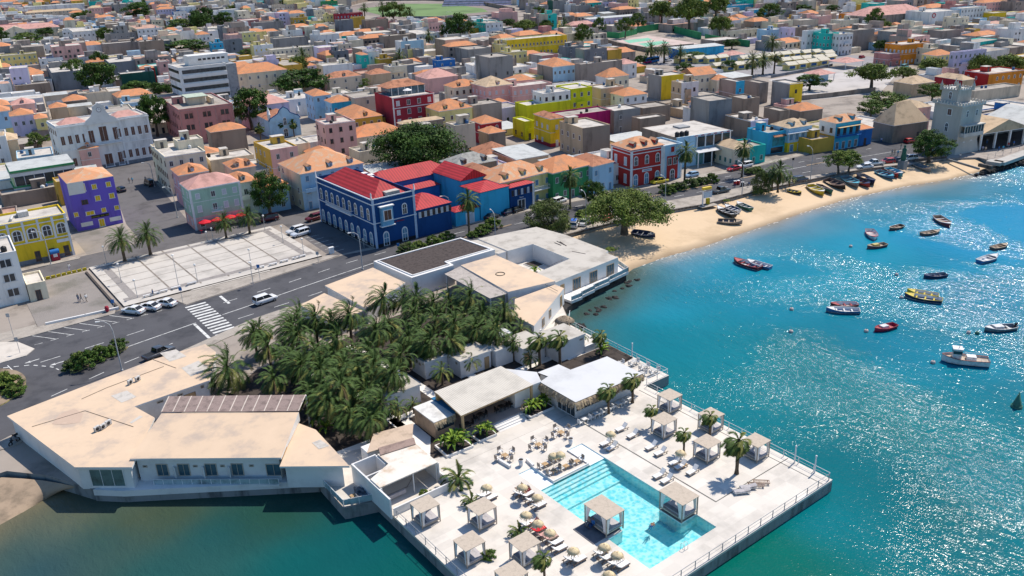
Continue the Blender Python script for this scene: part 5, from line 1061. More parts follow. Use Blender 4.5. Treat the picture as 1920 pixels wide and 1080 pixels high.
def pilaster(root,face,u,h,wd=.5,out=.08,m=None):
 b=MB()
 if face=='F':b.box(u-wd/2,-out,-.2,u+wd/2,.02,h)
 else:b.box(-out,u-wd/2,-.2,.02,u+wd/2,h)
 return b.build('pilaster',m or trim,root)
def lettering(root,txt,loc,size,m,rz=0,ext=.02,name='lettering'):
 c=bpy.data.curves.new('lettering','FONT');c.body=txt;c.size=size;c.extrude=ext;c.align_x='CENTER';c.align_y='CENTER'
 o=bpy.data.objects.new('lettering',c);COL.objects.link(o);dg=bpy.context.evaluated_depsgraph_get();me=bpy.data.meshes.new_from_object(o.evaluated_get(dg));bpy.data.objects.remove(o);bpy.data.curves.remove(c)
 me.materials.clear();me.materials.append(m);o=inst(me,name,root,loc);o.rotation_euler=(R(90),0,rz);return o
def balcony(root,face,u,z,ln,out=.9,m=None,h=.9,name='balcony'):
 b=MB();s=.06
 def bx(x0,y0,z0,x1,y1,z1):
  if face=='F':b.box(x0,-y1,z0,x1,-y0,z1)
  else:b.box(-y1,x0,z0,-y0,x1,z1)
 bx(u-ln/2,.0,z-.15,u+ln/2,out,z);bx(u-ln/2,out-.06,z+h-.07,u+ln/2,out,z+h);n=int(ln/.3)
 for i in range(n+1):x=u-ln/2+i*(ln-.06)/n;bx(x,out-.05,z,x+.05,out-.01,z+h-.07)
 for x in(u-ln/2,u+ln/2-.05):bx(x,.02,z+h-.07,x+.05,out-.06,z+h)
 return b.build(name,m or trim,root)
t,w,d=H('f',863,418,1185,448,11.0,'navy','f','dark navy blue corner building with red hip roof, white trim and arched windows',ang=0,wk='',wl='',par=.9,clutter=False,name='corner_building',cat='building')
bb =t
b =MB();b.v=[];hip(b,w-2.2,d-2.2,0,3.0,.1,0,False,1,'Y');b.build('roof',[redtin,redtin],t,(1.1,1.1,10.35))
b =MB();b.box(w*.40,1.0,10.4,w*.72,2.6,11.5);b.build('roof_terrace',flatw,t)
for z,hh in((10.85,.2),(9.7,.2),(5.5,.16)):band(t,w,d,z,hh,.14)
for f,u in(('F',.25),('F',w-.25),('L',d-.25)):pilaster(t,f,u,10.9,.55,.11,mat('trim_blue_white',(.42,.52,.66),.8,.06,1))
for x,y in((0,0),(w,0),(0,d)):b=MB();b.lathe([(.22,0),(.22,.4),(.13,.5),(.16,1.2),(.02,1.5)],0,8,(x,y,11.0));b.build('pinnacle',trim,t)
for i in range(9):face_win(t,'L',2.0+i*(d-4)/8,6.0,'a',1.25,2.7)
for i in range(9):face_win(t,'L',1.6+i*(d-3.4)/8,.3,'A',1.4,3.2,'door' if i%3==0 else 'window')
face_win(t,'F',w*.74,6.2,'a',1.3,2.5);face_win(t,'F',w*.70,.1,'A',1.5,3.3,'door');face_win(t,'F',w*.26,.1,'A',1.5,3.3,'door')
b =MB();b.box(w*.16,-1.0,4.9,w*.42,0,9.0);b.build('bay_window',mat('bay_blue',(.16,.38,.56),.8,.08,1),t);face_win(t,'F',w*.29,6.0,'B',w*.2,2.4).location.y=-1.02
b =MB();b.box(w*.13,-1.15,9.0,w*.45,.02,9.25);b.box(w*.13,-1.12,4.7,w*.45,.02,4.9);b.build('bay_trim',trim,t)
balcony(t,'L',d*.56,5.7,d*.46,.9)
b =MB();b.box(-.04,-.04,-.2,w,.02,.8);b.box(-.04,.02,-.2,.02,d,.8);b.build('plinth',mat('black_plinth',(.02,.02,.025),.9,.2,1),t)
redl =mat('red_letter',(.35,.03,.05),.6,.1,2);lettering(t,'Ponto Mindelo',(w*.55,-.1,5.0),.55,redl)
for x,y,z in((w*.75,d*.55,11),(w*.85,d*.62,11),(w*.75,d*.66,11.4)):b=MB();b.box(x-.6,y-.6,9.5,x+.6,y+.6,z+.6);b.box(x-.7,y-.7,z+.6,x+.7,y+.7,z+.75,1);b.build('chimney',[wallm('navy'),trim],t)
C0 =t.location.copy()
def bluewing(name,label,x0,y0,x1,y1,z,rise,wallk,along,gable=False,fr=None,wk='',wl=''):
 t=thing(name,label,'building',(x0,y0,0));FOOT.append((x0,y0,0,x1-x0,y1-y0));w,d=x1-x0,y1-y0
 b=MB();b.box(0,0,-.2,w,d,z-.02);b.build('wall',wallm(wallk),t);b=MB();hip(b,w,d,z,rise,.25,0,gable,1,along)
 if gable and along=='Y':
  for yy in(0,d):b.tri((0,yy,z),(w,yy,z),(w/2,yy,z+rise*.98),1)
 b.build('roof',[redtin,wallm('navy')],t)
 if wk:grid_win(t,'F',w,z,wk,1.7,4,door=False)
 if wl:grid_win(t,'L',d,z,wl,2.4,4,door=False)
 return t
wS =bluewing('blue_annex','low navy annex with a single sloping red roof and a row of white shutters',C0.x+w+.1,C0.y,C0.x+w+9.2,C0.y+9.5,6.4,2.2,'navy','X')
for i in range(6):face_win(wS,'F',.9+i*1.45,4.5,'s',.62,1.25);face_win(wS,'F',1.6+i*1.45,4.5,'d',.7,1.25)
bluewing('blue_annex','long red roofed navy wing behind the courtyard, partly in tree shade',C0.x+w+1,C0.y+21,C0.x+w+24,C0.y+29,7.4,2.4,'blue','X')
bluewing('blue_annex','narrow red roofed lean-to on the courtyard of the blue building',C0.x+w+3,C0.y+17.4,C0.x+w+17.5,C0.y+20.6,5.6,1.0,'blue','X',wk='n')
bluewing('blue_annex','gabled sky blue wing with red roof and navy gable end facing the street',C0.x+w+18,C0.y+8.5,C0.x+w+25.5,C0.y+20.8,8.0,2.2,'sky','Y',True)
w2 =bluewing('blue_annex','sky blue wing with a pink red lean-to roof beside the tall palm',C0.x+w+17.6,C0.y+.2,C0.x+w+26,C0.y+8.3,6.9,1.0,'sky','Y',wl='w')
w3 =bluewing('blue_annex','navy shop with red roof and a white framed display window',C0.x+w+26.2,C0.y+.1,C0.x+w+33.5,C0.y+8.4,6.3,1.4,'navy','X');
for i in range(7):face_win(w3,'F',.8+i*.95,4.1,'s' if i%2 else 'd',.6,1.4)
face_win(w3,'F',3.4,.3,'w',2.4,2.6);pilaster(w3,'F',7.1,6.4,.6,.1)
lettering(w3,'Ponto',(3.4,-.1,3.4),.5,trim)
w4 =bluewing('blue_annex','low sky blue gate lodge with rusty roof and white door',C0.x+w+10.6,C0.y+.4,C0.x+w+17.4,C0.y+4,3.6,.6,'sky','X');face_win(w4,'F',4.0,.05,'s',2.4,2.6,'door')
# cream house behind the blue building
H('f',330,225,800,172,9.4,'lblue/cream','x','tall house with patchy orange tile roof, cream side wall and pale blue front',ang=-3,wk='b',wl='B',dormers=3,pitch=3.2)
H('f',22,335,238,'d9',6.6,'lblue','h','pale blue house with orange tile roof behind the round tree on the parking street',ang=-4,wk='w',dormers=2)
H('f',105,45,310,-20,10.5,'pink/ochre','w','tall pale pink house with an ochre side wall near the little blue church',ang=-4,pitch=3)
H('f',775,60,990,'d8',3.6,'cream','f','roofless cream yard walls between the patchy roof and the dark tree',ang=-4,wk='')
H('f',1500,175,1805,'d9',6.2,'stone','s','stone house with grey slate roof and dormers behind the blue complex',ang=-6,dormers=2,wk='d',pitch=4)
H('f',1730,178,1900,'d6',4.4,'lilac','f','small lilac plastered rooftop behind the yellow balcony house',ang=-6,wk='')
H('f',1680,235,1820,'d11',6.2,'tan','r','brown tiled low house squeezed between blue shop and yellow house',ang=-4,wk='')
# yellow balcony house, green, light blue, red
t,w,d=H('f',1828,292,2218,'d11',7.5,'pale','x','mustard yellow house with white balcony and orange dormer roof',ang=0,wk='b',wl='',dormers=3,base=('rose',.9),pitch=2.9)
balcony(t,'F',w*.55,3.7,w*.72,1.0);band(t,w,d,7.2,.25,.12);pilaster(t,'F',.2,7.4);pilaster(t,'F',w-.2,7.4)
t,w,d=H('g',306,218,600,'d10',7.5,'green','h','dark green house with white framed windows and bright orange roof',ang=0,wk='w',wl='',pitch=2.4);band(t,w,d,7.1,.3,.1,wallm('mint'));pilaster(t,'F',w-.2,7.4)
t,w,d=H('g',604,168,762,'d10',7.3,'lblue','r','narrow light blue house next to the red palace, dark doorway',ang=0,wk='b',wl='',pitch=2.2);band(t,w,d,7.0,.2,.1)
t,w,d=H('g',890,45,1135,745,10,'red','x','red corner palace with white quoins, arched windows and dormers',ang=-9,wk='',wl='',dormers=3,name='corner_building',cat='building')
for i in range(3):u=w*(i+.5)/3;face_win(t,'F',u,5.6,'a',1.35,2.5);face_win(t,'F',u,.3,'A',1.5,3.1,'door')
for i in range(2):u=d*(i+.5)/2;face_win(t,'L',u,5.6,'s',1.2,2.2);face_win(t,'L',u,.9,'s',1.2,2.4)
for z in(9.4,8.6,4.6):band(t,w,d,z,.22,.12)
for f,u in(('F',.35),('F',w-.3),('L',d-.3)):pilaster(t,f,u,9.6,.75,.1)
b =MB();b.box(w*.36,-.06,3.6,w*.66,-.02,4.3);b.build('sign',trim,t);lettering(t,'MINDELO',(w*.51,-.09,3.95),.5,mat('sign_blue',(.05,.12,.3),.6,.1,2))
rx =t.location.x;ry=t.location.y
X =Vector((math.cos(R(-9)),math.sin(R(-9)),0));q=Vector((rx,ry,0))+X*(w+.05)
t =house_w(q.x,q.y,R(-9),6.4,9,9.6,'lblue','w','white and pale blue gabled front with red door panel beside the red palace',wk='',wl='',clutter=False,name='chapel_front',cat='building')
b =MB();b.box(1.3,-.05,.2,5,-.01,6.6);b.build('red_panel',wallm('red'),t);face_win(t,'F',2.2,4.2,'w',1.3,1.9).location.y=-.06;face_win(t,'F',4.0,4.2,'w',1.3,1.9).location.y=-.06;face_win(t,'F',3.2,.05,'a',1.6,3.0,'door').location.y=-.06
b =MB();b.box(2.6,-.1,7.6,3.6,-.02,9.0);b.build('crest',wallm('red'),t);pilaster(t,'F',.3,9.6);pilaster(t,'F',6.1,9.6)
q2 =q+X*6.5
t,w,d=H('c',1235,1035,1640,975,8.6,'lblue/brown','w','white terrace building with broad pale roof and scalloped red white eave',ang=-12,wk='',wl='',par=.05,clutter=False,name='terrace_building',cat='building')
b =MB();b.box(w*.36,-.3,5.2,w-.2,-.05,8.0);b.build('terrace_opening',dglass,t)
for i in range(5):u=w*.36+i*(w*.62)/4;b=MB();b.box(u-.15,-.5,5.0,u+.15,-.28,8.3);b.build('column',trim,t)
b =MB()
for i in range(12):
 u=w*.30+i*w*.72/12;uu=w*.72/12;z=8.1
 b.add([(u,-.62,z+.5),(u+uu/2,-.62,z+.62),(u+uu,-.62,z+.5),(u+uu,-.62,z+.22),(u+uu/2,-.62,z+.36),(u,-.62,z+.22)],[(0,5,4,1),(1,4,3,2)],i%2)
b.build('eave_valance',[mat('valance_red',(.45,.06,.06),.8,.1,1),trim],t)
b =MB();b.add([(w*.30,-3.0,4.2),(w+.6,-3.0,4.2),(w+.6,-.05,4.7),(w*.30,-.05,4.7),(w*.30,-3.0,4.1),(w+.6,-3.0,4.1),(w+.6,-.05,4.6),(w*.30,-.05,4.6)],[(0,1,2,3),(7,6,5,4),(0,4,5,1),(1,5,6,2),(3,7,4,0)]);b.build('awning_roof',whiteroof,t)
for i in range(4):u=w*.36+i*(w*.62)/4;b=MB();b.box(u+.2,-.06,.1,u+w*.62/4-.3,-.02,3.3);b.build('shop_opening',dglass if i in(1,2)else glass('shop_glass',(.10,.25,.27)),t)
for x in(w*.3,w*.55,w*.8,w):b=MB();b.box(x-.1,-2.9,0,x+.1,-2.7,4.2);b.build('canopy_post',trim,t)
for i in range(3):inst(TANK[0],'water_tank',t,(1+i*1.6,1.2,8.6),0,1.3)
b =MB();b.box(w*.42,d*.55,8.6,w*.62,d*.75,9.0);b.build('skylight',mat('skylight',(.3,.3,.3),.6,.1,1),t)
# shops along the bay
H('g',1665,40,1800,'d9',5.2,'cream','t','low cream house with green doors and tan roof beside the white terrace building',ang=-12,wk='g',pitch=1.8)
H('g',1790,20,1905,'d9',5.2,'teal','f','white and teal shuttered shop behind the street palm',ang=-12,wk='g',pitch=1.8)
t,w,d=H('d',0,998,152,'d9',6.4,'sky','f','bright sky blue shop with glazed upper floor and orange awning',ang=-12,wk='',name='shop',cat='shop')
b =MB();b.box(w*.25,-.08,2.2,w*.85,-.02,5.0);b.build('window',glass('teal_glass',(.03,.28,.32)),t);b=MB();b.add([(w*.25,-.9,5.0),(w*.85,-.9,5.0),(w*.85,-.05,5.5),(w*.25,-.05,5.5)],[(0,1,2,3),(3,2,1,0)]);b.build('awning',mat('awning_orange',(.55,.25,.14),.8,.1,1),t);face_win(t,'F',w*.5,.1,'n',w*.6,1.7,'door')
t,w,d=H('d',158,962,332,25,7.2,'lblue','t','blue house with tan hip roof, two dormers and a yellow ground floor',ang=-12,wk='',wl='',dormers=2,base=('yellow',2.8));band(t,w,d,5.6,.15,.9,trim,'eave','F')
for i in range(4):face_win(t,'F',w*(i+.5)/4,3.4,'b',1.5,2.0)
for i in range(3):face_win(t,'F',w*(i+.5)/3,.1,'b',1.4,2.2,'door').location.y=-.05
t,w,d=H('d',512,925,700,388,8.0,'sky/white','x','tall blue house with orange hip roof, dormers and a long shaded balcony',ang=-12,wk='',wl='d',dormers=2)
for i in range(4):face_win(t,'F',w*(i+.5)/4,4.2,'d',1.2,2.2);face_win(t,'F',w*(i+.5)/4,.1,'w',1.2,2.2,'door')
balcony(t,'F',w/2,3.9,w*.94,1.1,wallm('blue'));b=MB();b.box(.3,-1.3,6.7,w-.3,0,6.8);b.build('awning',mat('awning_tan',(.60,.44,.24),.8,.1,1),t)
H('d',330,1050,500,'d7',4.2,'ochre','f','low ochre gap house with blue graffiti mural between two blue houses',ang=-12,wk='')
H('d',690,972,786,'d8',5.0,'blue','h','small deep blue house with orange gable roof at the street corner',ang=-12,wk='d',pitch=3)
# purple, yellow, white left, green
t,w,d=H('e',500,297,848,'d12',11.8,'purple','x','vivid purple house with yellow shutters and black sign board',ang=-2,wk='',wl='',ov=.05,rise=1.7)
for u,z,ww,hh in((.30,9.3,1.3,1.9),(.55,9.4,1.15,1.25),(.86,9.4,1.15,1.25),(.57,6.5,1.25,1.3),(.88,6.5,1.25,1.3),(.04,3.6,1.0,1.1),(.34,3.4,2.0,1.0),(.64,3.5,1.1,1.1),(.93,3.5,1.1,1.1)):face_win(t,'F',u*w,z,'y',ww,hh)
face_win(t,'F',.28*w,6.2,'d',1.4,1.1);face_win(t,'F',.54*w,.1,'y',1.35,2.0,'door')
for u in(.22,.85):b=MB();b.box(u*w-1.3,-.05,.9,u*w+1.3,-.01,1.9);b.build('poster_board',trim,t)
b =MB();b.box(.34*w,-.16,2.5,.73*w,-.03,3.15);b.build('sign',mat('sign_black',(.02,.022,.012),.6,.1,2),t);lettering(t,'A ROMARIA - BAR - CAFE',(.535*w,-.19,2.82),.36,mat('sign_letter',(.34,.33,.07),.6,.1,2))
b =MB();b.box(-.05,-.06,8.9,.34*w,-.012,11.7);b.build('white_panel',white,t)
t,w,d=H('e',-190,640,488,'d9',9.6,'yellow','w','bright yellow bank like building with big arched white windows and pilasters',ang=-2,wk='',wl='',name='arcade_building',cat='building',base=('slate',.9),clutter=False)
n =6
for i in range(n):
 u=w*(i+.5)/n;face_win(t,'F',u,5.3,'a',2.0,2.5)
 if i%2==1 or i>2:face_win(t,'F',u,.3,'d',1.1,2.2,'door')
for i in range(n+1):pilaster(t,'F',min(max(.25,w*i/n),w-.25),9.4,.45,.12)if i in(0,n)else None
for i in range(1,n):b=MB();b.box(w*i/n-.22,-.12,4.6,w*i/n+.22,.02,9.3);b.build('pilaster',trim,t)
for z in(9.35,8.35,4.55):band(t,w,d,z,.2,.16)
b =MB();b.box(w*.83,-.05,3.4,w*.97,-.01,4.1);b.build('plaque',trim,t)
b =MB();b.box(w*.5,d*.5,9.15,w*.62,d*.7,10.3);b.tube([(w*.4,d*.3,9.5),(w*.44,d*.6,9.6),(w*.52,d*.6,9.7)],.3,0,8);b.build('air_duct',acm,t)
p =P(116,487);t=thing('cash_kiosk','dark red street kiosk with a rounded blue hood against the yellow building','kiosk',(p.x-1,p.y+.5,0));b=MB();b.box(-.8,-.5,0,.8,.4,2.0);b.build('cabin',wallm('crimson'),t);b=MB();b.tube([(-.9,-.1,2.0),(.9,-.1,2.0)],.55,0,12);b.build('hood',wallm('blue'),t);b=MB();b.box(-.4,-.54,.9,.4,-.5,1.6);b.build('screen',trim,t)
t,w,d=H('e',-420,905,120,'d12',10.2,'white','w','white apartment building with barred windows at the edge of the cobbled square',ang=-3,wk='',wl='')
for f in range(3):
 for i in range(3):face_win(t,'F',w-2.2-i*3.4,1.6+f*2.9,'w',2.2,1.6)
t2 =house_w(t.location.x+w+.05,t.location.y-1.6,R(-3),3.2,7.5,3.6,'cream','w','low cream annex of the white apartment building with a blue edged wall',wk='d',clutter=False)
t,w,d=H('e',1412,345,1795,1348,9.9,'mint','p','mint green and pink corner hotel with red umbrellas along its front',ang=-4,wk='',wl='s',base=('pink',3.0),ov=.1,rise=2.2)
for u in(.15,.45,.67,.88):face_win(t,'F',u*w,7.4,'s' if u!=.45 else 'w',1.05,1.35);face_win(t,'F',u*w,4.2,'s' if u!=.45 else 'w',1.1,1.6);face_win(t,'F',u*w,.6,'B',1.1,1.8).location.y=-.05
balcony(t,'F',.47*w,3.9,2.6,.8);band(t,w,d,9.6,.25,.14);band(t,w,d,6.6,.1,.05);pilaster(t,'F',.2,9.8);pilaster(t,'F',w-.2,9.8);gx,gy,gw=t.location.x,t.location.y,w
redc =mat('umbrella_red',(.60,.012,.03),.8,.06,2)
def umb_proto():
 r=thing('cafe_umbrella','','umbrella');b=MB();b.tube([(0,0,0),(0,0,2.6)],.04,0,6);b.build('pole',wframe,r)
 b=MB();n=8;V=[(0,0,2.75)]+[(1.5*math.cos(i*math.pi/4+.39),1.5*math.sin(i*math.pi/4+.39),2.15)for i in range(n)]+[(1.5*math.cos(i*math.pi/4+.39),1.5*math.sin(i*math.pi/4+.39),1.95)for i in range(n)]
 b.add(V,[(0,1+i,1+(i+1)%n)for i in range(n)]+[(1+i,1+n+i,1+n+(i+1)%n,1+(i+1)%n)for i in range(n)]);b.build('canopy',redc,r);return Proto(r)
up =umb_proto()
for i,nm in enumerate(['red cafe umbrella closest to the shaded street corner','red cafe umbrella below the balcony','red cafe umbrella below the balcony on the tree side','red cafe umbrella nearest the white house']):up.put((gx+1.9+i*(gw-3)/3,gy-1.7-i*.12,0),0,nm,'red umbrellas before the mint hotel')
for i in range(3):p=(gx+.4+i*3.2,gy-3.0,0);t=thing('cafe_table',['red table in the shade of the corner umbrella','red table between the cafe umbrellas','red table under the far cafe umbrella'][i],'table',p);b=MB();b.lathe([(.35,.7),(.35,.75),(0,.75)],0,10);b.build('tabletop',redc,t);b=MB();b.lathe([(.3,0),(.04,.05),(.04,.7)],0,8);b.build('leg',redc,t)
H('e',1740,300,1925,'d9',8.3,'white','h','white house with steep orange roof joined to the mint hotel',ang=-5,wk='w',dormers=1,pitch=3)
t,w,d=H('e',1340,235,1560,1285,8.6,'pink','h','pinkish house with orange dormer roof behind the mint hotel',ang=-5,wk='s',dormers=1)
H('e',1745,190,1915,'d9',8.4,'beige','h','beige house with two orange dormers behind the steep orange roof',ang=-5,wk='',dormers=2)
t,w,d=H('e',1235,95,1538,1125,10.6,'cream','w','cream apartment block with a strip of upper windows on the side street',ang=-5,wk='w',wl='d',pitch=2.0)
H('e',1330,-20,1520,'d6',12.6,'cream','w','set back cream rooftop storey above the strip windows',ang=-5,wk='w',fl=13)
H('e',590,42,735,500,7.0,'pink','h','pink house with orange roofs before the white palace square',ang=-6,wk='w',dormers=1)
t,w,d=H('e',78,205,545,'d10',8.6,'lgreen','m','long white and green terrace building with glazed gallery',ang=-3,wk='',name='gallery_building',cat='building')
b =MB();b.box(.4,-.08,4.4,w-.3,-.02,6.9);b.build('gallery_glass',dglass,t);band(t,w,d,6.9,.9,.3,mat('gallery_white',(.62,.62,.6),.8,.05,1));band(t,w,d,3.9,.4,.3,wallm('green'));band(t,w,d,3.2,.7,.2,MATS['gallery_white']);band(t,w,d,8.1,.45,.35,wallm('green'))
for i in range(7):b=MB();x=.4+i*(w-.8)/6;b.box(x-.06,-.2,4.3,x+.06,-.05,6.9);b.build('gallery_post',trim,t)
H('e',10,385,505,'d7',3.8,'brown','f','roofless brown yard walls behind the yellow arcade building',ang=-2,wk='')
H('e',420,285,500,'d6',6.5,'ochre','f','narrow ochre house touching the purple wall',ang=-2,wk='d',clutter=False)
# white palace with clock gable
t,w,d=H('a',412,948,1105,348,14.6,'white','w','white palace with a clock gable, arched windows and pink roofs',ang=0,wk='',wl='d',name='palace',cat='palace',clutter=False)
for x0,x1 in((1.5,w*.36),(w*.62,w-1.4)):b=MB();hip(b,x1-x0,d*.42,0,1.7,0,0);b.build('roof',[tilep,tilep],t,(x0,2.2,14.2))
b =MB();cx=w*.48;prof=[(x_*1.15,z_+4.6)for x_,z_ in[(-4.6,9.0),(-3.6,10.4),(-2.2,11.4),(-1.6,12.8),(-1.4,14.4),(-.8,14.7),(0,15.3),(.8,14.7),(1.4,14.4),(1.6,12.8),(2.2,11.4),(3.6,10.4),(4.6,9.0)]]
n =len(prof);b.add([(cx+x,-.35,z)for x,z in prof]+[(cx+x,.25,z)for x,z in prof],[(i,i+1,n+i+1,n+i)[::-1]for i in range(n-1)]);tr=tessellate_polygon([[Vector((x,z,0))for x,z in prof]])
fs =[]
for q in tr:
 a=[prof[i]for i in q];ar=(a[1][0]-a[0][0])*(a[2][1]-a[0][1])-(a[2][0]-a[0][0])*(a[1][1]-a[0][1]);fs.append(tuple(q)if ar>0 else tuple(reversed(q)))
b.add([(cx+x,-.35,z)for x,z in prof],fs);b.add([(cx+x,.25,z)for x,z in prof],[tuple(reversed(q))for q in fs]);b.build('clock_gable',white,t)
b =MB();b.lathe([(.75,0),(.75,.06),(0,.06)],0,20);o=b.build('clock',mat('clock_rim',(.25,.25,.28),.6,.1,2),t,(cx,-.36,17.8));o.rotation_euler=(R(90),0,0);b=MB();b.lathe([(.6,.07),(0,.075)],0,20);b.build('clock_face',trim,o);b=MB();b.box(-.03,0,.08,.03,.45,.09);b.box(0,-.03,.08,.3,.03,.09);b.build('clock_hand',black,o)
for i in range(13):
 u=w*(i+.6)/13.2
 if abs(u-cx)<4.2:continue
 face_win(t,'F',u,8.6,'B',1.25,2.9);face_win(t,'F',u,1.9,'B',1.25,2.7)
for u,ww,hh in((cx-3.5,1.8,4.4),(cx,2.7,5.2),(cx+3.5,1.8,4.4)):face_win(t,'F',u,7.8,'B',ww,hh);face_win(t,'F',u,.1,'B',ww,4.4,'door')
balcony(t,'F',cx,7.5,9.6,.9);band(t,w,d,13.8,.35,.2);band(t,w,d,6.8,.2,.1);pilaster(t,'F',cx-5.2,13.8);pilaster(t,'F',cx+5.2,13.8);pilaster(t,'F',.2,14.2);pilaster(t,'F',w-.2,14.2)
b =MB();b.box(.2,-.05,0,w-.2,-.01,1.1);b.build('plinth',wallm('slate'),t)
# pink brown block, office, crimson, church
t,w,d=H('a',1337,822,1742,1208,12.4,'rose','f','dusty rose block with paired arched windows and a cluttered open roof',ang=-6,wk='',wl='d',name='apartment_block',cat='building')
for f in range(3):
 for i in range(3):
  for s in(-.75,.75):face_win(t,'F',w*(i+.5)/3+s,1.4+f*3.8,'d',1.15,1.7)
for i in range(4):pilaster(t,'F',min(max(.25,w*i/3),w-.25),12,.3,.1,mat('rose_trim',(.46,.25,.23),.85,.1,1))
band(t,w,d,11.6,.3,.12,MATS['rose_trim'])
b =MB();b.box(w*.3,d*.3,11.9,w*.62,d*.5,14.6);b.box(w*.26,d*.26,14.6,w*.66,d*.54,14.8,1);b.box(w*.7,d*.2,11.9,w*.74,d*.5,14);b.build('roof_shed',[wallm('beige'),mat('pale_green_tin',(.42,.48,.38),.7,.1,1)],t)
t,w,d=H('a',1337,508,1692,1256,18.0,'white','w','tall white office block with long ribbon windows on every floor',ang=-3,wk='',wl='',name='office_block',cat='building')
for f in range(5):
 b=MB();b.box(w*.06,-.06,1.2+f*3.5,w*.99,-.01,2.7+f*3.5);b.build('ribbon_window',mat('ribbon_glass',(.10,.12,.13),.2,.3,.9,wave=('X',.6,.25,0)),t)
 b=MB();b.box(-.06,.6,1.4+f*3.5,-.01,d-.6,2.6+f*3.5);b.build('ribbon_window',MATS['ribbon_glass'],t)
 b=MB();b.box(w*.05,-.5,2.9+f*3.5,w,-.02,4.3+f*3.5)if f<4 else b.box(w*.0,-.1,17.2,w,-.02,17.9);b.build('balustrade',white,t)
b =MB();b.box(w*.3,d*.3,17.5,w*1.15,d*.7,21.5);b.build('penthouse',white,t)
for i in range(6):b=MB();x=w*.5+i*w*.1;b.box(x,d*.3-.05,19.4,x+w*.07,d*.3-.01,20.2);b.build('window',dglass,t)
b =MB();b.box(w+.02,.4,-.1,w+4.4,8,17.4);b.build('stair_tower',mat('tower_grey',(.34,.36,.38),.6,.15,.8,wave=('X',.8,.7,0)),t)
t,w,d=H('b',1020,735,1335,888,13.2,'crimson','w','crimson mansion with white framed windows and a glazed roof terrace',ang=-6,wk='',wl='',name='mansion',cat='building',clutter=False)
for f in range(4):
 for i in range(4):face_win(t,'F',w*(i+.5)/4,1.0+f*3.1,'s' if i in(0,3)else 'w',1.3,1.7)
for z in(12.9,9.4,3.2):band(t,w,d,z,.28,.12,None,'cornice','F')
pilaster(t,'F',.25,13,.5);pilaster(t,'F',w-.25,13,.5)
b =MB();b.box(2.4,6,12.7,w-.5,6.2,15.4,0);b.box(2.2,6.2,12.7,2.4,d-1,15.4);b.build('terrace_glass',bglass,t)
b =MB();hip(b,w-1.5,d-6.5,0,2.0,.2,0);b.build('roof',[tiler,tiler],t,(1.2,6.2,15.5))
for i in range(6):b=MB();x=2.6+i*(w-3.3)/5;b.box(x-.08,5.9,12.7,x+.08,6.05,15.4);b.build('terrace_post',trim,t)
b =MB();b.lathe([(1.6,1.9),(.05,2.6)],0,10,(w*.45,2.8,12.8));b.tube([(w*.45,2.8,12.8),(w*.45,2.8,15.3)],.05,0,5);b.build('terrace_parasol',cloth,t)
t,w,d=H('b',95,905,325,'d14',6.4,'lblue','r','small pale blue church with a dark edged curving gable and two bell turrets',ang=-6,wk='',wl='',name='church',cat='church',along='Y',rise=2.4)
prof =[(-.2,6.0),(.4,7.0),(1.6,7.6),(w*.3,8.4),(w*.36,9.6),(w*.5,10.6),(w*.64,9.6),(w*.7,8.4),(w-1.6,7.6),(w-.4,7.0),(w+.2,6.0)]
b =MB();n=len(prof);b.add([(x,-.4,z)for x,z in prof]+[(x,.1,z)for x,z in prof],[(i+1,i,n+i,n+i+1)for i in range(n-1)],1);tr=tessellate_polygon([[Vector((x,z,0))for x,z in prof]]);fs=[]
for q in tr:
 a=[prof[i]for i in q];ar=(a[1][0]-a[0][0])*(a[2][1]-a[0][1])-(a[2][0]-a[0][0])*(a[1][1]-a[0][1]);fs.append(tuple(q)if ar>0 else tuple(reversed(q)))
b.add([(x,-.4,z)for x,z in prof],fs,0);b.build('gable',[wallm('lblue'),wallm('navy')],t)
b =MB()
for i in range(n-1):p,q=prof[i],prof[i+1];b.tube([(p[0],-.42,p[1]),(q[0],-.42,q[1])],.16,0,5)
b.build('gable_edge',wallm('navy'),t)
for x in(.3,w-.3):b=MB();b.lathe([(.55,6),(.55,8.2),(.7,8.3),(.5,8.5),(.5,9.6),(.2,10.2),(.03,11.0)],0,8,(x,.2,0));b.build('turret',trim,t)
face_win(t,'F',w*.5,4.2,'a',1.3,2.8).location.y=-.42;face_win(t,'F',w*.5,.1,'a',1.8,3.0,'door').location.y=-.03
H('b',-60,800,245,'d13',8.4,'lilac/lilac','p','lilac hall with pale pink roof behind the little blue church',ang=-6,wk='',wl='')
# castle tower
gt =mat('tower_render',(.47,.445,.40),.9,.16,.25,streak=True,dirt=(.36,.345,.31))
A0 =P(1812,205,15.5);ang=R(-12)
t =thing('castle_tower','grey castle tower with battlements, turret and a white balcony beside the fish market','tower',(P(1790,290).x,P(1790,290).y,0),ang)
T =t;TW,TD,TH=8.4,9.0,13.4
b =MB();b.prism([(0,0),(TW,0),(TW,TD),(0,TD)],3.2,TH,0);n=4;b.add([(-.9,-.6,-.2),(TW+.6,-.6,-.2),(TW+.6,TD+.6,-.2),(-.9,TD+.6,-.2),(0,0,3.4),(TW,0,3.4),(TW,TD,3.4),(0,TD,3.4)],[(0,1,5,4),(1,2,6,5),(2,3,7,6),(3,0,4,7)]);b.build('wall',gt,t)
b =MB();b.box(-.5,-.5,TH,TW+.5,TD+.5,TH+.45)
for i in range(9):
 u=-.5+i*(TW+.5)/8.0
 b.box(u,-.5,TH+.45,u+.5,-.1,TH+1.1);b.box(u,TD+.1,TH+.45,u+.5,TD+.5,TH+1.1)
for i in range(9):v=.3+i*(TD-.4)/8.6;b.box(-.5,v,TH+.45,-.1,v+.5,TH+1.1);b.box(TW+.1,v,TH+.45,TW+.5,v+.5,TH+1.1)
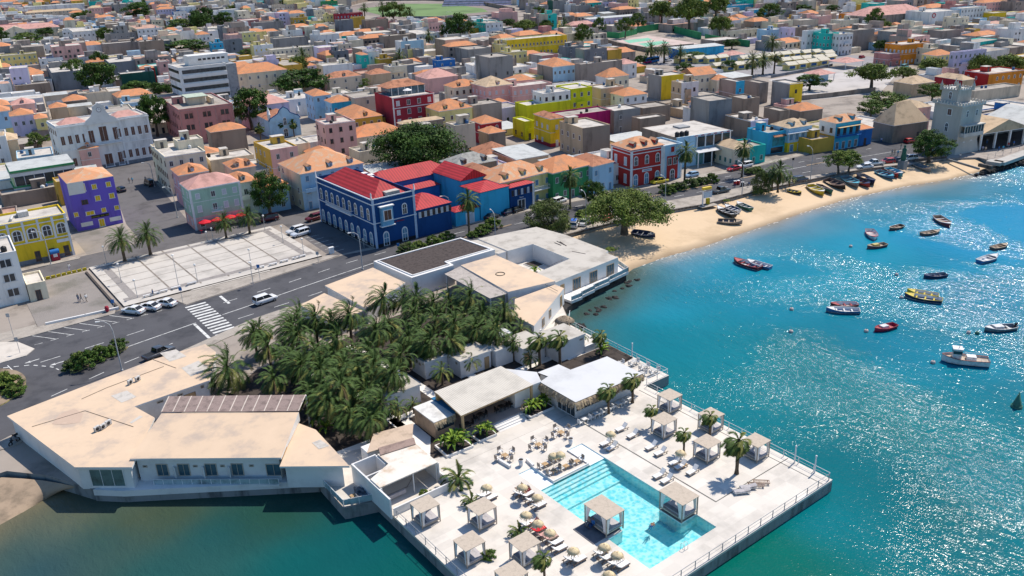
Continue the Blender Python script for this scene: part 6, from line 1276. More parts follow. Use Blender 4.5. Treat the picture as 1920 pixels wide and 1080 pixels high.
b.build('battlement',mat('battlement_white',(.52,.50,.46),.9,.15,.6),t)
b =MB();ux,uy,us=1.4,3.0,5.4;b.box(ux,uy,TH+.45,ux+us,uy+us,TH+3.9);b.build('turret',gt,t)
b =MB();b.box(ux-.25,uy-.25,TH+3.9,ux+us+.25,uy+us+.25,TH+4.2)
for i in range(6):
 u=ux-.25+i*(us+.1)/5.4
 b.box(u,uy-.25,TH+4.2,u+.4,uy+.05,TH+4.7);b.box(u,uy+us-.05,TH+4.2,u+.4,uy+us+.25,TH+4.7);b.box(ux-.25,uy+.3+i*.9,TH+4.2,ux+.05,uy+.7+i*.9,TH+4.7);b.box(ux+us-.05,uy+.3+i*.9,TH+4.2,ux+us+.25,uy+.7+i*.9,TH+4.7)
b.build('battlement',MATS['battlement_white'],t)
for x,y in((ux-.2,uy-.2),(ux+us+.2,uy-.2),(ux-.2,uy+us+.2),(ux+us+.2,uy+us+.2),(ux+us*.5,uy+us*.5)):b=MB();b.lathe([(.4,0),(.36,1.2),(.5,1.3),(.15,2.0),(.03,2.8)],0,8,(x,y,TH+3.7));b.build('finial',gt,t)
inst(WIN['a'],'window',t,(ux-.01,uy+us*.45,TH+1.4),R(-90),(1.2,1,2.2))
for z,u,k,ww,hh in((10.6,.42,'B',1.5,1.9),(6.0,.45,'a',1.2,2.6)):face_win(t,'L',TD*u,z,k,ww,hh)
face_win(t,'F',TW*.3,10.4,'a',.95,1.9);face_win(t,'F',TW*.75,10.4,'a',.95,1.9);face_win(t,'F',TW*.35,1.0,'a',1.1,2.4);face_win(t,'F',TW*.7,1.0,'a',1.1,2.6,'door')
b =MB();b.box(.6,-1.5,5.0,TW+.2,0,6.1);b.box(.5,-1.6,8.0,TW+.3,0,8.3)
for i in range(8):x=.7+i*(TW-.7)/7;b.box(x-.08,-1.45,6.1,x+.08,-1.3,8.0)
b.build('balcony',MATS['battlement_white'],t);b=MB();b.box(.7,-1.28,6.1,TW,-1.24,8.0);b.build('balcony_glass',dglass,t)
# market hall beside the tower
p0 =P(1838,285);t=thing('market_hall','open fish market hall with tan tile roof on white columns beside the tower','hall',(p0.x+1.5,p0.y,0),R(-16));b=MB();hip(b,17,13,5.0,3.2,.8,0,True,1,'Y');b.build('roof',[tilet,trim],t,(0,1,0));b=MB();hip(b,18,14,5.0,3.4,.8,0,True,1,'Y');b.build('roof',[greytin,trim],t,(18.7,2,0))
for x in(0,5.6,11.3,17,23,29):b=MB();b.box(x-.25,1,0,x+.25,1.5,4.95);b.build('column',trim,t)
b =MB();b.box(0,13.6,0,36,13.9,4.9);b.build('wall',wallm('slate'),t);b=MB();b.box(-.3,.95,4.6,36,1.55,4.85);b.build('beam',trim,t)
FOOT.append((p0.x,p0.y,R(-16),36,15));FOOT.append((T.location.x,T.location.y,ang,9,10))
# ================================================================== TREES OF THE TOWN (x, base y, crown width px, height px)
TR ="""dark|190|178|70|60|big round dense tree in front of the slate blue walls
dark|262|174|58|22|low spreading tree beside the dark green blank house
dark|262|40|50|34|dark tree beside the grey tower block
dark|382|58|44|42|dark tree by the lilac white house at the upper border
dark|421|54|34|30|smaller dark tree beyond the upper border houses
olive|345|60|62|24|low wide tree between the upper border trees
dark|350|102|82|26|long row of low green crowns above the office block
olive|465|110|28|18|small tree beside the stepped balcony house
olive|55|86|50|24|low tree before the long hospital
dark|87|70|30|18|bush like tree at the hospital gable
dark|4|86|26|34|tree at the hospital's end by the photo's border
dark|148|38|24|14|small tree behind the hospital roof
dark|184|78|26|20|small tree by the white school block
dark|296|256|58|78|tall dark green tree beside the white palace
dark|474|244|68|76|dark tree between the rose block and the little church
olive|72|282|38|34|thin tree behind the gallery building
dark|566|184|96|52|spreading dark tree above the light blue corner house
olive|740|48|46|42|tree at the near side of the football pitch
dark|858|80|56|52|round dark tree beside the white turquoise block
dark|955|52|26|16|small tree beyond the turquoise apartment block
fig|785|318|160|84|huge dark fig tree shading the red roofs
round|508|406|68|84|round green street tree with a dark car beneath
acacia|985|66|44|28|leftmost crown of the tree row behind the yellow block
acacia|1025|62|26|24|narrow crown in the tree row behind the yellow block
olive|1092|90|32|44|bare stemmed tree at the dry lot
olive|1122|68|24|34|thin feathery tree beside the green court wall
olive|1172|72|28|38|feathery tree behind the end of the green wall
olive|1195|60|30|34|darker tree before the long pink school wall
acacia|1240|52|52|48|round acacia beside the white roofed market hall
acacia|1293|64|60|66|tall acacia with long bare trunk by the court
acacia|1342|42|48|48|acacia at the upper border above the white street
acacia|1350|74|42|42|forked acacia beside the cream warehouse
olive|1440|44|46|36|tree group at the upper border right of the warehouse
dark|1200|122|24|18|small round tree by the blue bus
dark|1285|140|32|22|dark bush tree below the market huts
dark|1301|114|48|16|clipped row of crowns behind the market huts
dark|1372|92|30|18|bush tree at the green wall's end
dark|1366|133|28|20|small tree amid the market huts
acacia|1633|170|72|50|broad acacia standing on the market square
acacia|1692|156|46|30|smaller acacia beside the broad one on the square
acacia|1746|142|56|32|acacia in front of the pale yellow green house
acacia|1834|156|48|52|acacia before the lilac white apartment house
acacia|1886|148|72|44|acacia at the photo's border by the orange red hall
dark|1517|170|52|30|dark low tree beside the pale kiosk
dark|1648|98|24|22|tree beside the blank taupe wall
dark|1504|26|34|16|green tree at the upper border near the pale pink house
dark|1560|24|24|14|smaller green tree at the upper border beside another
olive|1632|224|44|34|olive green tree on the slope above the customs house
olive|1664|214|78|40|wide olive crown above the customs house
olive|1676|206|50|26|crown merging behind the wide olive one
olive|1747|192|48|34|bushy tree behind the castle tower
young|1572|327|50|44|bright street tree on the esplanade above the beached boats
young|1590|324|44|42|second bright crown beside it on the esplanade
round|1741|304|70|58|bright green tree at the foot of the castle tower
big|1171|438|148|80|large flat crowned acacia spreading over the beach sand
thorn|1028|428|86|52|grey green thorn tree overhanging the hotel roof
round|1112|388|46|50|dense round tree in the median before the light blue house
thorn|1426|362|36|42|bushy tree on the esplanade beside the palm clump
dark|1448|262|20|14|little tree above the shops
olive|680|168|30|20|small tree between the pinkish house and the mansion"""
cnt_ ={};TREESPOT=[]
for ln in TR.split('\n'):
 k,x,y,w_,h_,lab=ln.split('|');x,y,w_,h_=map(float,(x,y,w_,h_));key=k
 if k+'0' in TREE:n_=cnt_.get(k,0);cnt_[k]=n_+1;key=k+str(n_%3)
 t=tree(key,x,y,w_,lab,h_,'trees of the town' if y<260 else None)
 p=P(x,y);r_=w_/2*((p-Vector((0,0,CH))).dot(CAZ))/CF
 if y<330:TREESPOT.append((x,y,r_*.75))
TOWN ="""
a|1582|992|1840|1545|7.6|brown|h|plain brown block with an orange hip roof in front of the rose block|wk=
a|88|790|258|d9|8.6|pink|p|lavender pink house with one dormer in a pale red roof beside the palace|dormers=1
a|75|872|248|d9|9.2|lilac/lilac|h|long lilac fronted row with orange roof and dark balcony doors|pitch=2.0
a|262|892|352|d8|8.0|pale|h|yellow gabled house attached to the lilac row|
a|-90|845|70|d9|9.0|lblue|h|grey blue house with orange roof at the photo's border near the lilac row|
a|-60|1065|128|d10|7.6|tan|t|house with a broad tan roof at the photo's border above the gallery building|wk=
a|590|702|812|d8|6.5|beige|f|beige roofless block with a green patch behind the palace|wk=
a|478|762|650|d8|5.8|brown|h|low brown house with a bright orange hip roof behind the palace|wk=
a|376|812|500|d8|5.6|tan|h|orange roofed cottage touching the palace back wall|wk=
a|505|806|690|d5|4.2|cream|m|lean-to with a pale metal roof at the back of the palace|wk=
a|330|722|505|d6|4.6|beige|m|low shed with a pale slanting roof behind the orange cottage|wk=
a|385|545|662|322|9.4|slate|w|big blank slate blue wall house beside the round dense tree|wk=
a|362|472|520|d7|11.6|grey|f|grey rooftop block standing above the slate blue wall|wk=
a|818|470|1045|775|9.6|slate|w|slate blue house with a white coping just above the round dense tree|wk=
a|902|556|1155|d9|8.8|dgreen/slate|w|dark green grey blank house between the dense tree and the office block|wk=
a|650|470|800|d7|8.6|ochre|h|ochre house with orange roof edge beside the slate blue house|
a|1046|312|1225|d10|11.4|brown/taupe|w|tall brown wall house with a vertical yellow stripe|wk=
a|768|330|1040|d10|9.2|taupe|w|wide brown purple wall with laundry on its roof|wk=
a|1026|218|1216|942|10.6|white/cream|c|white house with terracotta roof terrace and a ribbon of upper windows|
a|790|255|1020|d9|8.6|grey|f|grey unfinished block between the school and the terracotta terrace|
a|546|238|710|466|9.4|white|w|white square school block with dark small windows|
a|-260|250|570|d15|7.4|cream|p|long cream hospital with a pale red roof and central gable|wk=w pitch=4
a|180|52|700|d8|7.6|white|m|very long white and blue hall at the upper border of the photo|wk=
a|190|98|606|d8|6.2|beige|t|long tan roofed building below the white and blue hall|wk=w pitch=4
a|520|98|640|d8|6.4|cream|h|small cream house with a round orange roof beside the pink tower house|wk=
a|662|62|772|d9|11.5|pink/white|t|narrow pink white tower house with tan gable|
a|850|32|962|832|14|grey|w|pale grey tower block with a dark vertical slot|wk=
a|1176|72|1305|d9|10.4|lilac|h|lilac white house with a flat orange roof edge|
a|1300|88|1402|d8|9.6|white/blue|w|white house with a bright blue flank|
a|2|418|272|d10|7.6|pale|f|pale yellow curved house with blue doors|wk=b
a|292|442|470|d9|7.6|white/lilac|w|low white house with blue tarpaulin beside the pale yellow house|
a|-40|522|112|d8|6.0|grey|f|grey house below the pale yellow house at the photo's border|wk=
a|110|644|372|d10|5.6|brown|f|long dark brown ruined yard house|wk=
a|1186|462|1270|d8|11|pink|f|salmon pink house squeezed against the office block|wk=n
a|1056|516|1158|d6|7.8|red|h|house under a red tile strip beside the office block|wk=
a|1480|262|1572|d9|9.0|white|h|white house with orange roof beside the bright blue one|
a|1586|322|1672|d8|7.6|sky|w|bright sky blue house below the orange roof|
a|1682|302|1812|1668|10.8|slate|w|dark grey concrete frame house with square openings|wk=n pitch=4
a|1812|245|1920|d9|11.4|pale/cream|w|cream and yellow stepped balcony house|wk=w
a|1772|558|2150|d13|11.2|cream|h|cream villa with arched lower windows and broad orange roof|wk=a pitch=3.4
b|206|492|346|98|8.8|ochre/ochre|f|mustard house with dark open ground floor and striped awnings|wk=d
b|-20|342|126|d9|8.8|white/pale|w|white house with ochre shutters at the end of a lane|wk=y
b|132|292|388|d9|8.6|grey|f|long plain grey block behind the cream rooftops|wk=
b|112|374|440|d9|6.8|cream|w|cream house with a little orange roofed penthouse|
b|276|132|382|d8|8.6|ochre|f|ochre house with a tall blue doorway|wk=b
b|382|72|442|370|11|slate|f|narrow slate tower wall beside the ochre house|wk=
b|450|78|515|d8|11.6|cream|w|tall cream house with stacked balconies|
b|522|112|606|d8|10.8|pale|w|cream and yellow balcony house with a lilac top|
b|602|106|800|d8|11.8|crimson|w|dark red house with blue door behind the slate block|wk=b
b|616|152|726|d9|11.6|slate/slate|f|tall dark slate block between cream balconies and ochre wall|wk=
b|732|130|816|d8|11.4|ochre|f|ochre plastered tower house next to the brown wall|wk=
b|822|152|990|d9|10.6|brown|f|broad brown wall house right below the football pitch|wk=
b|1206|258|1376|962|7.6|white|w|large white house with cream roof terrace below the big tree|wk=n pitch=5
b|962|272|1200|d10|9.6|brown|f|large brown wall with peach rooftop beside the white chapel|wk=
b|1086|312|1256|d9|10.6|lblue/white|w|pale blue chapel like front with an oval window|wk=n pitch=5 fl=9
b|1136|372|1202|d8|8.2|pale/grey|w|pale yellow house end with a slanting blue panel|wk=
b|1202|372|1255|d7|8.4|grey|f|grey blank house end beside the pale yellow one|wk=
b|790|412|840|d9|8.8|teal|h|narrow turquoise house with an orange roof|wk=b
b|841|388|922|d9|9.6|white/lilac|w|narrow white house with two rows of blue windows|wk=b pitch=1.9
b|928|442|1030|d8|6.4|ochre|f|low ochre house beside the narrow white one|
b|586|384|692|d9|8.8|slate|f|dark grey shell of a house under construction|wk=n
b|500|494|722|452|7.8|white/cream|w|white house with wide cream roof behind the tile roofed house|wk=
b|386|494|452|d6|6.2|lilac|h|little white house with a small orange roof|
b|546|590|790|d9|6.8|beige|r|beige house with wide terracotta roof and one dormer|dormers=1 pitch=4
b|432|722|560|366|9.6|lblue/lblue|h|light blue corner house with orange roof and long bright side wall|pitch=2.4
b|566|772|730|d8|8.8|sky/lblue|h|blue house with a pyramid orange roof behind the light blue corner|
b|722|892|946|592|7.6|ochre/tan|h|orange brown house with orange hip roof beside the crimson mansion|wk=B dormers=1
b|956|882|1025|d6|5.6|ochre|f|small ochre annex touching the crimson mansion|
b|516|932|742|443|10.6|pink/pink|w|pinkish white house with tanks and a dark roof terrace|wk=d
b|752|1034|1122|d11|4.8|cream|o|long low house under a plain bright orange roof|wk=
b|1092|932|1402|1062|7.6|stone|t|old stone house with a long tan gable roof|wk= 
b|1162|1004|1412|d8|5.6|beige|w|low pale house before the dark fig tree|wk=
b|1492|942|1642|1422|8.8|beige|w|beige block with rooftop tanks behind the fig tree|wk=n pitch=4
b|1372|834|1620|d11|8.8|pale|h|cream yellow house with complicated orange roof beside the mansion|wk=B dormers=2
b|1626|792|1842|d9|8.6|taupe|f|taupe block with a small blue terrace|wk=
b|1726|652|1925|d13|8.6|pink|t|pink house with tan hip roof and white windows|wk=s dormers=1
b|1482|658|1682|d9|7.6|cream|h|cream shop house with two orange dormer windows|wk=d dormers=2
b|1282|592|1512|d13|6.8|pink|p|long low house with a smooth pink tile roof|wk=
b|1752|432|1925|1642|13.6|grey|f|bare concrete frame building with open floors|wk=n pitch=2.6 fl=3.3
b|1362|452|1492|1322|7.6|blue|w|blue house with a white gothic window|wk=a pitch=4
b|1592|372|1762|1474|8.6|grey/grey|f|long grey wall house behind the blue gothic window|wk=
b|1826|332|1920|d9|7.8|pale|w|pale yellow house end behind the concrete frame|
b|1722|172|1850|1622|11.6|white/teal|f|white and turquoise apartment block beside the round tree|
b|1692|928|1842|d8|6.8|crimson|h|small crimson house with an orange pyramid roof|wk=a
b|1746|1002|1870|d7|5.0|stone|h|low stone house with orange roof before the crimson one|wk=a
b|500|12|610|d8|9.4|green|f|pale green striped block at the upper border near the pitch|
b|-20|172|205|d9|8.0|grey|f|grey party wall house behind the cream penthouse|wk=
b|286|242|432|d7|7.6|crimson|w|low dark red house amid grey walls|
b|130|40|290|d9|9|beige|w|beige house behind the ochre house with the blue door|
b|860|560|1010|d8|5.4|tan|r|low tan house with brown roof beside the terracotta roof|wk=
b|1000|500|1130|d8|6|cream|w|low cream rooftop between ochre house and pink tile roof|
b|640|330|720|d7|7|beige|w|beige house beside the dark shell|
c|-40|302|412|d11|9.6|yellow/pale|w|long bright yellow block with white parapets|pitch=2.2
c|-30|392|112|d9|8|pale|w|lower yellow wing with dark square windows|
c|306|502|476|188|8.8|lblue/taupe|h|light blue house with solar panels and a brown side wall|pitch=2
c|412|352|532|d9|7.6|slate|f|low blue grey house right of the yellow block|
c|542|372|712|d9|8.6|slate/taupe|f|dark slate house with pink window trim|
c|516|482|826|472|9.6|taupe|w|large blank taupe wall with a row of small blue windows|wk=
c|836|482|936|d9|6.6|white|p|white house with a faded pink gable roof|
c|706|582|876|d8|8.6|cream/white|h|cream house topped with a bright orange pyramid roof|rise=3
c|840|722|1012|d9|6.6|white|h|white house with a low orange hip roof beside the tan block|
c|666|662|838|d9|8.6|tan|w|tan plastered block in front of the orange pyramid roof|
c|110|792|442|22|7.4|lime|w|lime green lower storey with a long white terrace|wk= 
c|442|668|602|d11|11|lime|w|lime green upper wing with white cornice|
c|232|702|438|d8|10.6|white|w|white rooftop house with glass doors between lime walls|wk=n
c|95|912|166|4|6.2|lime|w|lime green corner with glass balcony next to the golden house|wk=n
c|286|892|384|166|9.0|yellow/yellow|r|golden yellow corner house with dark red base and red brown hip roof|wk=s base=crimson
c|386|872|752|d9|7.6|magenta|f|magenta walled house under a dark steel pergola|wk=
c|530|962|736|356|9.2|brown/tan|w|office block with tan front and bare brown flank|wk= wl=B
c|1482|758|1652|1342|10.8|slate/grey|f|grey breeze block tower with a white rooftop tank|wk=
c|1272|622|1402|1196|8.8|white/tan|w|white fronted house with a tan flank and yellow rooftop|wk=d
c|1302|672|1345|d6|6.2|tan|w|narrow tan annex below the white fronted house|
c|1122|572|1300|d9|9.4|yellow/grey|w|grey house with a bright yellow roof parapet|wk=
c|1366|568|1530|d10|7.8|cream|g|cream house with steep open gable near the market huts|
c|1682|612|1746|1556|9.6|sky/taupe|w|narrow sky blue house front with brown flank|wk=w pitch=2
c|1536|602|1640|d7|5.8|cream|h|little house with orange gable between cream gable and blue front|
c|1792|908|1922|1602|6.2|lilac/brown|w|white house with white rooftop boxes and a long brown side|wk=n pitch=5
c|766|832|962|d9|7.6|grey/taupe|w|grey balcony house with two roof tanks|
c|982|812|1190|d9|5.6|brown|f|low brown courtyard house|wk=
c|962|892|1152|898|6.0|brown|w|brown walled house with a plain white flat roof|wk=
c|0|612|172|d8|7.6|pink|o|low house with orange pink tile roof beside the lime terrace|wk=
c|0|652|302|d9|7.8|pink|w|pink mansion front with white windows beside the lime terrace|wk=s
c|1856|622|1925|d9|7.8|taupe|f|taupe blank house right of the blue narrow front|wk=
c|1742|742|1860|d9|6.6|brown|f|brown ruin above the white rooftop boxes|wk=
c|1626|42|1812|d8|5.8|sky|c|blue painted low row house at the upper border|
c|1816|72|1920|d8|6.0|sky/white|w|pale blue row house end at the upper border|
c|420|32|480|d9|10.8|white|w|white block with three tall windows beside the grey green tower|wk=n pitch=2 fl=8
c|306|6|420|d10|14|grey/dgreen|f|grey green tower block behind the pitch|wk=
c|482|42|590|d9|10.4|grey|f|grey house with its flank to the white block|wk=
c|580|145|1080|d9|4.8|lilac|m|long pale pink school wall building below the acacias|wk=w pitch=4
c|440|192|626|d9|4.8|rose|p|hall with a flat pink roof behind street palms|wk=
c|690|102|830|d10|5.4|cream|m|white roofed market hall with a gable|wk=
c|1246|372|1592|d9|4.8|sky/blue|m|low blue community house with painted mural walls|wk=
c|1610|232|1850|d11|4.8|cream|f|cream warehouse beneath the acacias|wk=n pitch=4
d|296|232|436|258|11.8|white|w|white apartment house with rows of balconies beside a turquoise one|pitch=2
d|440|252|536|d10|11|teal|w|turquoise apartment house with dark balconies|pitch=2
d|540|256|640|d10|10.8|white|w|white balcony house between turquoise and brown blocks|pitch=2
d|642|228|802|d11|10.8|taupe|f|large blank taupe wall at the market square|wk=
d|162|212|206|d9|9.4|lilac|w|narrow lilac house beside a brown wall|
d|207|206|296|d9|9|brown|f|brown wall house next to the narrow lilac house|wk=
d|-10|226|126|d9|7|lblue|w|light blue house with a mural beyond the market huts|wk=
d|1002|334|1216|d10|9.6|orange|w|orange block with white shutters and a roof pavilion|wk=s pitch=2
d|906|402|1000|d9|6.0|rose|w|low red pink house next to the orange block|
d|746|124|1200|d20|7.6|taupe|p|long warehouse with a pale pink gable roof|wk= along=X
d|1216|92|1440|d20|9.4|white|w|white rounded hall with a red ring emblem|wk=
d|1422|132|1510|d10|10.6|cream|w|cream office house beside the white rounded hall|
d|1452|62|1640|d9|10.4|white/lblue|w|white house with blue rooftop pergola|
d|1622|22|1770|d9|9.4|pink|o|pale pink house with orange roof at the upper border|
d|1686|97|1790|d8|6.6|yellow|w|yellow house beside the green wall|
d|1312|232|1452|d10|8.6|taupe|f|taupe blocks between the white hall and the villas|wk=
d|1402|392|1642|1372|10.4|lilac|w|lilac white apartment house with square balconies|
d|1262|418|1395|d8|6.4|pale|h|pale yellow green house with a red roof behind the acacia|wk=b
d|1222|366|1300|d9|7.6|cream|w|cream house next to the orange block|
d|1006|88|1166|d9|7.6|tan|w|tan orange house behind the pink warehouse roof|wk=n
d|596|102|690|d8|7.6|orange|w|bright orange stepped house at the warehouse end|
d|382|122|480|d9|7.6|pink|w|pale pink house at the upper border by the green trees|wk=
d|242|152|430|d9|6|beige|w|beige house with a small yellow roof room|wk=
d|66|72|180|d10|7.6|grey|f|grey block at the upper border left of the pink house|wk=
d|542|152|685|d9|6|cream|w|cream house with a row of small dark windows|
d|1460|602|1546|1252|6.0|tan/crimson|t|market store with a crimson flank and tan roof|wk= wl=
d|1082|632|1250|d9|5|tan|t|tan tile roofed shed beneath the acacia|wk=
d|1660|552|1922|d11|7.4|orange/red|w|orange red hall with white arched windows|wk=a pitch=3
d|1552|682|1900|d7|4.2|beige|f|low beige ruin walls behind the castle tower|wk=
d|1590|862|1885|d6|4.4|blue|f|bright blue painted yard wall building behind the castle tower|wk=
d|90|832|166|d8|7|brown|f|brown house with white end above the shops|wk=
d|166|628|264|d10|9|yellow/grey|w|grey house with a mustard yellow end wall|wk=n pitch=4
d|242|834|412|d8|4|stone|h|low stone house with orange roof above the blue house|wk=
d|945|942|1200|792|5.4|stone|t|old stone customs house with a tall tan hip roof|wk=n rise=6 pitch=3.5
d|1126|808|1226|948|9.0|pink|t|pink upper house with tan tile roof behind the stone customs house|wk=b
"""
n_town =0
for ln in TOWN.strip().split('\n'):
 f=ln.split('|');kw={}
 for z in f[9].split():
  k,v=z.split('=')
  if k=='base':kw[k]=(v,1.2)
  elif k in('wk','wl','along'):kw[k]=v
  elif k=='dormers':kw[k]=int(v)
  else:kw[k]=float(v)
 xl=f[4]if f[4][0]=='d' else float(f[4]);cx=float(f[1]);ang=-7 if f[0]in 'ae' else(-8 if f[0]=='b' else(-11 if f[0]=='c' else-15))
 if f[0]=='c' and cx>1200:ang=-14
 t,w,d=H(f[0],cx,float(f[2]),float(f[3]),xl,float(f[5]),f[6],f[7],f[8],ang,**kw);n_town+=1
 if 'red ring' in f[8]:
  b=MB();b.tube([(1.3*math.cos(i*.35),0,1.3*math.sin(i*.35))for i in range(19)],.28,0,5);b.build('emblem',mat('emblem_red',(.5,.02,.05),.7,.1,2),t,(w*.14,-.1,7.2))
 if 'central gable' in f[8]:b=MB();b.add([(w*.42,-.6,-.1),(w*.62,-.6,-.1),(w*.62,-.6,7.6),(w*.52,-.6,10.4),(w*.42,-.6,7.6),(w*.42,6,-.1),(w*.62,6,-.1),(w*.62,6,7.6),(w*.52,6,10.4),(w*.42,6,7.6)],[(0,1,2,3,4),(1,6,7,2),(0,4,9,5),(2,7,8,3),(3,8,9,4)]);b.build('gable',wallm('cream'),t);inst(WIN['a'],'window',t,(w*.52,-.61,2.5),0,(2,1,3.4))
def pxpoly(pts,z=0):return[tuple(P(a,c,z))[:2]for a,c in pts]
field =pxpoly([(668,17),(720,30),(790,33),(915,22),(905,16),(840,7),(760,7)])
sheetobj('running_track',pxpoly([(652,12),(662,26),(760,36),(860,34),(965,25),(945,14),(850,3),(700,5)]),.02,mat('cinder_track',(.23,.19,.17),.95,.12,.02,world=True))
sheetobj('football_pitch',field,.06,mat('pitch_grass',(.14,.22,.08),.95,.15,.03,world=True))
def wallrun(name,label,pts,h,m,th=.4,px=True,z=0):
 pl=pxpoly(pts)if px else pts;x,y=pl[0];b=MB()
 for a,c in zip(pl[:-1],pl[1:]):
  A=Vector((a[0]-x,a[1]-y,0));d=Vector((c[0]-a[0],c[1]-a[1],0));L_=d.length;d.normalize();s=Vector((-d.y,d.x,0))*th/2;C=A+d*(L_+th*.3)
  b.add([A-s,C-s,C+s,A+s]+[v+Vector((0,0,h))for v in(A-s,C-s,C+s,A+s)],[(4,5,6,7),(0,1,5,4),(1,2,6,5),(2,3,7,6),(3,0,4,7)])
 return tag(b.build(name,m,None,(x,y,z)),label,'wall')
wallrun('stadium_wall','long brown wall curving round the football ground',[(650,12),(690,2),(800,1),(880,4),(965,22)],3.5,wallm('brown'))
wallrun('stadium_wall','low dark wall between the football pitch and the houses',[(772,35),(866,36),(966,27)],2.2,wallm('slate'))
t =thing('grandstand','stepped white and blue grandstand at the end of the football ground','grandstand',P(930,10),R(-50));b=MB()
for i in range(8):b.box(-60,i*2.2,i*1.1,60,i*2.2+2.2,i*1.1+1.1,i%2)
b.build('step',[wallm('lilac'),wallm('slate')],t);b=MB();b.box(-60,17.6,0,60,18.2,11);b.build('wall',wallm('sky'),t)
b =MB();b.box(-3.6,-.06,0,-3.5,.06,2.4);b.box(3.5,-.06,0,3.6,.06,2.4);b.box(-3.6,-.06,2.4,3.6,.06,2.5);p=P(842,27);tag(b.build('goal',trim,None,tuple(p),R(20)),'white football goal at the town end of the pitch','goal')
court =pxpoly([(1165,77),(1225,67),(1285,80),(1215,93)]);sheetobj('sports_court',pxpoly([(1155,76),(1215,66),(1310,82),(1210,96)]),.03,mat('court_pink',(.50,.40,.36),.9,.1,.1,world=True))
for q in([(1169,76),(1215,71),(1224,75),(1180,81)],[(1196,82),(1240,77),(1256,80),(1212,88)]):sheetobj('court_surface',pxpoly(q),.06,mat('court_green',(.20,.46,.33),.9,.06,.1,world=True))
gw =wallm('green');wallrun('court_fence','high green wall along the far side of the sports court',[(1195,62),(1240,55),(1314,74)],4.2,gw);wallrun('court_fence','green wall continuing past the sports court toward the market',[(1322,75),(1360,82),(1405,88)],3.6,gw);wallrun('court_fence','short green and white wall at the corner of the sports court',[(1138,70),(1160,72),(1194,64)],3.6,gw);wallrun('court_wall','low grey wall between the sports court and the dry lot',[(1106,72),(1160,88),(1216,98),(1300,90)],2.6,wallm('stone'))
sheetobj('dry_lot',pxpoly([(1140,88),(1150,86),(1200,95),(1250,100),(1190,105),(1140,98)]),.02,soil)
sq =mat('square_paving',(.44,.41,.39),.9,.12,.1,world=True);sqg=mat('market_asphalt',(.26,.25,.26),.9,.12,.1,world=True)
sheetobj('market_square',pxpoly([(1440,150),(1580,122),(1690,130),(1650,175),(1520,188),(1500,172)]),.03,sq);sheetobj('market_street',pxpoly([(1200,112),(1300,100),(1420,100),(1450,80),(1520,98),(1660,108),(1700,125),(1640,130),(1570,118),(1440,146),(1300,124),(1230,122)]),.02,sqg)
hutw =wallm('pale');k=0
rw =['in the row along the street','in the middle row','in the row nearest the square']
HUT =[(1275,118),(1290,116),(1310,118),(1330,118),(1352,116),(1395,118),(1412,117),(1430,114),(1450,112),(1470,110),(1490,108),(1510,107),(1530,106),(1550,108),(1345,132),(1365,133),(1385,130),(1405,128),(1470,122),(1490,120),(1510,118),(1532,117),(1554,115),(1480,131),(1500,128),(1520,125),(1540,122)]
hp =thing('market_hut','','hut');b=MB();b.box(-2.6,-1.9,0,2.6,1.9,2.5);b.build('wall',hutw,hp);b=MB();hip(b,6.0,4.6,2.55,1.3,.2,0,True);b.build('roof',[mat('hut_roof',(.62,.57,.46),.9,.1,.5),hutw],hp,(-3,-2.3,0));b=MB();b.box(-1.6,-1.95,.7,1.6,-1.91,2.0);b.build('counter',mat('hut_blue',(.06,.16,.36),.8,.3,1),hp);hp=Proto(hp)
for i,(a,c)in enumerate(HUT):p=P(a,c);hp.put((p.x,p.y,0),R(-12),'cream market hut with low gable roof among the rows of stalls by the square','cream market huts')
for(a,c,s),lab in zip([(1372,112,5),(1535,150,5),(1585,126,6)],['pavilion with faded red pyramid roof among the market huts','kiosk with a pale pyramid roof at the corner of the market square','wide pale pink canopy on posts at the back of the square']):
 p=P(a,c);t=thing('pavilion',lab,'pavilion',p,R(-10));b=MB();hip(b,2*s,2*s*.9,3.0,1.8,.3,0);b.build('roof',[tilep,trim],t,(-s,-s*.9,0))
 for u in(-1,1):
  for v in(-1,1):b=MB();b.box(u*(s-.4)-.12,v*(s*.9-.4)-.12,0,u*(s-.4)+.12,v*(s*.9-.4)+.12,3);b.build('post',trim,t)
 if s==5:b=MB();b.box(-s*.6,-s*.5,0,s*.6,s*.5,2.9);b.build('wall',wallm('lblue'),t)
wallrun('square_wall','long low wall on the sea side of the market square',[(1500,188),(1560,182),(1640,172)],1.8,wallm('stone'));wallrun('square_wall','long dark wall edging the market square toward the huts',[(1446,146),(1500,136),(1560,124)],1.2,wallm('slate'))
# ------------------------------------------------------------------ filling the rest of the town
GX0,GY0,GS=-20,80,2.0;GW,GH=460,660
occ =np.zeros((GH,GW),bool)
def mark(poly):
 xs=[p[0]for p in poly];ys=[p[1]for p in poly];n=len(poly)
 i0,i1=max(0,int((min(xs)-GX0)/GS)),min(GW-1,int((max(xs)-GX0)/GS)+1);j0,j1=max(0,int((min(ys)-GY0)/GS)),min(GH-1,int((max(ys)-GY0)/GS)+1)
 if i1<i0 or j1<j0:return
 X,Y=np.meshgrid(GX0+(np.arange(i0,i1+1)+.5)*GS,GY0+(np.arange(j0,j1+1)+.5)*GS);c=np.zeros(X.shape,bool)
 for k in range(n):
  (xa,ya),(xb,yb)=poly[k],poly[(k+1)%n]
  if ya==yb:continue
  c^=((ya>Y)!=(yb>Y))&(X<(xb-xa)*(Y-ya)/(yb-ya)+xa)
 occ[j0:j1+1,i0:i1+1]|=c
def obb(x,y,a,w,d,g=0):ca,sa=math.cos(a),math.sin(a);return[(x+ca*u-sa*v,y+sa*u+ca*v)for u,v in((-g,-g),(w+g,-g),(w+g,d+g),(-g,d+g))]
for f in FOOT:mark(obb(*f,.6))
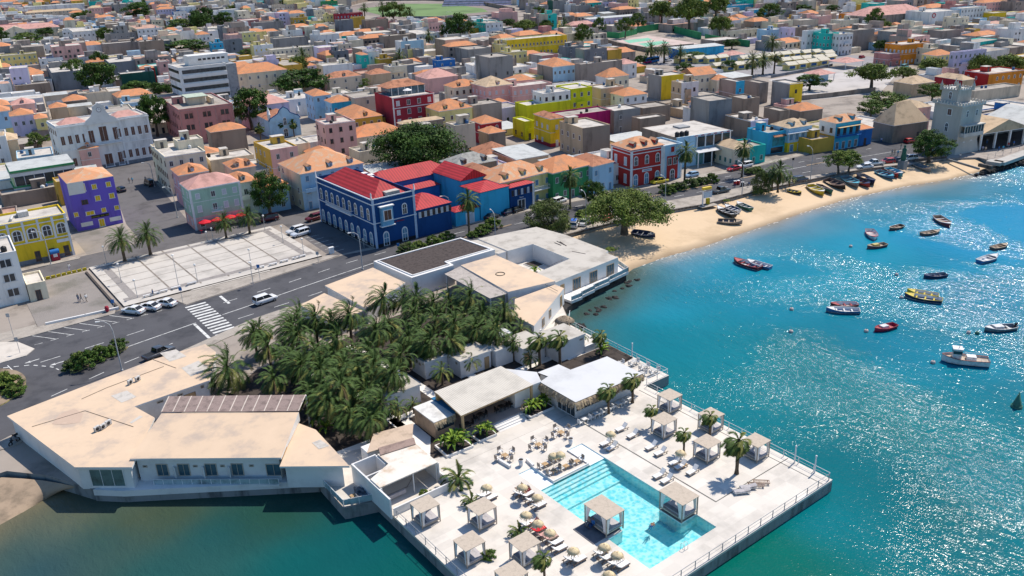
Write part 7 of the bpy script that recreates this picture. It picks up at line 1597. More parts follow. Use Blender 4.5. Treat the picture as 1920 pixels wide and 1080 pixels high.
for q in([(645,14),(655,30),(760,40),(870,40),(975,30),(960,0),(800,-8),(680,-2)],[(640,12),(648,48),(985,46),(990,14)],[(1100,68),(1210,54),(1330,74),(1330,100),(1210,112),(1130,100)],[(1200,125),(1215,108),(1440,92),(1600,98),(1710,120),(1700,185),(1500,200),(1440,170),(1290,140)],[(0,420),(128,400),(250,295),(300,290),(345,350),(620,330),(620,480),(0,700)]):mark(pxpoly(q))
mark([(-20,100),(120,100),(120,200),(70,200),(72,250),(82,326),(40,322),(53,255),(42,216),(-20,216)]);mark([(100,120),(260,120),(264,140),(236,144),(205,151),(150,161),(100,162)])
for a,c,r in TREESPOT:mark([(P(a,c).x+r*math.cos(i),P(a,c).y+r*math.sin(i))for i in range(6)])
def free(poly):
 n=h=0
 for u in(.08,.3,.5,.7,.92):
  for v in(.08,.3,.5,.7,.92):
   x=poly[0][0]+(poly[1][0]-poly[0][0])*u+(poly[3][0]-poly[0][0])*v;y=poly[0][1]+(poly[1][1]-poly[0][1])*u+(poly[3][1]-poly[0][1])*v
   i,j=int((x-GX0)/GS),int((y-GY0)/GS);n+=1
   if i>=0 and j<0:h+=3
  if 0<=i<GW and 0<=j<GH:h+=occ[j,i]
 return h/n<.10
for ln in TR.split('\n'):
 k_,x,y,w_,h_,_=ln.split('|');x,y,w_,h_=map(float,(x,y,w_,h_));p=P(x,y);PROT.append((math.hypot(p.x,p.y),x-w_/2,x+w_/2,y-h_*.25))
for q in([(668,33),(915,33)],[(1160,92),(1300,92)],[(1440,176),(1660,176)],[(1250,135),(1560,128)],[(100,296),(290,296)]):p=P((q[0][0]+q[1][0])/2,q[0][1]);PROT.append((math.hypot(p.x,p.y),q[0][0],q[1][0],q[0][1]))
PR =np.array(PROT)
def fit_h(x,y,a,w,d,h):
 c=obb(x,y,a,w,d);D_=math.hypot(x,y)
 g=[PX(*p,3)for p in c];x0,x1=min(p[0]for p in g),max(p[0]for p in g);m=(PR[:,0]>D_+2)&(np.minimum(PR[:,2],x1)-np.maximum(PR[:,1],x0)>.12*(x1-x0))
 if not m.any():return h
 yl=PR[m,3].max()if False else PR[m,3]
 while h>2.0:
  top=[PX(*p,h)for p in c];yt=min(p[1]for p in top);yb=max(PX(*p,0)[1]for p in c[:2])
  if not((yl>yt)&(yt>yl-140)&(yb<1e9)).any():return h
  h-=.6
 return None
rf =random.Random(11)
FILL =[]
for zone,a0 in((0,-8),):
 a=R(a0);ca,sa=math.cos(a),math.sin(a);u=-300.0;row=0;v=0.0
 while v<1420:
  u=-350.0+rf.uniform(0,8);dep=rf.uniform(10,15);k=0
  while u<900:
   w=rf.choice([rf.uniform(7,11),rf.uniform(9,16),rf.uniform(12,20)]);x,y=ca*u-sa*v,165+sa*u+ca*v
   if seen(x+w/2,y+dep/2,4,30):
    D_=math.hypot(x,y)
    for ww in(w,w*.6):
     if free(obb(x,y,a,ww,dep,-.3)):FILL.append((D_,x,y,a,ww,dep));break
   u+=w+(rf.choice([.15,.15,1.5,3])if k%5 else 7);k+=1
  v+=dep+(.3 if row%2==0 else 8);row+=1
FILL.sort()
FC =['white']*7+['cream']*6+['beige']*3+['grey']*3+['taupe']*3+['brown']*2+['pale','pink','pink','lilac','lblue','pink','lilac','lblue','slate','slate','pale','tan','stone','beige','white']
import re
NAMED =[]
for l,os_ in LABELS.items():
 o=os_[0]
 if o.get('category')in('house','building','palace','church','tree','tower')and o.location.y>140:
  q=' '.join(re.split(r' (?:with|beside|behind|in front|at the|below|above|touching|before|under|amid|between|near|by|right|next|squeezed|attached|of the|from|on the|to the|for|around|beyond|and|beneath|surrounding|joined|shading|standing|whose|along|packed|overhanging|spreading|edging|without|containing|rising|facing|merging|wedged|built|over|around) ',l)[0].split()[:6])
  px,py=PX(o.location.x+(4 if o.get('category')!='tree' else 0),o.location.y,6);NAMED.append((px,py,q))
NEAR =300-n_town-52
descr =dict(white='whitewashed',cream='cream',beige='beige',grey='grey block',taupe='taupe',brown='brown',pink='pink',lilac='lilac',lblue='pale blue',slate='slate grey',pale='pale yellow',ochre='ochre',tan='tan',stone='stone',rose='dusty red',yellow='yellow',teal='turquoise',mint='mint green')
rdes =dict(f='grey flat roof',w='pale flat roof',c='terracotta terrace',h='orange hip roof',g='orange gable roof',r='brown tile roof',m='tin roof')
GRPS ={}
FILL =[f_+(fit_h(*f_[1:],rf.uniform(4.5,8)if f_[0]<300 else rf.choice([rf.uniform(3.5,6.5),rf.uniform(6,10),rf.uniform(7,12),rf.uniform(9,15)])),)for f_ in FILL]
FILL =[f_ for f_ in FILL if f_[6]]
for i,(D_,x,y,a,w,d,h)in enumerate(FILL[:NEAR]):
 c=rf.choice(FC);r=rf.choice('fffwwwwchrm' if D_<330 else 'fffffwwwwwcm')
 st='low' if h<5.2 else('two storey' if h<7.4 else 'tall')
 px,py=PX(x+w/2,y,h);o=min(NAMED,key=lambda q:(q[0]-px)**2+2*(q[1]-py)**2);dx,dy=px-o[0],py-o[1]
 rel=('right of' if dx>0 else 'left of')if abs(dx)>1.2*abs(dy)else('before' if dy>0 else 'behind')
 lab='%s %s house with %s %s the %s'%(st,descr[c],rdes[r],rel,o[2])
 t=house_w(x,y,a,w,d,h,c,r,lab,wk='' if c in('brown','stone')and rf.random()<.6 else rf.choice('wwdbn'),wl='',skip=.2,pitch=3.2,group=lab)
tm =['white','cream','beige','grey','taupe','pink','lblue','pale','lilac','brown','slate','ochre','teal','rose'];mats_=[wallm(k)for k in tm]+[flatc,flatw,flatt,tileo,glz]
b =MB();nm=len(tm)
for D_,x,y,a,w,d,h in FILL[NEAR:]:
 a+=R(rf.uniform(-5,5));ca,sa=math.cos(a),math.sin(a);q=lambda u,v,z:(x+ca*u-sa*v,y+sa*u+ca*v,z);k=rf.choice([0]*8+[1]*6+[2]*3+[3]*3+[4]*3+[5,5,6,7,7,8,9,10,11,12,13]);rk_=nm+rf.choice([0,0,0,1,1,1,1,2,3]);k2=k if rf.random()<.5 else rf.choice([2,3,4,9])
 def blk(u0,v0,u1,v1,z0,z1,kk,kr,pitched=False):
  V=[q(u0,v0,z0),q(u1,v0,z0),q(u1,v1,z0),q(u0,v1,z0),q(u0,v0,z1),q(u1,v0,z1),q(u1,v1,z1),q(u0,v1,z1)]
  b.add(V,[(0,1,5,4)],kk);b.add(V,[(1,2,6,5),(2,3,7,6),(3,0,4,7)],k2)
  if pitched:b.add(V[4:]+[q(u0+(u1-u0)*.25,(v0+v1)/2,z1+2),q(u0+(u1-u0)*.75,(v0+v1)/2,z1+2)],[(0,1,5,4),(2,3,4,5),(1,2,5),(3,0,4)],kr)
  else:
   g=.3;b.add([q(u0+g,v0+g,z1-.35),q(u1-g,v0+g,z1-.35),q(u1-g,v1-g,z1-.35),q(u0+g,v1-g,z1-.35)],[(0,1,2,3)],kr)
   n_=len(b.v)-4;b.add(V[4:],[],kk);m_=len(b.v)-4
   for i0,i1 in((0,1),(1,2),(2,3),(3,0)):b.add([b.v[m_+i0],b.v[m_+i1],b.v[n_+i1],b.v[n_+i0]],[(0,1,2,3)],kk)
 blk(0,0,w,d,0,h,k,rk_,rk_==nm+3)
 if rk_!=nm+3 and rf.random()<.75:u=rf.uniform(0,w*.5);v=rf.uniform(d*.2,d*.6);blk(u,v,min(w-.1,u+rf.uniform(2.5,w*.7)),min(d-.1,v+rf.uniform(2.5,d*.6)),h-.35,h+rf.uniform(1.6,3.2),rf.choice([k,k,0,3,4]),nm+rf.choice([0,1,1]))
 if D_<850 and rf.random()<.68:
  pt,ww,wh,ft=rf.uniform(2.2,4),rf.uniform(.8,1.5),rf.uniform(1,1.7),rf.uniform(2.9,3.5)
  for fl in range(int(h/ft)):
   for j in range(int((w-.8)/pt)):
    if rf.random()<.85:u=.9+j*pt;z=fl*ft+.9;b.add([q(u,-.04,z),q(u+ww,-.04,z),q(u+ww,-.04,z+wh),q(u,-.04,z+wh)],[(0,1,2,3)],nm+4)
o =b.build('distant_houses',mats_);tag(o,'packed mass of small flat roofed houses filling the far town','houses',None,'stuff')
for i in range(46):
 D_,x,y,a,w,d,h=FILL[NEAR+int((len(FILL)-NEAR)*(i+.5)/46*.8)];a_,c_=TREE[['dark','acacia','olive'][i%3]+str(i%3)];r=rf.uniform(3.5,7);x-=rf.uniform(2,6);y-=rf.uniform(3,6)
 t=thing('tree','green tree crown rising among the roofs of the far town','tree',(x,y,0),rf.uniform(0,6),'trees among the far roofs');z=r*rf.uniform(1.2,1.7);inst(a_,'trunk',t,sc=(r,r,z));inst(c_,'crown',t,sc=(r,r,z))
GROVE =[(527,572),(557,590),(590,600),(487,612),(555,634),(630,625),(655,600),(502,650),(620,662),(670,647),(562,684),(512,704),(600,697),(700,687),(750,668),(730,605),(717,558),(755,552),(775,582),(817,597),(785,612),(842,557),(812,565),(870,584),(905,587),(945,574),(890,612),(847,634),(930,617),(880,557),(705,627),(640,727),(685,722),(655,760),(712,755),(475,622),(765,628),(590,655),(540,665),(645,680),(580,728),(610,745),(735,700),(690,655),(800,640),(672,700),(545,622),(620,600),(780,560),(850,600)]
spots =[]
for i,(a,c)in enumerate(GROVE):
 p=P(a,c,4.9);
 if not(27<p.x<84 and 78<p.y<128):continue
 spots.append(p);s=rnd.uniform(.86,1.1)
 palm('date%d'%(i%4),p.x,p.y,s,rnd.uniform(-.35,.35)+(0 if i%3 else .6),'dense green date palm of the grove inside the hotel garden','date palms of the hotel grove',hs=rnd.uniform(.85,1.08))
p =P(425,690,3.2);palm('date1',p.x,p.y,1.35,.2,'largest date palm of the grove, standing alone beside the salmon roof',hs=.5)
for(a,c),k,s,l in[((802,652),'date2',.9,'date palm rising before the white cabins with its trunk visible'),((692,790),'date0',.85,'date palm with visible trunk beside the white path and hotel tip')]:p=P(a,c,4.6*s);palm(k,p.x,p.y,s,0,l)
for a,c,k,s,l in[(885,700,'young',1.2,'young palm before the cabin with broken roof tiles'),(830,722,'young',1.35,'young palm in the dark bed beside the small footbridge'),(1012,684,'tall',1.25,'slim tall palm on the grove side of the white cabin wall'),(1050,682,'tall',1.3,'slim palm before the blue shaded cabin wall'),(963,676,'date2',.62,'spreading young palm before the wooden cabin door'),(927,658,'tall',1.2,'palm rising behind the cabin with broken tiles'),(977,642,'young',1.5,'low palm behind the little pitched cabin'),(995,692,'young',1.1,'young palm in the bed behind the kitchen roof'),(1090,648,'young',1.0,'small palm on the white sea terrace'),(1126,664,'tall',.95,'palm at the end of the sea terrace wall'),(1141,775,'tall',1.05,'deck palm before the restaurant thatch, closer to the pool'),(1186,755,'tall',1.05,'deck palm before the restaurant thatch, closer to the sea'),(1381,888,'tall',1.3,'leaning deck palm beside the seaward daybeds'),(1282,848,'tall',.8,'slim palm standing beside the parasol and daybed'),(1222,800,'tall',.75,'small palm behind the daybed nearest the restaurant'),(1330,818,'tall',.85,'palm in front of the seaward daybed with curtains'),(860,908,'low',1.45,'big low palm clump on the deck near the shower rooms'),(884,946,'low',.85,'small low palm behind the daybed and parasol'),(1021,1088,'tall',.8,'palm at the bottom of the photo between lounger rows'),(973,1005,'low',.85,'low palm in front of the red towel lounger'),(747,790,'young',1.25,'young palm in the bed beside the garden cabin'),(776,775,'young',.9,'thin young palm at the corner of the garden cabin')]:
 p=P(a,c);palm(k,p.x,p.y,s,rnd.uniform(-.3,.3)if k!='tall' else 0,l)
for a,c,s,l in[(880,440,.92,'tall street palm before the blue shop'),(1069,392,.92,'tall street palm before the green house'),(1283,346,1.0,'tall street palm before the white terrace building'),(1391,332,.9,'tall street palm before the teal shuttered shop')]:p=P(a,c);palm('road',p.x,p.y,s,rnd.uniform(-.2,.2),l)
for a,c,s,l in[(235,492,1.12,'broad date palm at the corner of the paved plaza'),(283,480,1.1,'second broad date palm near the purple house corner'),(425,449,.9,'plaza palm before the red umbrellas'),(469,440,.95,'plaza palm beside the round street tree')]:p=P(a,c);palm('sq',p.x,p.y,s,rnd.uniform(-.3,.3),l,z=.3)
for a,c,k,s,l in[(1458,361,'date0',1.15,'dense palm in the clump above the beach boats'),(1447,358,'date1',1.0,'second dense palm in the clump above the beach boats'),(1480,350,'young',1.3,'young palm at the edge of the beach clump')]:p=P(a,c);palm(k,p.x,p.y,s,0,l)
for a,c,s,k,l in[(490,268,1.0,'fan','leftmost fan palm before the little blue church'),(527,257,.9,'fan','fan palm beside the church door'),(552,257,.9,'fan','fan palm at the church corner'),(570,128,1.5,'sq','palm rising beside the mustard house'),(751,132,1.5,'sq','palm between chapel like front and ochre house'),(718,32,2.0,'sq','tall palm at the football pitch edge'),(684,30,1.6,'sq','palm at the corner of the cinder track'),(770,44,1.8,'sq','palm beside the big tree of the football pitch'),(805,88,1.5,'sq','palm before the white roof terrace house'),(1058,72,1.8,'sq','palm in front of the pink roofed hall'),(1220,118,1.5,'sq','palm at the blue bus stop'),(1245,118,1.5,'sq','palm beside the white parked car'),(1275,120,1.3,'sq','palm at the corner of the mural building'),(1410,143,1.5,'sq','leftmost palm of the three among the market huts'),(1430,140,1.4,'sq','middle palm of the three among the market huts'),(1451,138,2.0,'tall','tall slim palm at the edge of the market square'),(1447,104,1.5,'sq','palm at the street end beyond the market huts')]:p=P(a,c);palm(k,p.x,p.y,s*1.1,rnd.uniform(0,6),l)
for i,(a,c,r,k,l,h)in enumerate([(140,694,1.5,1,'grey green shrub at the roundabout end of the median',1.1),(160,689,2.0,0,'largest shrub of the median by the roundabout',1.2),(190,674,1.75,0,'round shrub in the middle of the roundabout median',1.1),(208,666,1.2,0,'small dark shrub of the median near the lamp',1.1),(225,657,1.4,1,'twiggy shrub at the crosswalk end of the median',1.2),(14,728,1.9,2,'bright bush on the roundabout',1.0),(30,738,1.6,0,'dark bush at the edge of the roundabout',.9),(-8,728,2.2,0,'big bush behind the roundabout monument',1.0),(765,474,2.0,1,'grey shrub at the start of the median behind the gravel roof',.9),(785,468,1.7,2,'bright shrub in the median behind the gravel roof',.9),(812,458,1.9,0,'dark shrub in the middle of the gravel roof median',.8),(838,450,1.9,0,'dark shrub at the palm end of the median',.8),(888,444,1.4,0,'low dark shrub at the foot of the tall street palm',.7),(905,438,1.9,0,'green shrub right of the street palm',.9),(925,428,2.0,2,'tall bright shrub at the lamp before the blue shop',1.0),(1250,362,2.2,0,'dark shrub at the start of the palace median',.9),(1272,357,2.0,1,'shrub at the foot of the terrace palm',.9),(1297,350,2.0,1,'grey shrub in the terrace median',.9),(1315,346,1.9,1,'twiggy shrub before the terrace canopy',.9),(1334,342,1.7,0,'rounded shrub ending the terrace median',1.2),(1405,326,1.9,1,'grey shrub at the foot of the shop palm',.7),(1420,323,1.8,0,'grey green shrub beside the red car',.7),(1096,405,1.8,0,'dark shrub below the round median tree',.7),(46,532,.9,2,'fresh green bush at the white apartment corner',1.2),(1145,470,1.3,2,'yellow green beach bush in the acacia shade',.35),(1362,378,.9,2,'low yellow green beach plant below the wall',.4)]):
 p=P(a,c);shrub(k,p.x,p.y,r,l,h)
tyre =mat('tyre',(.015,.015,.016),.9,.1,3);rimm=mat('rim',(.35,.35,.36),.4,.1,2,metal=.5);carglass=glass('car_glass',(.012,.016,.02),.06);lampw=mat('headlight',(.7,.7,.68),.3,.05,2);lampr=mat('tail_light',(.35,.01,.01),.4,.05,2)
def paint(c):
 k='car_'+'_'.join('%d'%int(v*999)for v in c)
 if k in MATS:return MATS[k]
 m=mat(k,c,.35,.03,.5,spec=.5);m.node_tree.nodes['Principled BSDF'].inputs['Coat Weight'].default_value=.5;return m
SHAPE =dict(sedan=([(-2.2,.35,.80,.74),(-2.05,.25,.98,.85),(-1.2,.2,.98,.88),(.9,.2,.92,.88),(1.9,.25,.80,.84),(2.2,.35,.62,.70)],(-1.75,1.05,-1.0,.25,.92,1.45)),suv=([(-2.25,.45,.95,.80),(-2.15,.3,1.08,.90),(-1.2,.25,1.08,.92),(.9,.25,1.04,.92),(1.95,.3,.98,.88),(2.25,.45,.75,.76)],(-2.2,1.15,-2.0,.45,1.03,1.72)),hatch=([(-1.9,.35,.88,.74),(-1.8,.25,.98,.83),(-1,.2,.98,.85),(.8,.2,.94,.85),(1.65,.25,.85,.82),(1.9,.35,.65,.70)],(-1.85,1.05,-1.55,.35,.93,1.5)),pickup=([(-2.6,.5,.95,.84),(-2.5,.4,1.02,.90),(-1.0,.35,1.02,.92),(1.1,.35,1.06,.92),(2.3,.4,.98,.88),(2.6,.5,.78,.78)],(-.75,1.35,-.55,.65,1.02,1.75)),van=([(-2.3,.45,1.0,.82),(-2.2,.3,1.1,.90),(-1.0,.25,1.1,.92),(1.2,.25,1.1,.92),(2.0,.3,1.0,.88),(2.3,.45,.8,.8)],(-2.25,1.75,-2.1,.95,1.06,2.0)),truck=([(-3.2,.7,1.0,.95),(-3.1,.6,1.05,1.0),(1.1,.6,1.05,1.0),(1.2,.5,1.15,1.0),(2.6,.5,1.15,1.0),(2.7,.55,1.0,.95)],(1.15,2.68,1.25,2.3,1.1,2.15)))
CARM ={}
WH =MB();WH.lathe([(.0,-.1),(.30,-.1),(.33,-.06),(.33,.06),(.30,.1),(0,.1)],0,14);wheelm=WH.mesh('wheel',[tyre]);RI=MB();RI.lathe([(.19,.105),(.17,.11),(0,.115)],0,10);rimme=RI.mesh('rim',[rimm])
def car(kind,x,y,rz,col,label,group=None,z=.012,s=1.0,cat='car',name=None):
 st,cb=SHAPE[kind];key=(kind,col)
 if key not in CARM:
  b=MB();V=[];n=10
  for x_,zl,zh,hw in st:V+=[(x_,-hw*.86,zl),(x_,-hw,zl+.12),(x_,-hw,zl+(zh-zl)*.6),(x_,-hw*.94,zh-.03),(x_,-hw*.82,zh),(x_,hw*.82,zh),(x_,hw*.94,zh-.03),(x_,hw,zl+(zh-zl)*.6),(x_,hw,zl+.12),(x_,hw*.86,zl)]
  b.add(V,[(i*n+j,(i+1)*n+j,(i+1)*n+(j+1)%n,i*n+(j+1)%n)for i in range(len(st)-1)for j in range(n)],0,True);b.add(V[:n],[tuple(range(n))]);b.add(V[-n:],[tuple(reversed(range(n)))])
  xb,xf,tb,tf,z0,z1=cb;hw=st[2][3]*.90;ht=hw*.82
  rf_=MB();rf_.add([(tb,-ht,z1-.05),(tf,-ht,z1-.05),(tf,ht,z1-.05),(tb,ht,z1-.05),(tb+.12,-ht+.1,z1+.01),(tf-.15,-ht+.1,z1+.01),(tf-.15,ht-.1,z1+.01),(tb+.12,ht-.1,z1+.01)],[(4,5,6,7),(0,1,5,4),(1,2,6,5),(2,3,7,6),(3,0,4,7)],0,True)
  for sx,sz,ex,ez in((xf,z0,tf,z1),(xb,z0,tb,z1),((xb+xf)/2-.05,z0,(tb+tf)/2,z1)):
   for sd in(-1,1):rf_.tube([(sx,sd*hw,sz),(ex,sd*ht,ez-.04)],.045,0,4)
  g=lambda pts:(lambda q:(q.add(pts,[(0,1,2,3)]),q)[1])(MB())
  parts=[('body',b.mesh('body',[paint(col)])),('roof',rf_.mesh('roof',[paint(col)])),('windshield',g([(xf,hw,z0),(xf,-hw,z0),(tf,-ht,z1-.04),(tf,ht,z1-.04)][::-1]).mesh('windshield',[carglass])),('rear_window',g([(xb,-hw,z0),(xb,hw,z0),(tb,ht,z1-.04),(tb,-ht,z1-.04)][::-1]).mesh('rear_window',[carglass]))]
  for sd in(-1,1):parts.append(('side_window',g([(xb,sd*hw,z0),(xf,sd*hw,z0),(tf,sd*ht,z1-.04),(tb,sd*ht,z1-.04)]).mesh('side_window',[carglass])))
  xe=st[-1][0];xr=st[0][0]
  for sd in(-1,1):q=MB();q.box(xe-.14,sd*.5-.16,.60,xe-.02,sd*.5+.16,.74);parts.append(('headlight',q.mesh('headlight',[lampw])));q=MB();q.box(xr-.01,sd*.62-.12,.72,xr+.1,sd*.62+.12,.9);parts.append(('tail_light',q.mesh('tail_light',[lampr])))
  if kind=='pickup':q=MB();q.box(-2.4,-.72,1.0,-.85,.72,1.03);parts.append(('bed',q.mesh('bed',[black])))
  if kind=='truck':
   q=MB();q.box(-3.2,-1.05,1.05,1.0,1.05,1.15);
   for y0,y1 in((-1.05,-1.0),(1.0,1.05)):q.box(-3.2,y0,1.15,1.0,y1,1.65)
   q.box(-3.2,-1,1.15,-3.15,1,1.65);parts.append(('cargo_bed',q.mesh('cargo_bed',[mat('truck_bed',(.5,.45,.36),.8,.1,1)])))
  CARM[key]=parts
 t=thing(name or{'pickup':'pickup_truck','van':'van','truck':'flatbed_truck'}.get(kind,'parked_car'),label,cat,(x,y,z),rz,group);t.scale=(s,s,s)
 for nm,me in CARM[key]:inst(me,nm,t)
 ax=1.38 if kind in('sedan','suv')else 1.2 if kind=='hatch' else 1.6;hw=st[2][3]
 for u in(-ax,ax if kind!='truck' else 1.9):
  for sd in(-1,1):o=inst(wheelm,'wheel',t,(u,sd*(hw-.1),.33));o.rotation_euler=(R(-90*sd),0,0);inst(rimme,'rim',o)
 return t
W_ =(.72,.72,.72);NV=(.012,.02,.05);BK=(.02,.022,.025);RD=(.40,.012,.02);SB=(.26,.40,.56);YL=(.62,.50,.02);DK=(.055,.06,.075);MR=(.12,.012,.018);TL=(.10,.42,.48)
for k,a,c,rz,col,l in[('sedan',251,587,124,W_,'white saloon parked at the open end of the row by the plaza'),('sedan',281,580,124,W_,'white saloon in the middle of the three by the plaza'),('sedan',311,573,124,W_,'white saloon nearest the crosswalk by the plaza'),('pickup',299,668,17,DK,'dark grey pickup with open bed driving past the salmon roof'),('suv',498,567,8,W_,'white off-roader driving on the avenue behind the first palms'),('suv',555,437,188,W_,'white van like car parked behind the other beside the plaza'),('suv',564,442,188,(.62,.66,.72),'silver estate car in front of the white one beside the plaza'),('suv',590,413,188,MR,'dark red car in the shade of the navy corner building'),('suv',505,414,175,MR,'dark red car beneath the round street tree'),('hatch',227,359,100,NV,'dark blue car parked by the purple house street'),('van',281,348,95,BK,'black van in the shade of the cream apartment block'),('sedan',923,410,12,BK,'black car parked before the navy shop'),('sedan',954,401,10,NV,'dark blue car parked before the mustard yellow house door'),('hatch',970,397,10,BK,'black small car at the end of the parked row by the yellow house'),('suv',1049,381,10,W_,'white car parked before the green house'),('hatch',1019,384,10,(.45,.43,.38),'sand grey car before the yellow house'),('suv',1077,425,40,(.60,.60,.62),'white jeep with a blue and red roof load by the thorn tree'),('sedan',1094,421,40,W_,'white saloon between the jeep and the flatbed truck'),('truck',1116,414,12,W_,'white flatbed truck beside the big acacia'),('sedan',1146,398,12,W_,'white car half hidden behind the big acacia'),('hatch',1139,412,12,(.45,.10,.03),'orange red car under the acacia crown'),('pickup',1236,344,172,YL,'bright yellow pickup before the red corner palace'),('hatch',1297,332,170,SB,'light blue car parked under the terrace canopy'),('sedan',1376,320,172,RD,'red car parked at the teal shuttered shops'),('suv',1397,314,172,W_,'white car parked next to the red one at the shops'),('pickup',1351,362,-12,(.04,.06,.075),'dark pickup parked on the esplanade by the fuel stand'),('suv',1500,341,-12,NV,'dark blue car parked on the esplanade above the beach boats'),('sedan',1621,316,150,W_,'white saloon beside the esplanade trees'),('pickup',1639,310,150,(.62,.66,.68),'white double cab pickup at the esplanade'),('hatch',1664,306,150,RD,'red hatchback beside the white pickup'),('sedan',1681,304,150,NV,'dark blue saloon next to the red hatchback'),('suv',1704,301,150,W_,'white car in the shade of the tower tree'),('hatch',1706,268,-16,RD,'red car driving before the stone customs house'),('suv',1253,115,0,W_,'white car parked beside the market huts street'),('van',1696,128,0,TL,'turquoise minibus before the orange block'),('sedan',1661,122,0,(.05,.12,.3),'blue car before the low red pink house'),('hatch',1616,109,0,RD,'red car before the blank taupe wall'),('sedan',1640,126,0,(.4,.42,.45),'grey car crossing at the market square corner'),('suv',1512,97,0,(.10,.2,.4),'blue car in the shade of the balcony apartments'),('hatch',1470,95,0,W_,'white car in the shade of the balcony apartments')]:
 p=P(a,c);t=car(k,p.x,p.y,R(rz),col,l)
 if 'roof load' in l:b=MB();b.box(-1.7,-.6,1.74,.1,.6,1.95);b.build('roof_load',mat('load_blue',(.03,.12,.45),.7,.1,1),t)
p =P(1221,118);t=thing('bus','blue and purple bus at the stop by the dry lot','bus',p,R(2));b=MB();b.box(-5,-1.2,.4,5,1.2,3.0);b.build('body',wallm('blue'),t);b=MB();b.box(-4.7,-1.23,1.5,4.8,1.23,2.4);b.build('window',carglass,t);b=MB();b.box(-5.02,-1.22,.5,-1,1.22,1.3);b.build('stripe',wallm('magenta'),t)
for u in(-3,3):
 for sd in(-1,1):o=inst(wheelm,'wheel',t,(u,sd*1.1,.45),0,1.3);o.rotation_euler=(R(-90*sd),0,0)
def motorbike(px,py,rz,label):
 t=thing('motorcycle',label,'motorcycle',P(px,py),rz);b=MB();b.tube([(-.5,0,.6),(0,0,.72),(.35,0,.85),(.5,0,.6)],[.12,.16,.12,.06],0,7);b.build('body',black,t);b=MB();b.tube([(.42,-.35,1.02),(.36,0,.98),(.42,.35,1.02)],.025,0,5);b.build('handlebar',black,t);b=MB();b.box(-.55,-.13,.74,.05,.13,.82);b.build('saddle',black,t)
 for u in(-.62,.62):b=MB();b.lathe([(.2,-.05),(.31,-.06),(.31,.06),(.2,.05)],0,12);o=b.build('wheel',tyre,t,(u,0,.31));o.rotation_euler=(R(90),0,0)
motorbike(28,832,.6,'motorcycle with rider at the tip of the hotel roof');motorbike(1405,349,-.2,'motorcycle on the esplanade near the fuel stand');motorbike(34,822,.3,'second motorcycle parked beside the rider at the hotel tip')
# ================================================================== BOATS
def boat(pa,pb,hull,gun,ins,label,z=SEA,beam=.34,group=None,box=None,tilt=0,extra=None,zfun=None,flip=False):
 z0=zfun(*tuple(P(*pa,-1))[:2])if zfun else z
 a=P(*pa,z0+.45);c=P(*pb,z0+.45)
 if zfun:z0=zfun((a.x+c.x)/2,(a.y+c.y)/2)
 Ln=max(2.6,(c-a).length);m_=(a+c)/2;rz=math.atan2(c.y-a.y,c.x-a.x);B=Ln*beam/2+.12;h=.30+.075*Ln
 t=thing('rowing_boat',label,'boat',(m_.x,m_.y,z0-(.12 if not zfun else-.02)),rz,group)
 if tilt:t.rotation_euler=(tilt,0,rz)
 N_=9;prof=[]
 for i in range(N_):
  f=i/(N_-1);x=-Ln/2+f*Ln;wd=B*(.72+.28*math.sin(min(1,f/.45)*math.pi/2))if f<.45 else B*math.cos(((f-.45)/.55)**1.5*math.pi/2*.985);sh=h*(1+.10*(1-f/.4)**2 if f<.4 else 1+.42*((f-.4)/.6)**2);prof.append((x,max(.02,wd),sh))
 hb=MB();V=[]
 for x,wd,sh in prof:V+=[(x,-wd,sh),(x,-wd*.86,sh*.45),(x,-wd*.45,0),(x,wd*.45,0),(x,wd*.86,sh*.45),(x,wd,sh)]
 hb.add(V,[(i*6+j,i*6+j+1,(i+1)*6+j+1,(i+1)*6+j)for i in range(N_-1)for j in range(5)],0,True);hb.add(V[:6],[(5,4,3,2,1,0)]);hb.build('hull',hull,t)
 ib=MB();V=[]
 for x,wd,sh in prof:w2=max(.01,wd-.05);V+=[(x,-w2,sh-.01),(x,-w2*.8,.17),(x,w2*.8,.17),(x,w2,sh-.01)]
 ib.add(V,[(i*4+j,(i+1)*4+j,(i+1)*4+j+1,i*4+j+1)for i in range(N_-1)for j in range(3)],0,True);ib.add([(V[i][0]+.04,V[i][1],V[i][2])for i in range(4)],[(0,1,2,3)]);ib.build('interior',ins,t)
 gb=MB()
 for sd in(-1,1):gb.tube([(x,sd*wd,sh)for x,wd,sh in prof],.05,0,5)
 x,wd,sh=prof[0];gb.tube([(x,-wd,sh),(x,wd,sh)],.05,0,5);gb.build('gunwale',gun,t)
 for f in(.22,.45,.68):i=f*(N_-1);k=int(i);x=-Ln/2+f*Ln;wd=prof[k][1]*.95;q=MB();q.box(x-.12,-wd,h*.62,x+.12,wd,h*.68);q.build('thwart',gun,t)
 x,wd,sh=prof[-3];q=MB();q.add([(x,-wd*.9,sh*.96),(x,wd*.9,sh*.96),(prof[-1][0],0,prof[-1][2]*.98)],[(0,1,2)]);q.build('foredeck',gun,t)
 if box:q=MB();q.box(-Ln*.08,-B*.5,.2,Ln*.2,B*.5,h+.3);q.build('cargo',box,t)
 if extra=='motor':q=MB();q.box(-Ln/2-.25,-.15,.1,-Ln/2+.12,.15,h+.5);q.build('outboard_motor',black,t)
 if extra=='pole':q=MB();q.tube([(-Ln*.3,0,.2),(-Ln*.42,0,3.2)],.03,0,5);q.build('pole',woodg,t)
 return t
bm =lambda n,c:mat('boat_'+n,c,.5,.14,1.5,spec=.4)
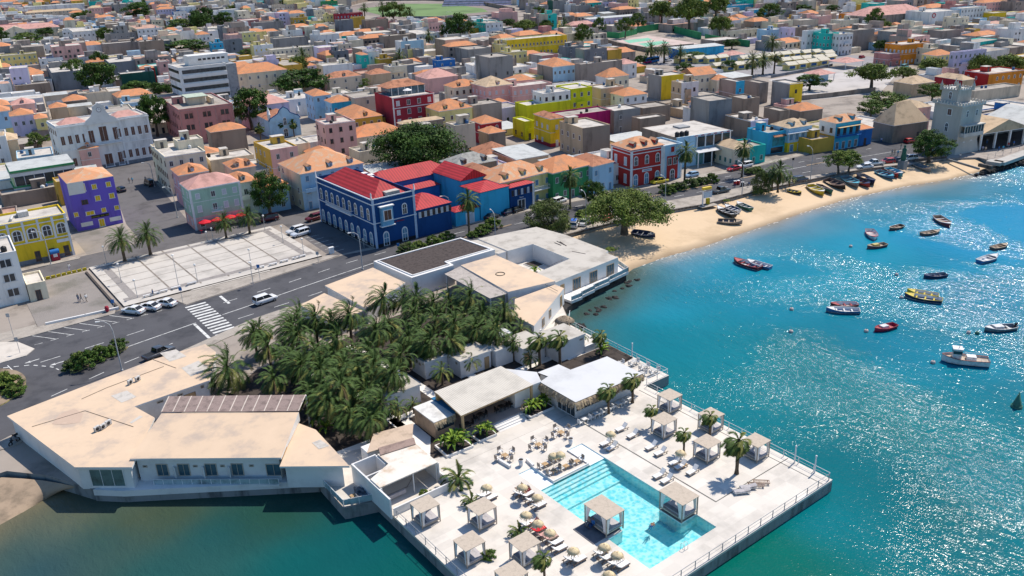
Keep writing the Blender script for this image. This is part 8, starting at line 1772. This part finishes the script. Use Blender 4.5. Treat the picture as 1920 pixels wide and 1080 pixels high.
RDb,BLb,NVb,WHb,YLb,BRb,TNb,GRb,SKb,GYb,BKb,CRb=bm('red',(.33,.04,.04)),bm('blue',(.04,.16,.36)),bm('navy',(.015,.03,.09)),bm('white',(.62,.62,.62)),bm('yellow',(.55,.42,.03)),bm('brown',(.14,.09,.07)),bm('tan',(.38,.29,.20)),bm('green',(.03,.14,.10)),bm('sky',(.10,.42,.55)),bm('grey',(.20,.21,.23)),bm('black',(.02,.02,.022)),bm('crimson',(.42,.03,.07))
for a in[((1425,503),(1376,487),MR and bm('maroon',(.14,.02,.03)),RDb,WHb,'dark red rowing boat with white benches moored off the beach',{}),((1445,501),(1401,489),BLb,WHb,WHb,'blue rowing boat tied beside the dark red one',{}),((1630,431),(1640,448),WHb,RDb,WHb,'small white boat with red rim pointing to the hotel',{}),((1692,422),(1668,429),BRb,TNb,BRb,'brown rowing boat by itself closest to the beach',{}),((1728,438),(1762,433),BRb,TNb,TNb,'brown boat with tan inside below the red rimmed boat',{}),((1756,406),(1781,424),RDb,WHb,TNb,'red rimmed boat with an upright fishing pole',dict(extra='pole')),((1661,457),(1626,463),bm('plum',(.18,.07,.09)),TNb,TNb,'plum coloured boat carrying a yellow crate',dict(box=bm('crate',(.5,.4,.12)))),((1860,465),(1889,458),BRb,TNb,TNb,'small tan boat at the far side of the moorings',{}),((1836,490),(1870,479),BLb,WHb,WHb,'blue and white boat below the small tan boat',{}),((1774,514),(1732,518),NVb,NVb,GYb,'dark navy rowing boat alone in the middle of the bay',{}),((1612,582),(1549,580),BLb,WHb,WHb,'long blue boat with white inside in front of a dark red one',{}),((1608,570),(1557,571),bm('maroon',(.14,.02,.03)),RDb,WHb,'dark red boat lying behind the long blue boat',{}),((1767,564),(1696,553),NVb,YLb,WHb,'long navy boat with yellow rim, nearer of the tied pair',{}),((1760,554),(1701,545),YLb,YLb,WHb,'yellow boat lying behind the navy boat with yellow rim',{}),((1679,608),(1640,618),CRb,RDb,CRb,'crimson boat with a white box cover',dict(box=WHb)),((1904,612),(1846,617),GYb,WHb,GYb,'white rimmed motor boat with a white chest and outboard',dict(box=WHb,extra='motor'))]:
 boat(a[0],a[1],a[2],a[3],a[4],a[5],group='boats moored in the bay',**a[6])
def beach_z(x,y):
 f=lambda pl:next((a[1]+(c[1]-a[1])*(x-a[0])/(c[0]-a[0])for a,c in zip(pl[:-1],pl[1:])if a[0]<=x<=c[0]),pl[-1][1])
 w,q=f(wall),f(watl);u=min(1.2,max(0,(w-y)/(w-q)));return-.45-1.17*u**1.15
for a,c,h_,g_,i_,l,tl in[((1376,406),(1344,392),BKb,WHb,BKb,'black boat with white rim and benches on the sand by the fuel stand',.1),((1386,397),(1360,387),WHb,WHb,NVb,'white and navy boat between the black and the green one',-.1),((1408,393),(1381,382),GRb,WHb,GRb,'green boat with pale rim on the sand',.08),((1346,413),(1392,415),GYb,TNb,BRb,'weathered grey boat lying lowest on the sand',.15),((1186,433),(1229,440),NVb,GYb,NVb,'dark boat in the acacia shade',.25),((1478,355),(1503,360),BKb,YLb,GYb,'small black boat with yellow rim below the palm clump',.12),((1518,346),(1545,361),YLb,WHb,YLb,'yellow and white boat hauled up the beach',.05),((1535,345),(1560,358),GRb,GYb,BRb,'dark green boat beside the yellow and white one',-.25),((1550,336),(1586,350),BKb,BRb,BRb,'long brown black boat in the shade below the wall',.2),((1584,331),(1610,346),GYb,SKb,GYb,'grey blue boat below the esplanade trees',.1),((1602,332),(1632,345),RDb,NVb,BRb,'dark red and navy boat beneath the esplanade wall',.2),((1612,326),(1639,341),NVb,NVb,GYb,'navy boat touching the dark red and navy one',-.1),((1645,320),(1677,331),BLb,SKb,GYb,'blue boat outermost of the group near the white cars',.15),((1657,318),(1684,328),RDb,RDb,BRb,'rust red boat wedged between two blue boats',0),((1664,315),(1693,327),SKb,WHb,SKb,'sky blue boat with white benches near the statue',.1),((1716,308),(1746,318),GYb,TNb,GYb,'grey boat below the tower tree at the end of the beach',.1)]:
 boat(a,c,h_,g_,i_,l,zfun=beach_z,group='boats hauled up on the beach',tilt=tl)
a,c=P(1854,680,SEA+.5),P(1765,671,SEA+.5);m_=(a+c)/2;Ln=(c-a).length;rz=math.atan2(c.y-a.y,c.x-a.x)
t =thing('fishing_boat','white fishing boat with wheelhouse, mast and blue waterline','fishing boat',(m_.x,m_.y,SEA-.2),rz);hb=MB();pr=[]
for i in range(11):
 f=i/10;x=-Ln/2+f*Ln;wd=1.15*(.85+.15*math.sin(min(1,f/.4)*math.pi/2))if f<.5 else 1.15*math.cos(((f-.5)/.5)**1.7*math.pi/2*.98);pr.append((x,max(.03,wd),1.15+.1*(1-f)**2+.75*max(0,f-.35)**2))
V =[]
for x,wd,sh in pr:V+=[(x,-wd,sh),(x,-wd*.95,.55),(x,-wd*.9,.38),(x,-wd*.4,0),(x,wd*.4,0),(x,wd*.9,.38),(x,wd*.95,.55),(x,wd,sh)]
for i in range(10):
 for j in range(7):hb.add([V[i*8+j],V[i*8+j+1],V[(i+1)*8+j+1],V[(i+1)*8+j]],[(0,1,2,3)],1 if j in(2,3,4)else 0,True)
hb.add(V[:8],[tuple(reversed(range(8)))]);hb.build('hull',[WHb,BLb],t)
b =MB();V=[]
for x,wd,sh in pr:V+=[(x,-wd+.03,sh-.3),(x,wd-.03,sh-.3)]
b.add(V,[(2*i,2*i+2,2*i+3,2*i+1)for i in range(10)]);b.build('deck',bm('deck',(.45,.36,.28)),t)
b =MB()
for sd in(-1,1):b.tube([(x,sd*wd,sh)for x,wd,sh in pr],.06,0,5)
b.build('gunwale',bm('rim',(.35,.12,.10)),t)
b =MB();b.box(Ln*.10,-.62,.8,Ln*.28,.62,2.6);b.box(Ln*.08,-.72,2.6,Ln*.30,.72,2.7);o=b.build('wheelhouse',WHb,t)
b =MB();b.box(Ln*.09+.02,-.64,1.85,Ln*.28+.02,.64,2.35);b.build('window',dglass,o)
b =MB();b.box(-Ln*.22,-.55,.8,-Ln*.02,.55,1.55);b.build('engine_box',WHb,t);b=MB();b.tube([(Ln*.16,0,2.6),(Ln*.15,0,4.3)],[.04,.02],0,5);b.build('mast',black,t)
b =MB()
for sd in(-1,1):b.tube([(x,sd*wd*.97,sh+.35)for x,wd,sh in pr[:6]],.025,0,4);[b.tube([(x,sd*wd*.97,sh),(x,sd*wd*.97,sh+.35)],.02,0,4)for x,wd,sh in pr[:6]]
b.build('rail',railm,t)
for i,(a,c,l)in enumerate([(1595,463,'white mooring buoy left of the plum coloured boat'),(1681,516,'white mooring buoy before the dark navy boat'),(1484,581,'pale buoy left of the long blue boat'),(1483,623,'pale buoy below the other pale one'),(1624,622,'dark pale buoy beside the crimson boat'),(1690,559,'pink white buoy at the bow of the navy yellow boat'),(1749,681,'pinkish buoy at the bow of the fishing boat'),(1816,625,'white buoy near the motor boat'),(1832,626,'green buoy between white buoy and motor boat')]):
 p=P(a,c,SEA);t=thing('mooring_buoy',l,'buoy',p,0,'mooring buoys');b=MB();b.lathe([(0,-.2),(.3,-.05),(.38,.15),(.28,.38),(0,.45)],0,10);b.build('float',GRb if 'green' in l else bm('buoy',(.55,.45,.42)),t);b=MB();b.lathe([(.05,.44),(.05,.6),(0,.6)],0,6);b.build('ring',black,t)
p =P(1906,763,SEA);t=thing('channel_buoy','dark green conical channel buoy at the photo border','buoy',p);b=MB();b.lathe([(.75,-.2),(.75,.3),(.62,.35)],0,12);b.build('float',GRb,t);b=MB();b.lathe([(.6,.35),(.05,2.3),(0,2.3)],0,12);b.build('cone',GRb,t)
# ================================================================== LAMPS, SIGNS, SMALL THINGS
poleg =mat('pole_grey',(.40,.41,.42),.6,.1,2);lens=mat('lamp_lens',(.75,.75,.73),.4,.05,2)
def lamp_post(px,py,h,ax,ay,label,arm=1.6):
 p=P(px,py);t=thing('street_lamp',label,'street lamp',(p.x,p.y,0));b=MB();n=math.hypot(ax,ay)or 1;ux,uy=ax/n*arm,ay/n*arm
 b.tube([(0,0,0),(0,0,h*.8),(ux*.15,uy*.15,h*.93),(ux*.6,uy*.6,h),(ux,uy,h+.05)],[.11,.08,.07,.06,.05],0,7);b.build('pole',poleg,t)
 b=MB();b.tube([(ux*.95,uy*.95,h+.05),(ux*1.35,uy*1.35,h+.02)],[.10,.16],0,7);b.build('lamp_head',lens,t);b=MB();b.lathe([(.2,0),(.2,.25),(.1,.3)],0,8);b.build('base',poleg,t)
for a in[(96,496,7.6,-1,.4,'street lamp before the bright yellow building'),(229,695,8.6,-1,.5,'tall curved street lamp beside the salmon roof and median'),(680,505,8.0,-1,.3,'curved street lamp before the navy corner building'),(929,448,6.2,.1,.5,'slim street lamp behind the pale grey roofs'),(1099,430,8.6,.1,.5,'tall lamp before the thorn tree and truck'),(1247,383,6.8,.1,.5,'lamp on the esplanade beside the big acacia'),(1391,366,8.2,.1,.5,'lamp on the esplanade above the green boat'),(1519,339,8.8,.1,.5,'lamp on the esplanade beside the blue car'),(333,408,8.0,-1,.2,'lamp at the shaded street beside the mint hotel'),(845,421,7.0,-1,.3,'lamp before the low gate lodge'),(466,387,7,.1,.5,'lamp before the steep orange roofed house'),(290,350,7,-.5,.2,'lamp in the side street near the cream apartments')]:lamp_post(*a)
def post_lamp(px,py,h,label,globe=True):
 p=P(px,py,.33);t=thing('plaza_lamp',label,'lamp',(p.x,p.y,.32));b=MB();b.tube([(0,0,0),(0,0,h)],[.06,.045],0,6);b.build('pole',poleg,t);b=MB();b.lathe([(0,h-.05),(.2,h+.05),(.26,h+.2),(.16,h+.36),(0,h+.4)],0,10)if globe else b.lathe([(.3,h),(.3,h+.08),(0,h+.12)],0,10);b.build('globe',lens,t)
for a in[(335,537,6.5,'tallest lamp in the middle of the plaza',False),(475,533,4.6,'plaza lamp before the seats',False),(200,494,3.6,'lamp in the palm shadow at the plaza corner'),(228,530,3.8,'lamp on the grey band of the plaza near the palms'),(258,558,3.4,'lamp at the plaza corner near the white cars'),(371,530,3.6,'dark headed lamp at the road side of the plaza'),(472,504,4.0,'dark headed lamp in the middle of the road side'),(531,455,3.6,'lamp on the grey band near the silver car'),(570,480,3.6,'lamp at the plaza corner near the navy building'),(497,432,3.4,'lamp at the palm corner of the plaza'),(400,450,2.6,'short lamp behind the plaza before the red umbrellas'),(389,452,2.0,'low post behind the plaza before the red umbrellas')]:post_lamp(*a)
def sign(px,py,h,m,label,w=.6,hh=.7,name='road_sign'):
 p=P(px,py);t=thing(name,label,'sign',p,R(-35));b=MB();b.tube([(0,0,0),(0,0,h)],.04,0,6);b.build('pole',poleg,t);b=MB();b.box(-w/2,-.06,h-hh,w/2,-.03,h);b.build('plate',m,t)
sb_ =mat('sign_plate_blue',(.03,.16,.42),.5,.05,2)
for a in[(343,568,3.2,sb_,'blue sign with white top at the crosswalk'),(488,526,3.4,sb_,'blue sign by the plaza step'),(214,578,1.8,sb_,'small round blue sign at the cobbled square corner'),(597,492,2.4,poleg,'thin dark sign at the end of the plaza'),(748,474,2.2,sb_,'dark sign at the median end'),(683,466,2.4,poleg,'post sign before the navy building door'),(38,663,3.0,poleg,'dark sign on the pale traffic island'),(1486,313,2.6,black,'dark sign in the middle of the avenue'),(26,632,4.5,poleg,'leaning post before the white apartment annex')]:sign(*a)
t =thing('waste_bin','dark red round waste bin on the low white wall','bin',P(202,586));b=MB();b.lathe([(.3,.3),(.38,.9),(.3,1.25),(0,1.3)],0,10);b.build('body',wallm('crimson'),t);b=MB();b.lathe([(.08,0),(.06,.4)],0,6);b.build('foot',black,t)
t =thing('electric_cabinet','white cabinet on the pavement before the navy building','cabinet',P(622,475));b=MB();b.box(-.5,-.3,0,.5,.3,1.3);b.build('case',trim,t);b=MB();b.box(-.55,-.35,1.3,.55,.35,1.4);b.build('lid',trim,t)
wallrun('square_wall','low white wall between cobbled square and parking bays',[(86,610),(160,594),(222,580)],.5,white,.35)
wallrun('plaza_kerb','dark wall between cobbled square and plaza',[(162,512),(222,580)],.35,stepm,.4)
ym =mat('kerb_yellow',(.42,.34,.02),.8,.2,2)
kp =MB();kp.box(-.75,-.16,0,.75,.16,.55);kme=kp.mesh('kerb_block',[ym])
for i in range(12):a=P(50,533).lerp(P(159,507),i/11);o=inst(kme,'kerb_block',None,a,math.atan2(P(159,507).y-P(50,533).y,P(159,507).x-P(50,533).x),(.52,1,1));tag(o,'yellow painted kerb block in the row along the cobbled square','kerb block','yellow kerb blocks')
sm =mat('seat_concrete',(.62,.61,.6),.8,.08,1);sp=MB();sp.box(-.9,-.25,.3,.9,.25,.42);sp.box(-.75,-.2,0,-.55,.2,.3);sp.box(.55,-.2,0,.75,.2,.3);sme=sp.mesh('concrete_bench',[sm])
for i,(a,c)in enumerate([(278,556),(292,552),(306,548),(330,541),(360,533),(488,503),(512,497),(533,491),(556,485),(566,482)]):p=P(a,c,.33);o=inst(sme,'concrete_bench',None,(p.x,p.y,.33),0);tag(o,'white concrete bench in the row at the road side of the plaza','bench','benches on the plaza')
# fuel stand on the esplanade
p =P(1326,386);t=thing('fuel_stand','small fuel stand with white frame, yellow sign top and pump on the esplanade','fuel stand',p,R(-12));b=MB();b.box(-2.4,-1.2,.1,2.4,1.6,.22);b.build('platform',pavm,t);b=MB();b.box(-1.2,.3,.2,-.95,.6,4.0);b.build('post',trim,t);b=MB();b.box(-1.3,.1,4.0,1.2,.8,4.6);b.build('sign_box',mat('sign_yellow',(.65,.48,.05),.6,.1,1),t);b=MB();b.box(.1,.2,.2,.9,.8,1.7);b.build('pump',ym,t);b=MB();b.box(-.8,.4,1.9,1.6,.5,3.4);b.build('panel',mat('panel_blue_white',(.45,.55,.66),.6,.1,2),t)
for a,c,l in((1378,347,'red fuel drum stall on the esplanade'),(1384,346,'second red drum stall beside the first on the esplanade'),(1392,349,'dark waste basket on a lamp at the esplanade')):t=thing('street_drum',l,'drum',P(a,c));b=MB();b.lathe([(.4,0),(.42,1.1),(0,1.15)],0,10);b.build('body',wallm('red')if 'red' in l else black,t);b=MB();b.lathe([(.44,1.1),(.1,1.25),(0,1.25)],0,10);b.build('lid',trim,t)
# statue, yellow tank, monument
t =thing('statue','dark green bronze statue on a grey plinth above the beach boats','statue',P(1691,317));b=MB();b.box(-.9,-.9,0,.9,.9,2.4);b.build('plinth',wallm('slate'),t);b=MB();b.lathe([(.6,2.4),(.75,3.2),(.5,4.6),(.62,5.4),(.2,5.8),(.32,6.1),(.25,6.5),(0,6.6)],0,10);b.build('figure',wallm('dgreen'),t)
t =thing('water_tank','yellow plastic tank on the wall below the tower','tank',P(1755,296));b=MB();b.tube([(-.9,0,.65),(.9,0,.65)],.6,0,12);b.build('drum',mat('tank_yellow',(.6,.45,.10),.6,.1,1),t);b=MB();b.box(-.7,-.4,0,-.5,.4,.3);b.box(.5,-.4,0,.7,.4,.3);b.build('cradle',stone,t)
t =thing('monument','white winged monument standing on the roundabout','monument',(1.5,139.2,.16));b=MB();b.box(-1,-1,0,1,1,.8);b.build('plinth',stone,t)
for i in range(4):b=MB();a=i*.5-.7;b.tube([(0,0,.8),(1.2*math.cos(a),1.2*math.sin(a),1.6),(2.2*math.cos(a),2.2*math.sin(a),1.5)],[.3,.22,.05],0,6);b.build('wing',trim,t)
wallrun('sea_wall','low stone parapet along the esplanade above the sand',[(112.5,133.6),(130.1,132.4),(144,130.4),(155,127.5),(174.6,126.1),(196,122.4),(210,119.5),(222,114.5)],.42,stone,.35,False,.0)
wallrun('slip_wall','low grey wall at the head of the slipway',[(1712,304),(1740,300),(1774,297)],.7,stone)
wallrun('slip_wall','dark wall edging the slipway toward the rocks',[(1775,300),(1835,318)],.5,wallm('slate'),.4);wallrun('slip_wall','stone block wall beside the rocks',[(1835,312),(1858,317)],.9,stone,.8)
tag(wallrun('quay_edge','pale concrete quay edge above the rocks by the market',[(1852,306),(1872,309),(1925,290)],.9,mat('quay_pale',(.42,.40,.37),.9,.12,.4),3.0),None,'quay')
railing('wire fence along the quay before the fish market',[tuple(P(1851,300))[:2],tuple(P(1880,291))[:2],tuple(P(1925,279))[:2]],.06,1.6,mt=poleg,step=4,name='fence',cat='fence')
ROCK =[]
for s in range(4):
 bmz=bmesh.new();bmesh.ops.create_icosphere(bmz,subdivisions=2,radius=1);rg=random.Random(s)
 for v in bmz.verts:v.co*=1+.22*math.sin(v.co.x*3.1+s)+.18*math.sin(v.co.y*4.3+s*2)+rg.uniform(-.1,.1);v.co.z*=.7
 me=bpy.data.meshes.new('boulder');bmz.to_mesh(me);bmz.free();me.materials.append(rk);ROCK.append(me)
rg =random.Random(8)
for i in range(95):
 f=rg.random();a=P(1815,332,-1.2).lerp(P(1935,304,-1.2),f);q=P(1850,316,-.5).lerp(P(1935,296,-.5),f);p=a.lerp(q,rg.random());r=rg.uniform(.5,1.15)
 o=inst(ROCK[i%4],'boulder',None,(p.x,p.y,-1.4+rg.uniform(0,.6)),rg.uniform(0,6),(r,r*rg.uniform(.7,1.1),r*.8));tag(o,'dark boulder in the breakwater below the fish market','boulder','breakwater boulders')
for i in range(24):
 f=rg.random();p=Vector((85,99.2,0)).lerp(Vector((110,108.6,0)),f);r=rg.uniform(.3,.7)
 o=inst(ROCK[i%4],'boulder',None,(p.x+rg.uniform(-.3,1.5),p.y-rg.uniform(-.5,1.6),-1.65),rg.uniform(0,6),(r,r,r*.7));tag(o,'dark wet boulder at the foot of the hotel balconies','boulder','boulders under the hotel')
def person_mesh(pose):
 J={};E=[]
 def n(k,p,r,c,par=None):
  J[k]=(Vector(p),r,c)
  if par:E.append((par,k))
 n('pel',(0,0,.93),.135,'p');n('waist',(0,0,1.08),.125,'s','pel');n('chest',(0,.0,1.28),.15,'s','waist');n('neck',(0,0,1.46),.055,'k','chest');n('jaw',(.02,0,1.54),.075,'k','neck');n('head',(0,0,1.63),.095,'k','jaw');n('crown',(-.015,0,1.71),.075,'h','head');n('nose',(.112,0,1.60),.014,'k','head')
 st=dict(walk=.28).get(pose,.03)
 for sd,q in((-1,1),(1,-1)):
  s='l' if sd<0 else 'r'
  n(s+'hip',(0,sd*.10,.88),.095,'p','pel');n(s+'knee',(st*q*.5+.04,sd*.11,.50),.062,'p',s+'hip');n(s+'ank',(st*q-.02,sd*.11,.09),.042,'k',s+'knee');n(s+'toe',(st*q+.15,sd*.12,.035),.035,'b',s+'ank')
  n(s+'sho',(0,sd*.19,1.40),.065,'s','chest');n(s+'elb',(-.02-st*q*.4,sd*.25,1.13),.045,'s',s+'sho');n(s+'wri',(.08-st*q*.6,sd*.26,.89),.030,'k',s+'elb');n(s+'palm',(.10-st*q*.6,sd*.26,.82),.034,'k',s+'wri')
  for i,(dx,l)in enumerate(((-.03,.065),(-.01,.08),(.01,.085),(.03,.075))):n(s+'f%d'%i,(.11+dx-st*q*.6,sd*.262,.82-l),.009,'k',s+'palm')
  n(s+'th',(.15-st*q*.6,sd*.25,.79),.010,'k',s+'palm')
 if pose in('sit','lie'):
  for s,sd in(('l',-1),('r',1)):
   J[s+'knee']=(Vector((.42,sd*.12,.95)),.065,'p');J[s+'ank']=(Vector((.50 if pose=='sit' else .86,sd*.12,.55 if pose=='sit' else .94)),.042,'k');J[s+'toe']=(Vector((.62 if pose=='sit' else .90,sd*.13,.50 if pose=='sit' else 1.04)),.035,'b')
 me=bpy.data.meshes.new('person');keys=list(J);ix={k:i for i,k in enumerate(keys)}
 me.from_pydata([J[k][0]for k in keys],[(ix[a],ix[c])for a,c in E],[]);o=bpy.data.objects.new('person',me);COL.objects.link(o)
 md=o.modifiers.new('s','SKIN');md.use_smooth_shade=True
 for i,k in enumerate(keys):v=me.skin_vertices[0].data[i];v.radius=(J[k][1],)*2;v.use_root=(k=='pel')
 o.modifiers.new('d','SUBSURF').levels=1
 dg=bpy.context.evaluated_depsgraph_get();out=bpy.data.meshes.new_from_object(o.evaluated_get(dg));bpy.data.objects.remove(o)
 cs='kspbh';pts=[(J[k][0],J[k][2])for k in keys]
 for a,c in E:pts.append((J[a][0].lerp(J[c][0],.5),J[c][2]if J[c][2]!='k' else J[a][2]if J[a][2]in 'sp' and 'elb' not in c else J[c][2]))
 for _ in range(5):out.materials.append(None)
 for f in out.polygons:
  c=f.center;f.material_index=cs.index(min(pts,key=lambda q:(q[0]-c).length)[1]);f.use_smooth=True
 if pose in('lie','swim'):
  M_=Matrix.Rotation(R(-78 if pose=='lie' else 88),4,'Y')if pose=='swim' else Matrix.Translation((0,0,.45))@Matrix.Rotation(R(-55),4,'Y')@Matrix.Translation((0,0,-.93))
  if pose=='lie':
   for v in out.vertices:
    if v.co.z>.93 or abs(v.co.x)<.05 and v.co.z>.85:r_=Matrix.Rotation(R(-50),4,'Y')@Vector((v.co.x,v.co.y,v.co.z-.93));v.co=Vector((r_.x,r_.y,r_.z+.93))
   out.transform(Matrix.Translation((0,0,-.52)))
  else:out.transform(Matrix.Translation((0,0,-.05))@M_)
 if pose=='sit':out.transform(Matrix.Translation((0,0,-.50)))
 return out
PM ={k:person_mesh(k)for k in('stand','walk','sit','lie','swim')}
skin =mat('skin',(.20,.105,.065),.6,.1,3);skinl=mat('skin_light',(.52,.30,.21),.6,.1,3);hairm=mat('hair',(.015,.012,.01),.8,.1,3)
def person(pose,px,py,rz,shirt,pants,label,sk=skin,z=0,group=None,bare=False):
 p=P(px,py,z);me=PM[pose].copy();sh=sk if bare else mat('cloth_%s'%shirt,WALLC[shirt],.9,.1,2)
 for i,m in enumerate((sk,sh,mat('cloth_%s'%pants,WALLC[pants],.9,.1,2),black,hairm)):me.materials[i]=m
 tag(inst(me,'person',None,(p.x,p.y,z),R(rz)),label,'person',group)
for a in[('stand',148,566,40,'slate','navy','person in dark clothes at the edge of a group of three on the cobbles'),('walk',154,566,200,'brown','slate','middle person of the group of three on the cobbles'),('walk',163,566,120,'white','stone','person in a light shirt beside the group on the cobbles'),('walk',131,508,100,'white','lilac','person in white walking by the yellow kerb blocks'),('walk',288,557,10,'navy','slate','person in dark clothes walking along the plaza benches'),('walk',243,344,100,'brown','slate','person in brown walking up the side street'),('walk',249,343,100,'sky','slate','person in blue walking up the side street'),('stand',274,341,80,'slate','slate','person standing by the black van'),('walk',1652,268,30,'lilac','navy','person in pale shirt crossing the avenue before the customs house'),('stand',1689,279,90,'brown','slate','person standing in the avenue beside the red canopy'),('stand',1677,290,20,'tan','brown','person in tan among the group behind the statue'),('stand',1683,292,60,'sky','slate','person in blue among the group behind the statue'),('stand',1672,291,0,'slate','tan','person in grey at the edge of the group behind the statue'),('stand',1656,311,180,'pink','white','person in pink by the white pickup'),('walk',1842,284,200,'lilac','slate','person in pale shirt standing before the market columns'),('walk',1847,285,20,'beige','stone','person in beige beside the other before the market'),('walk',1821,279,60,'slate','slate','person in dark clothes at the tower foot'),('stand',1872,284,90,'blue','navy','person in bright blue at the market fence'),('stand',1880,283,60,'sky','slate','person in light blue beside the market fence'),('stand',1890,277,60,'red','slate','person in red before the market hall'),('stand',1862,276,60,'white','blue','person in white under the market roof'),('stand',1850,270,60,'slate','blue','person in grey under the market roof'),('stand',1900,274,60,'blue','brown','person in blue shirt at the far market column'),('stand',1378,351,60,'red','navy','person in red at the drum stalls on the esplanade')]:
 person(*a)
person('sit',1404,348,-12,'navy','slate','rider in dark clothes on the esplanade motorcycle',z=.45);person('sit',27,829,35,'slate','slate','rider on the motorcycle at the hotel tip',z=.45);person('sit',1800,295,200,'white','slate','person sitting on the edge of the slipway',z=.1)
person('sit',1105,984,180,'brown','slate','person in brown sitting on the edge of the pool daybed',z=.1);person('sit',1112,988,180,'blue','navy','person in blue sitting on the edge of the pool daybed',z=.1)
person('lie',973,923,0,'red','slate','sunbather lying under the first parasol',skinl,0,None,True);person('lie',985,928,0,'navy','crimson','second sunbather in dark red trunks lying beside the first',skinl,0,None,True)
person('swim',1215,995,20,'navy','navy','swimmer with dark swimwear in the pool',skin,-.16,None,True)
person('lie',1001,988,0,'pink','pink','person half hidden under the parasol beside the red towel',skinl,0)
# ------------------------------------------------------------------ shared labels: a repeat that nothing tells apart carries one group
for lab,objs in LABELS.items():
 objs=[o for o in objs if o.get('label')==lab]
 if len(objs)>1:
  g=next((o.get('group')for o in objs if o.get('group')),lab)
  for o in objs:o['group']=g
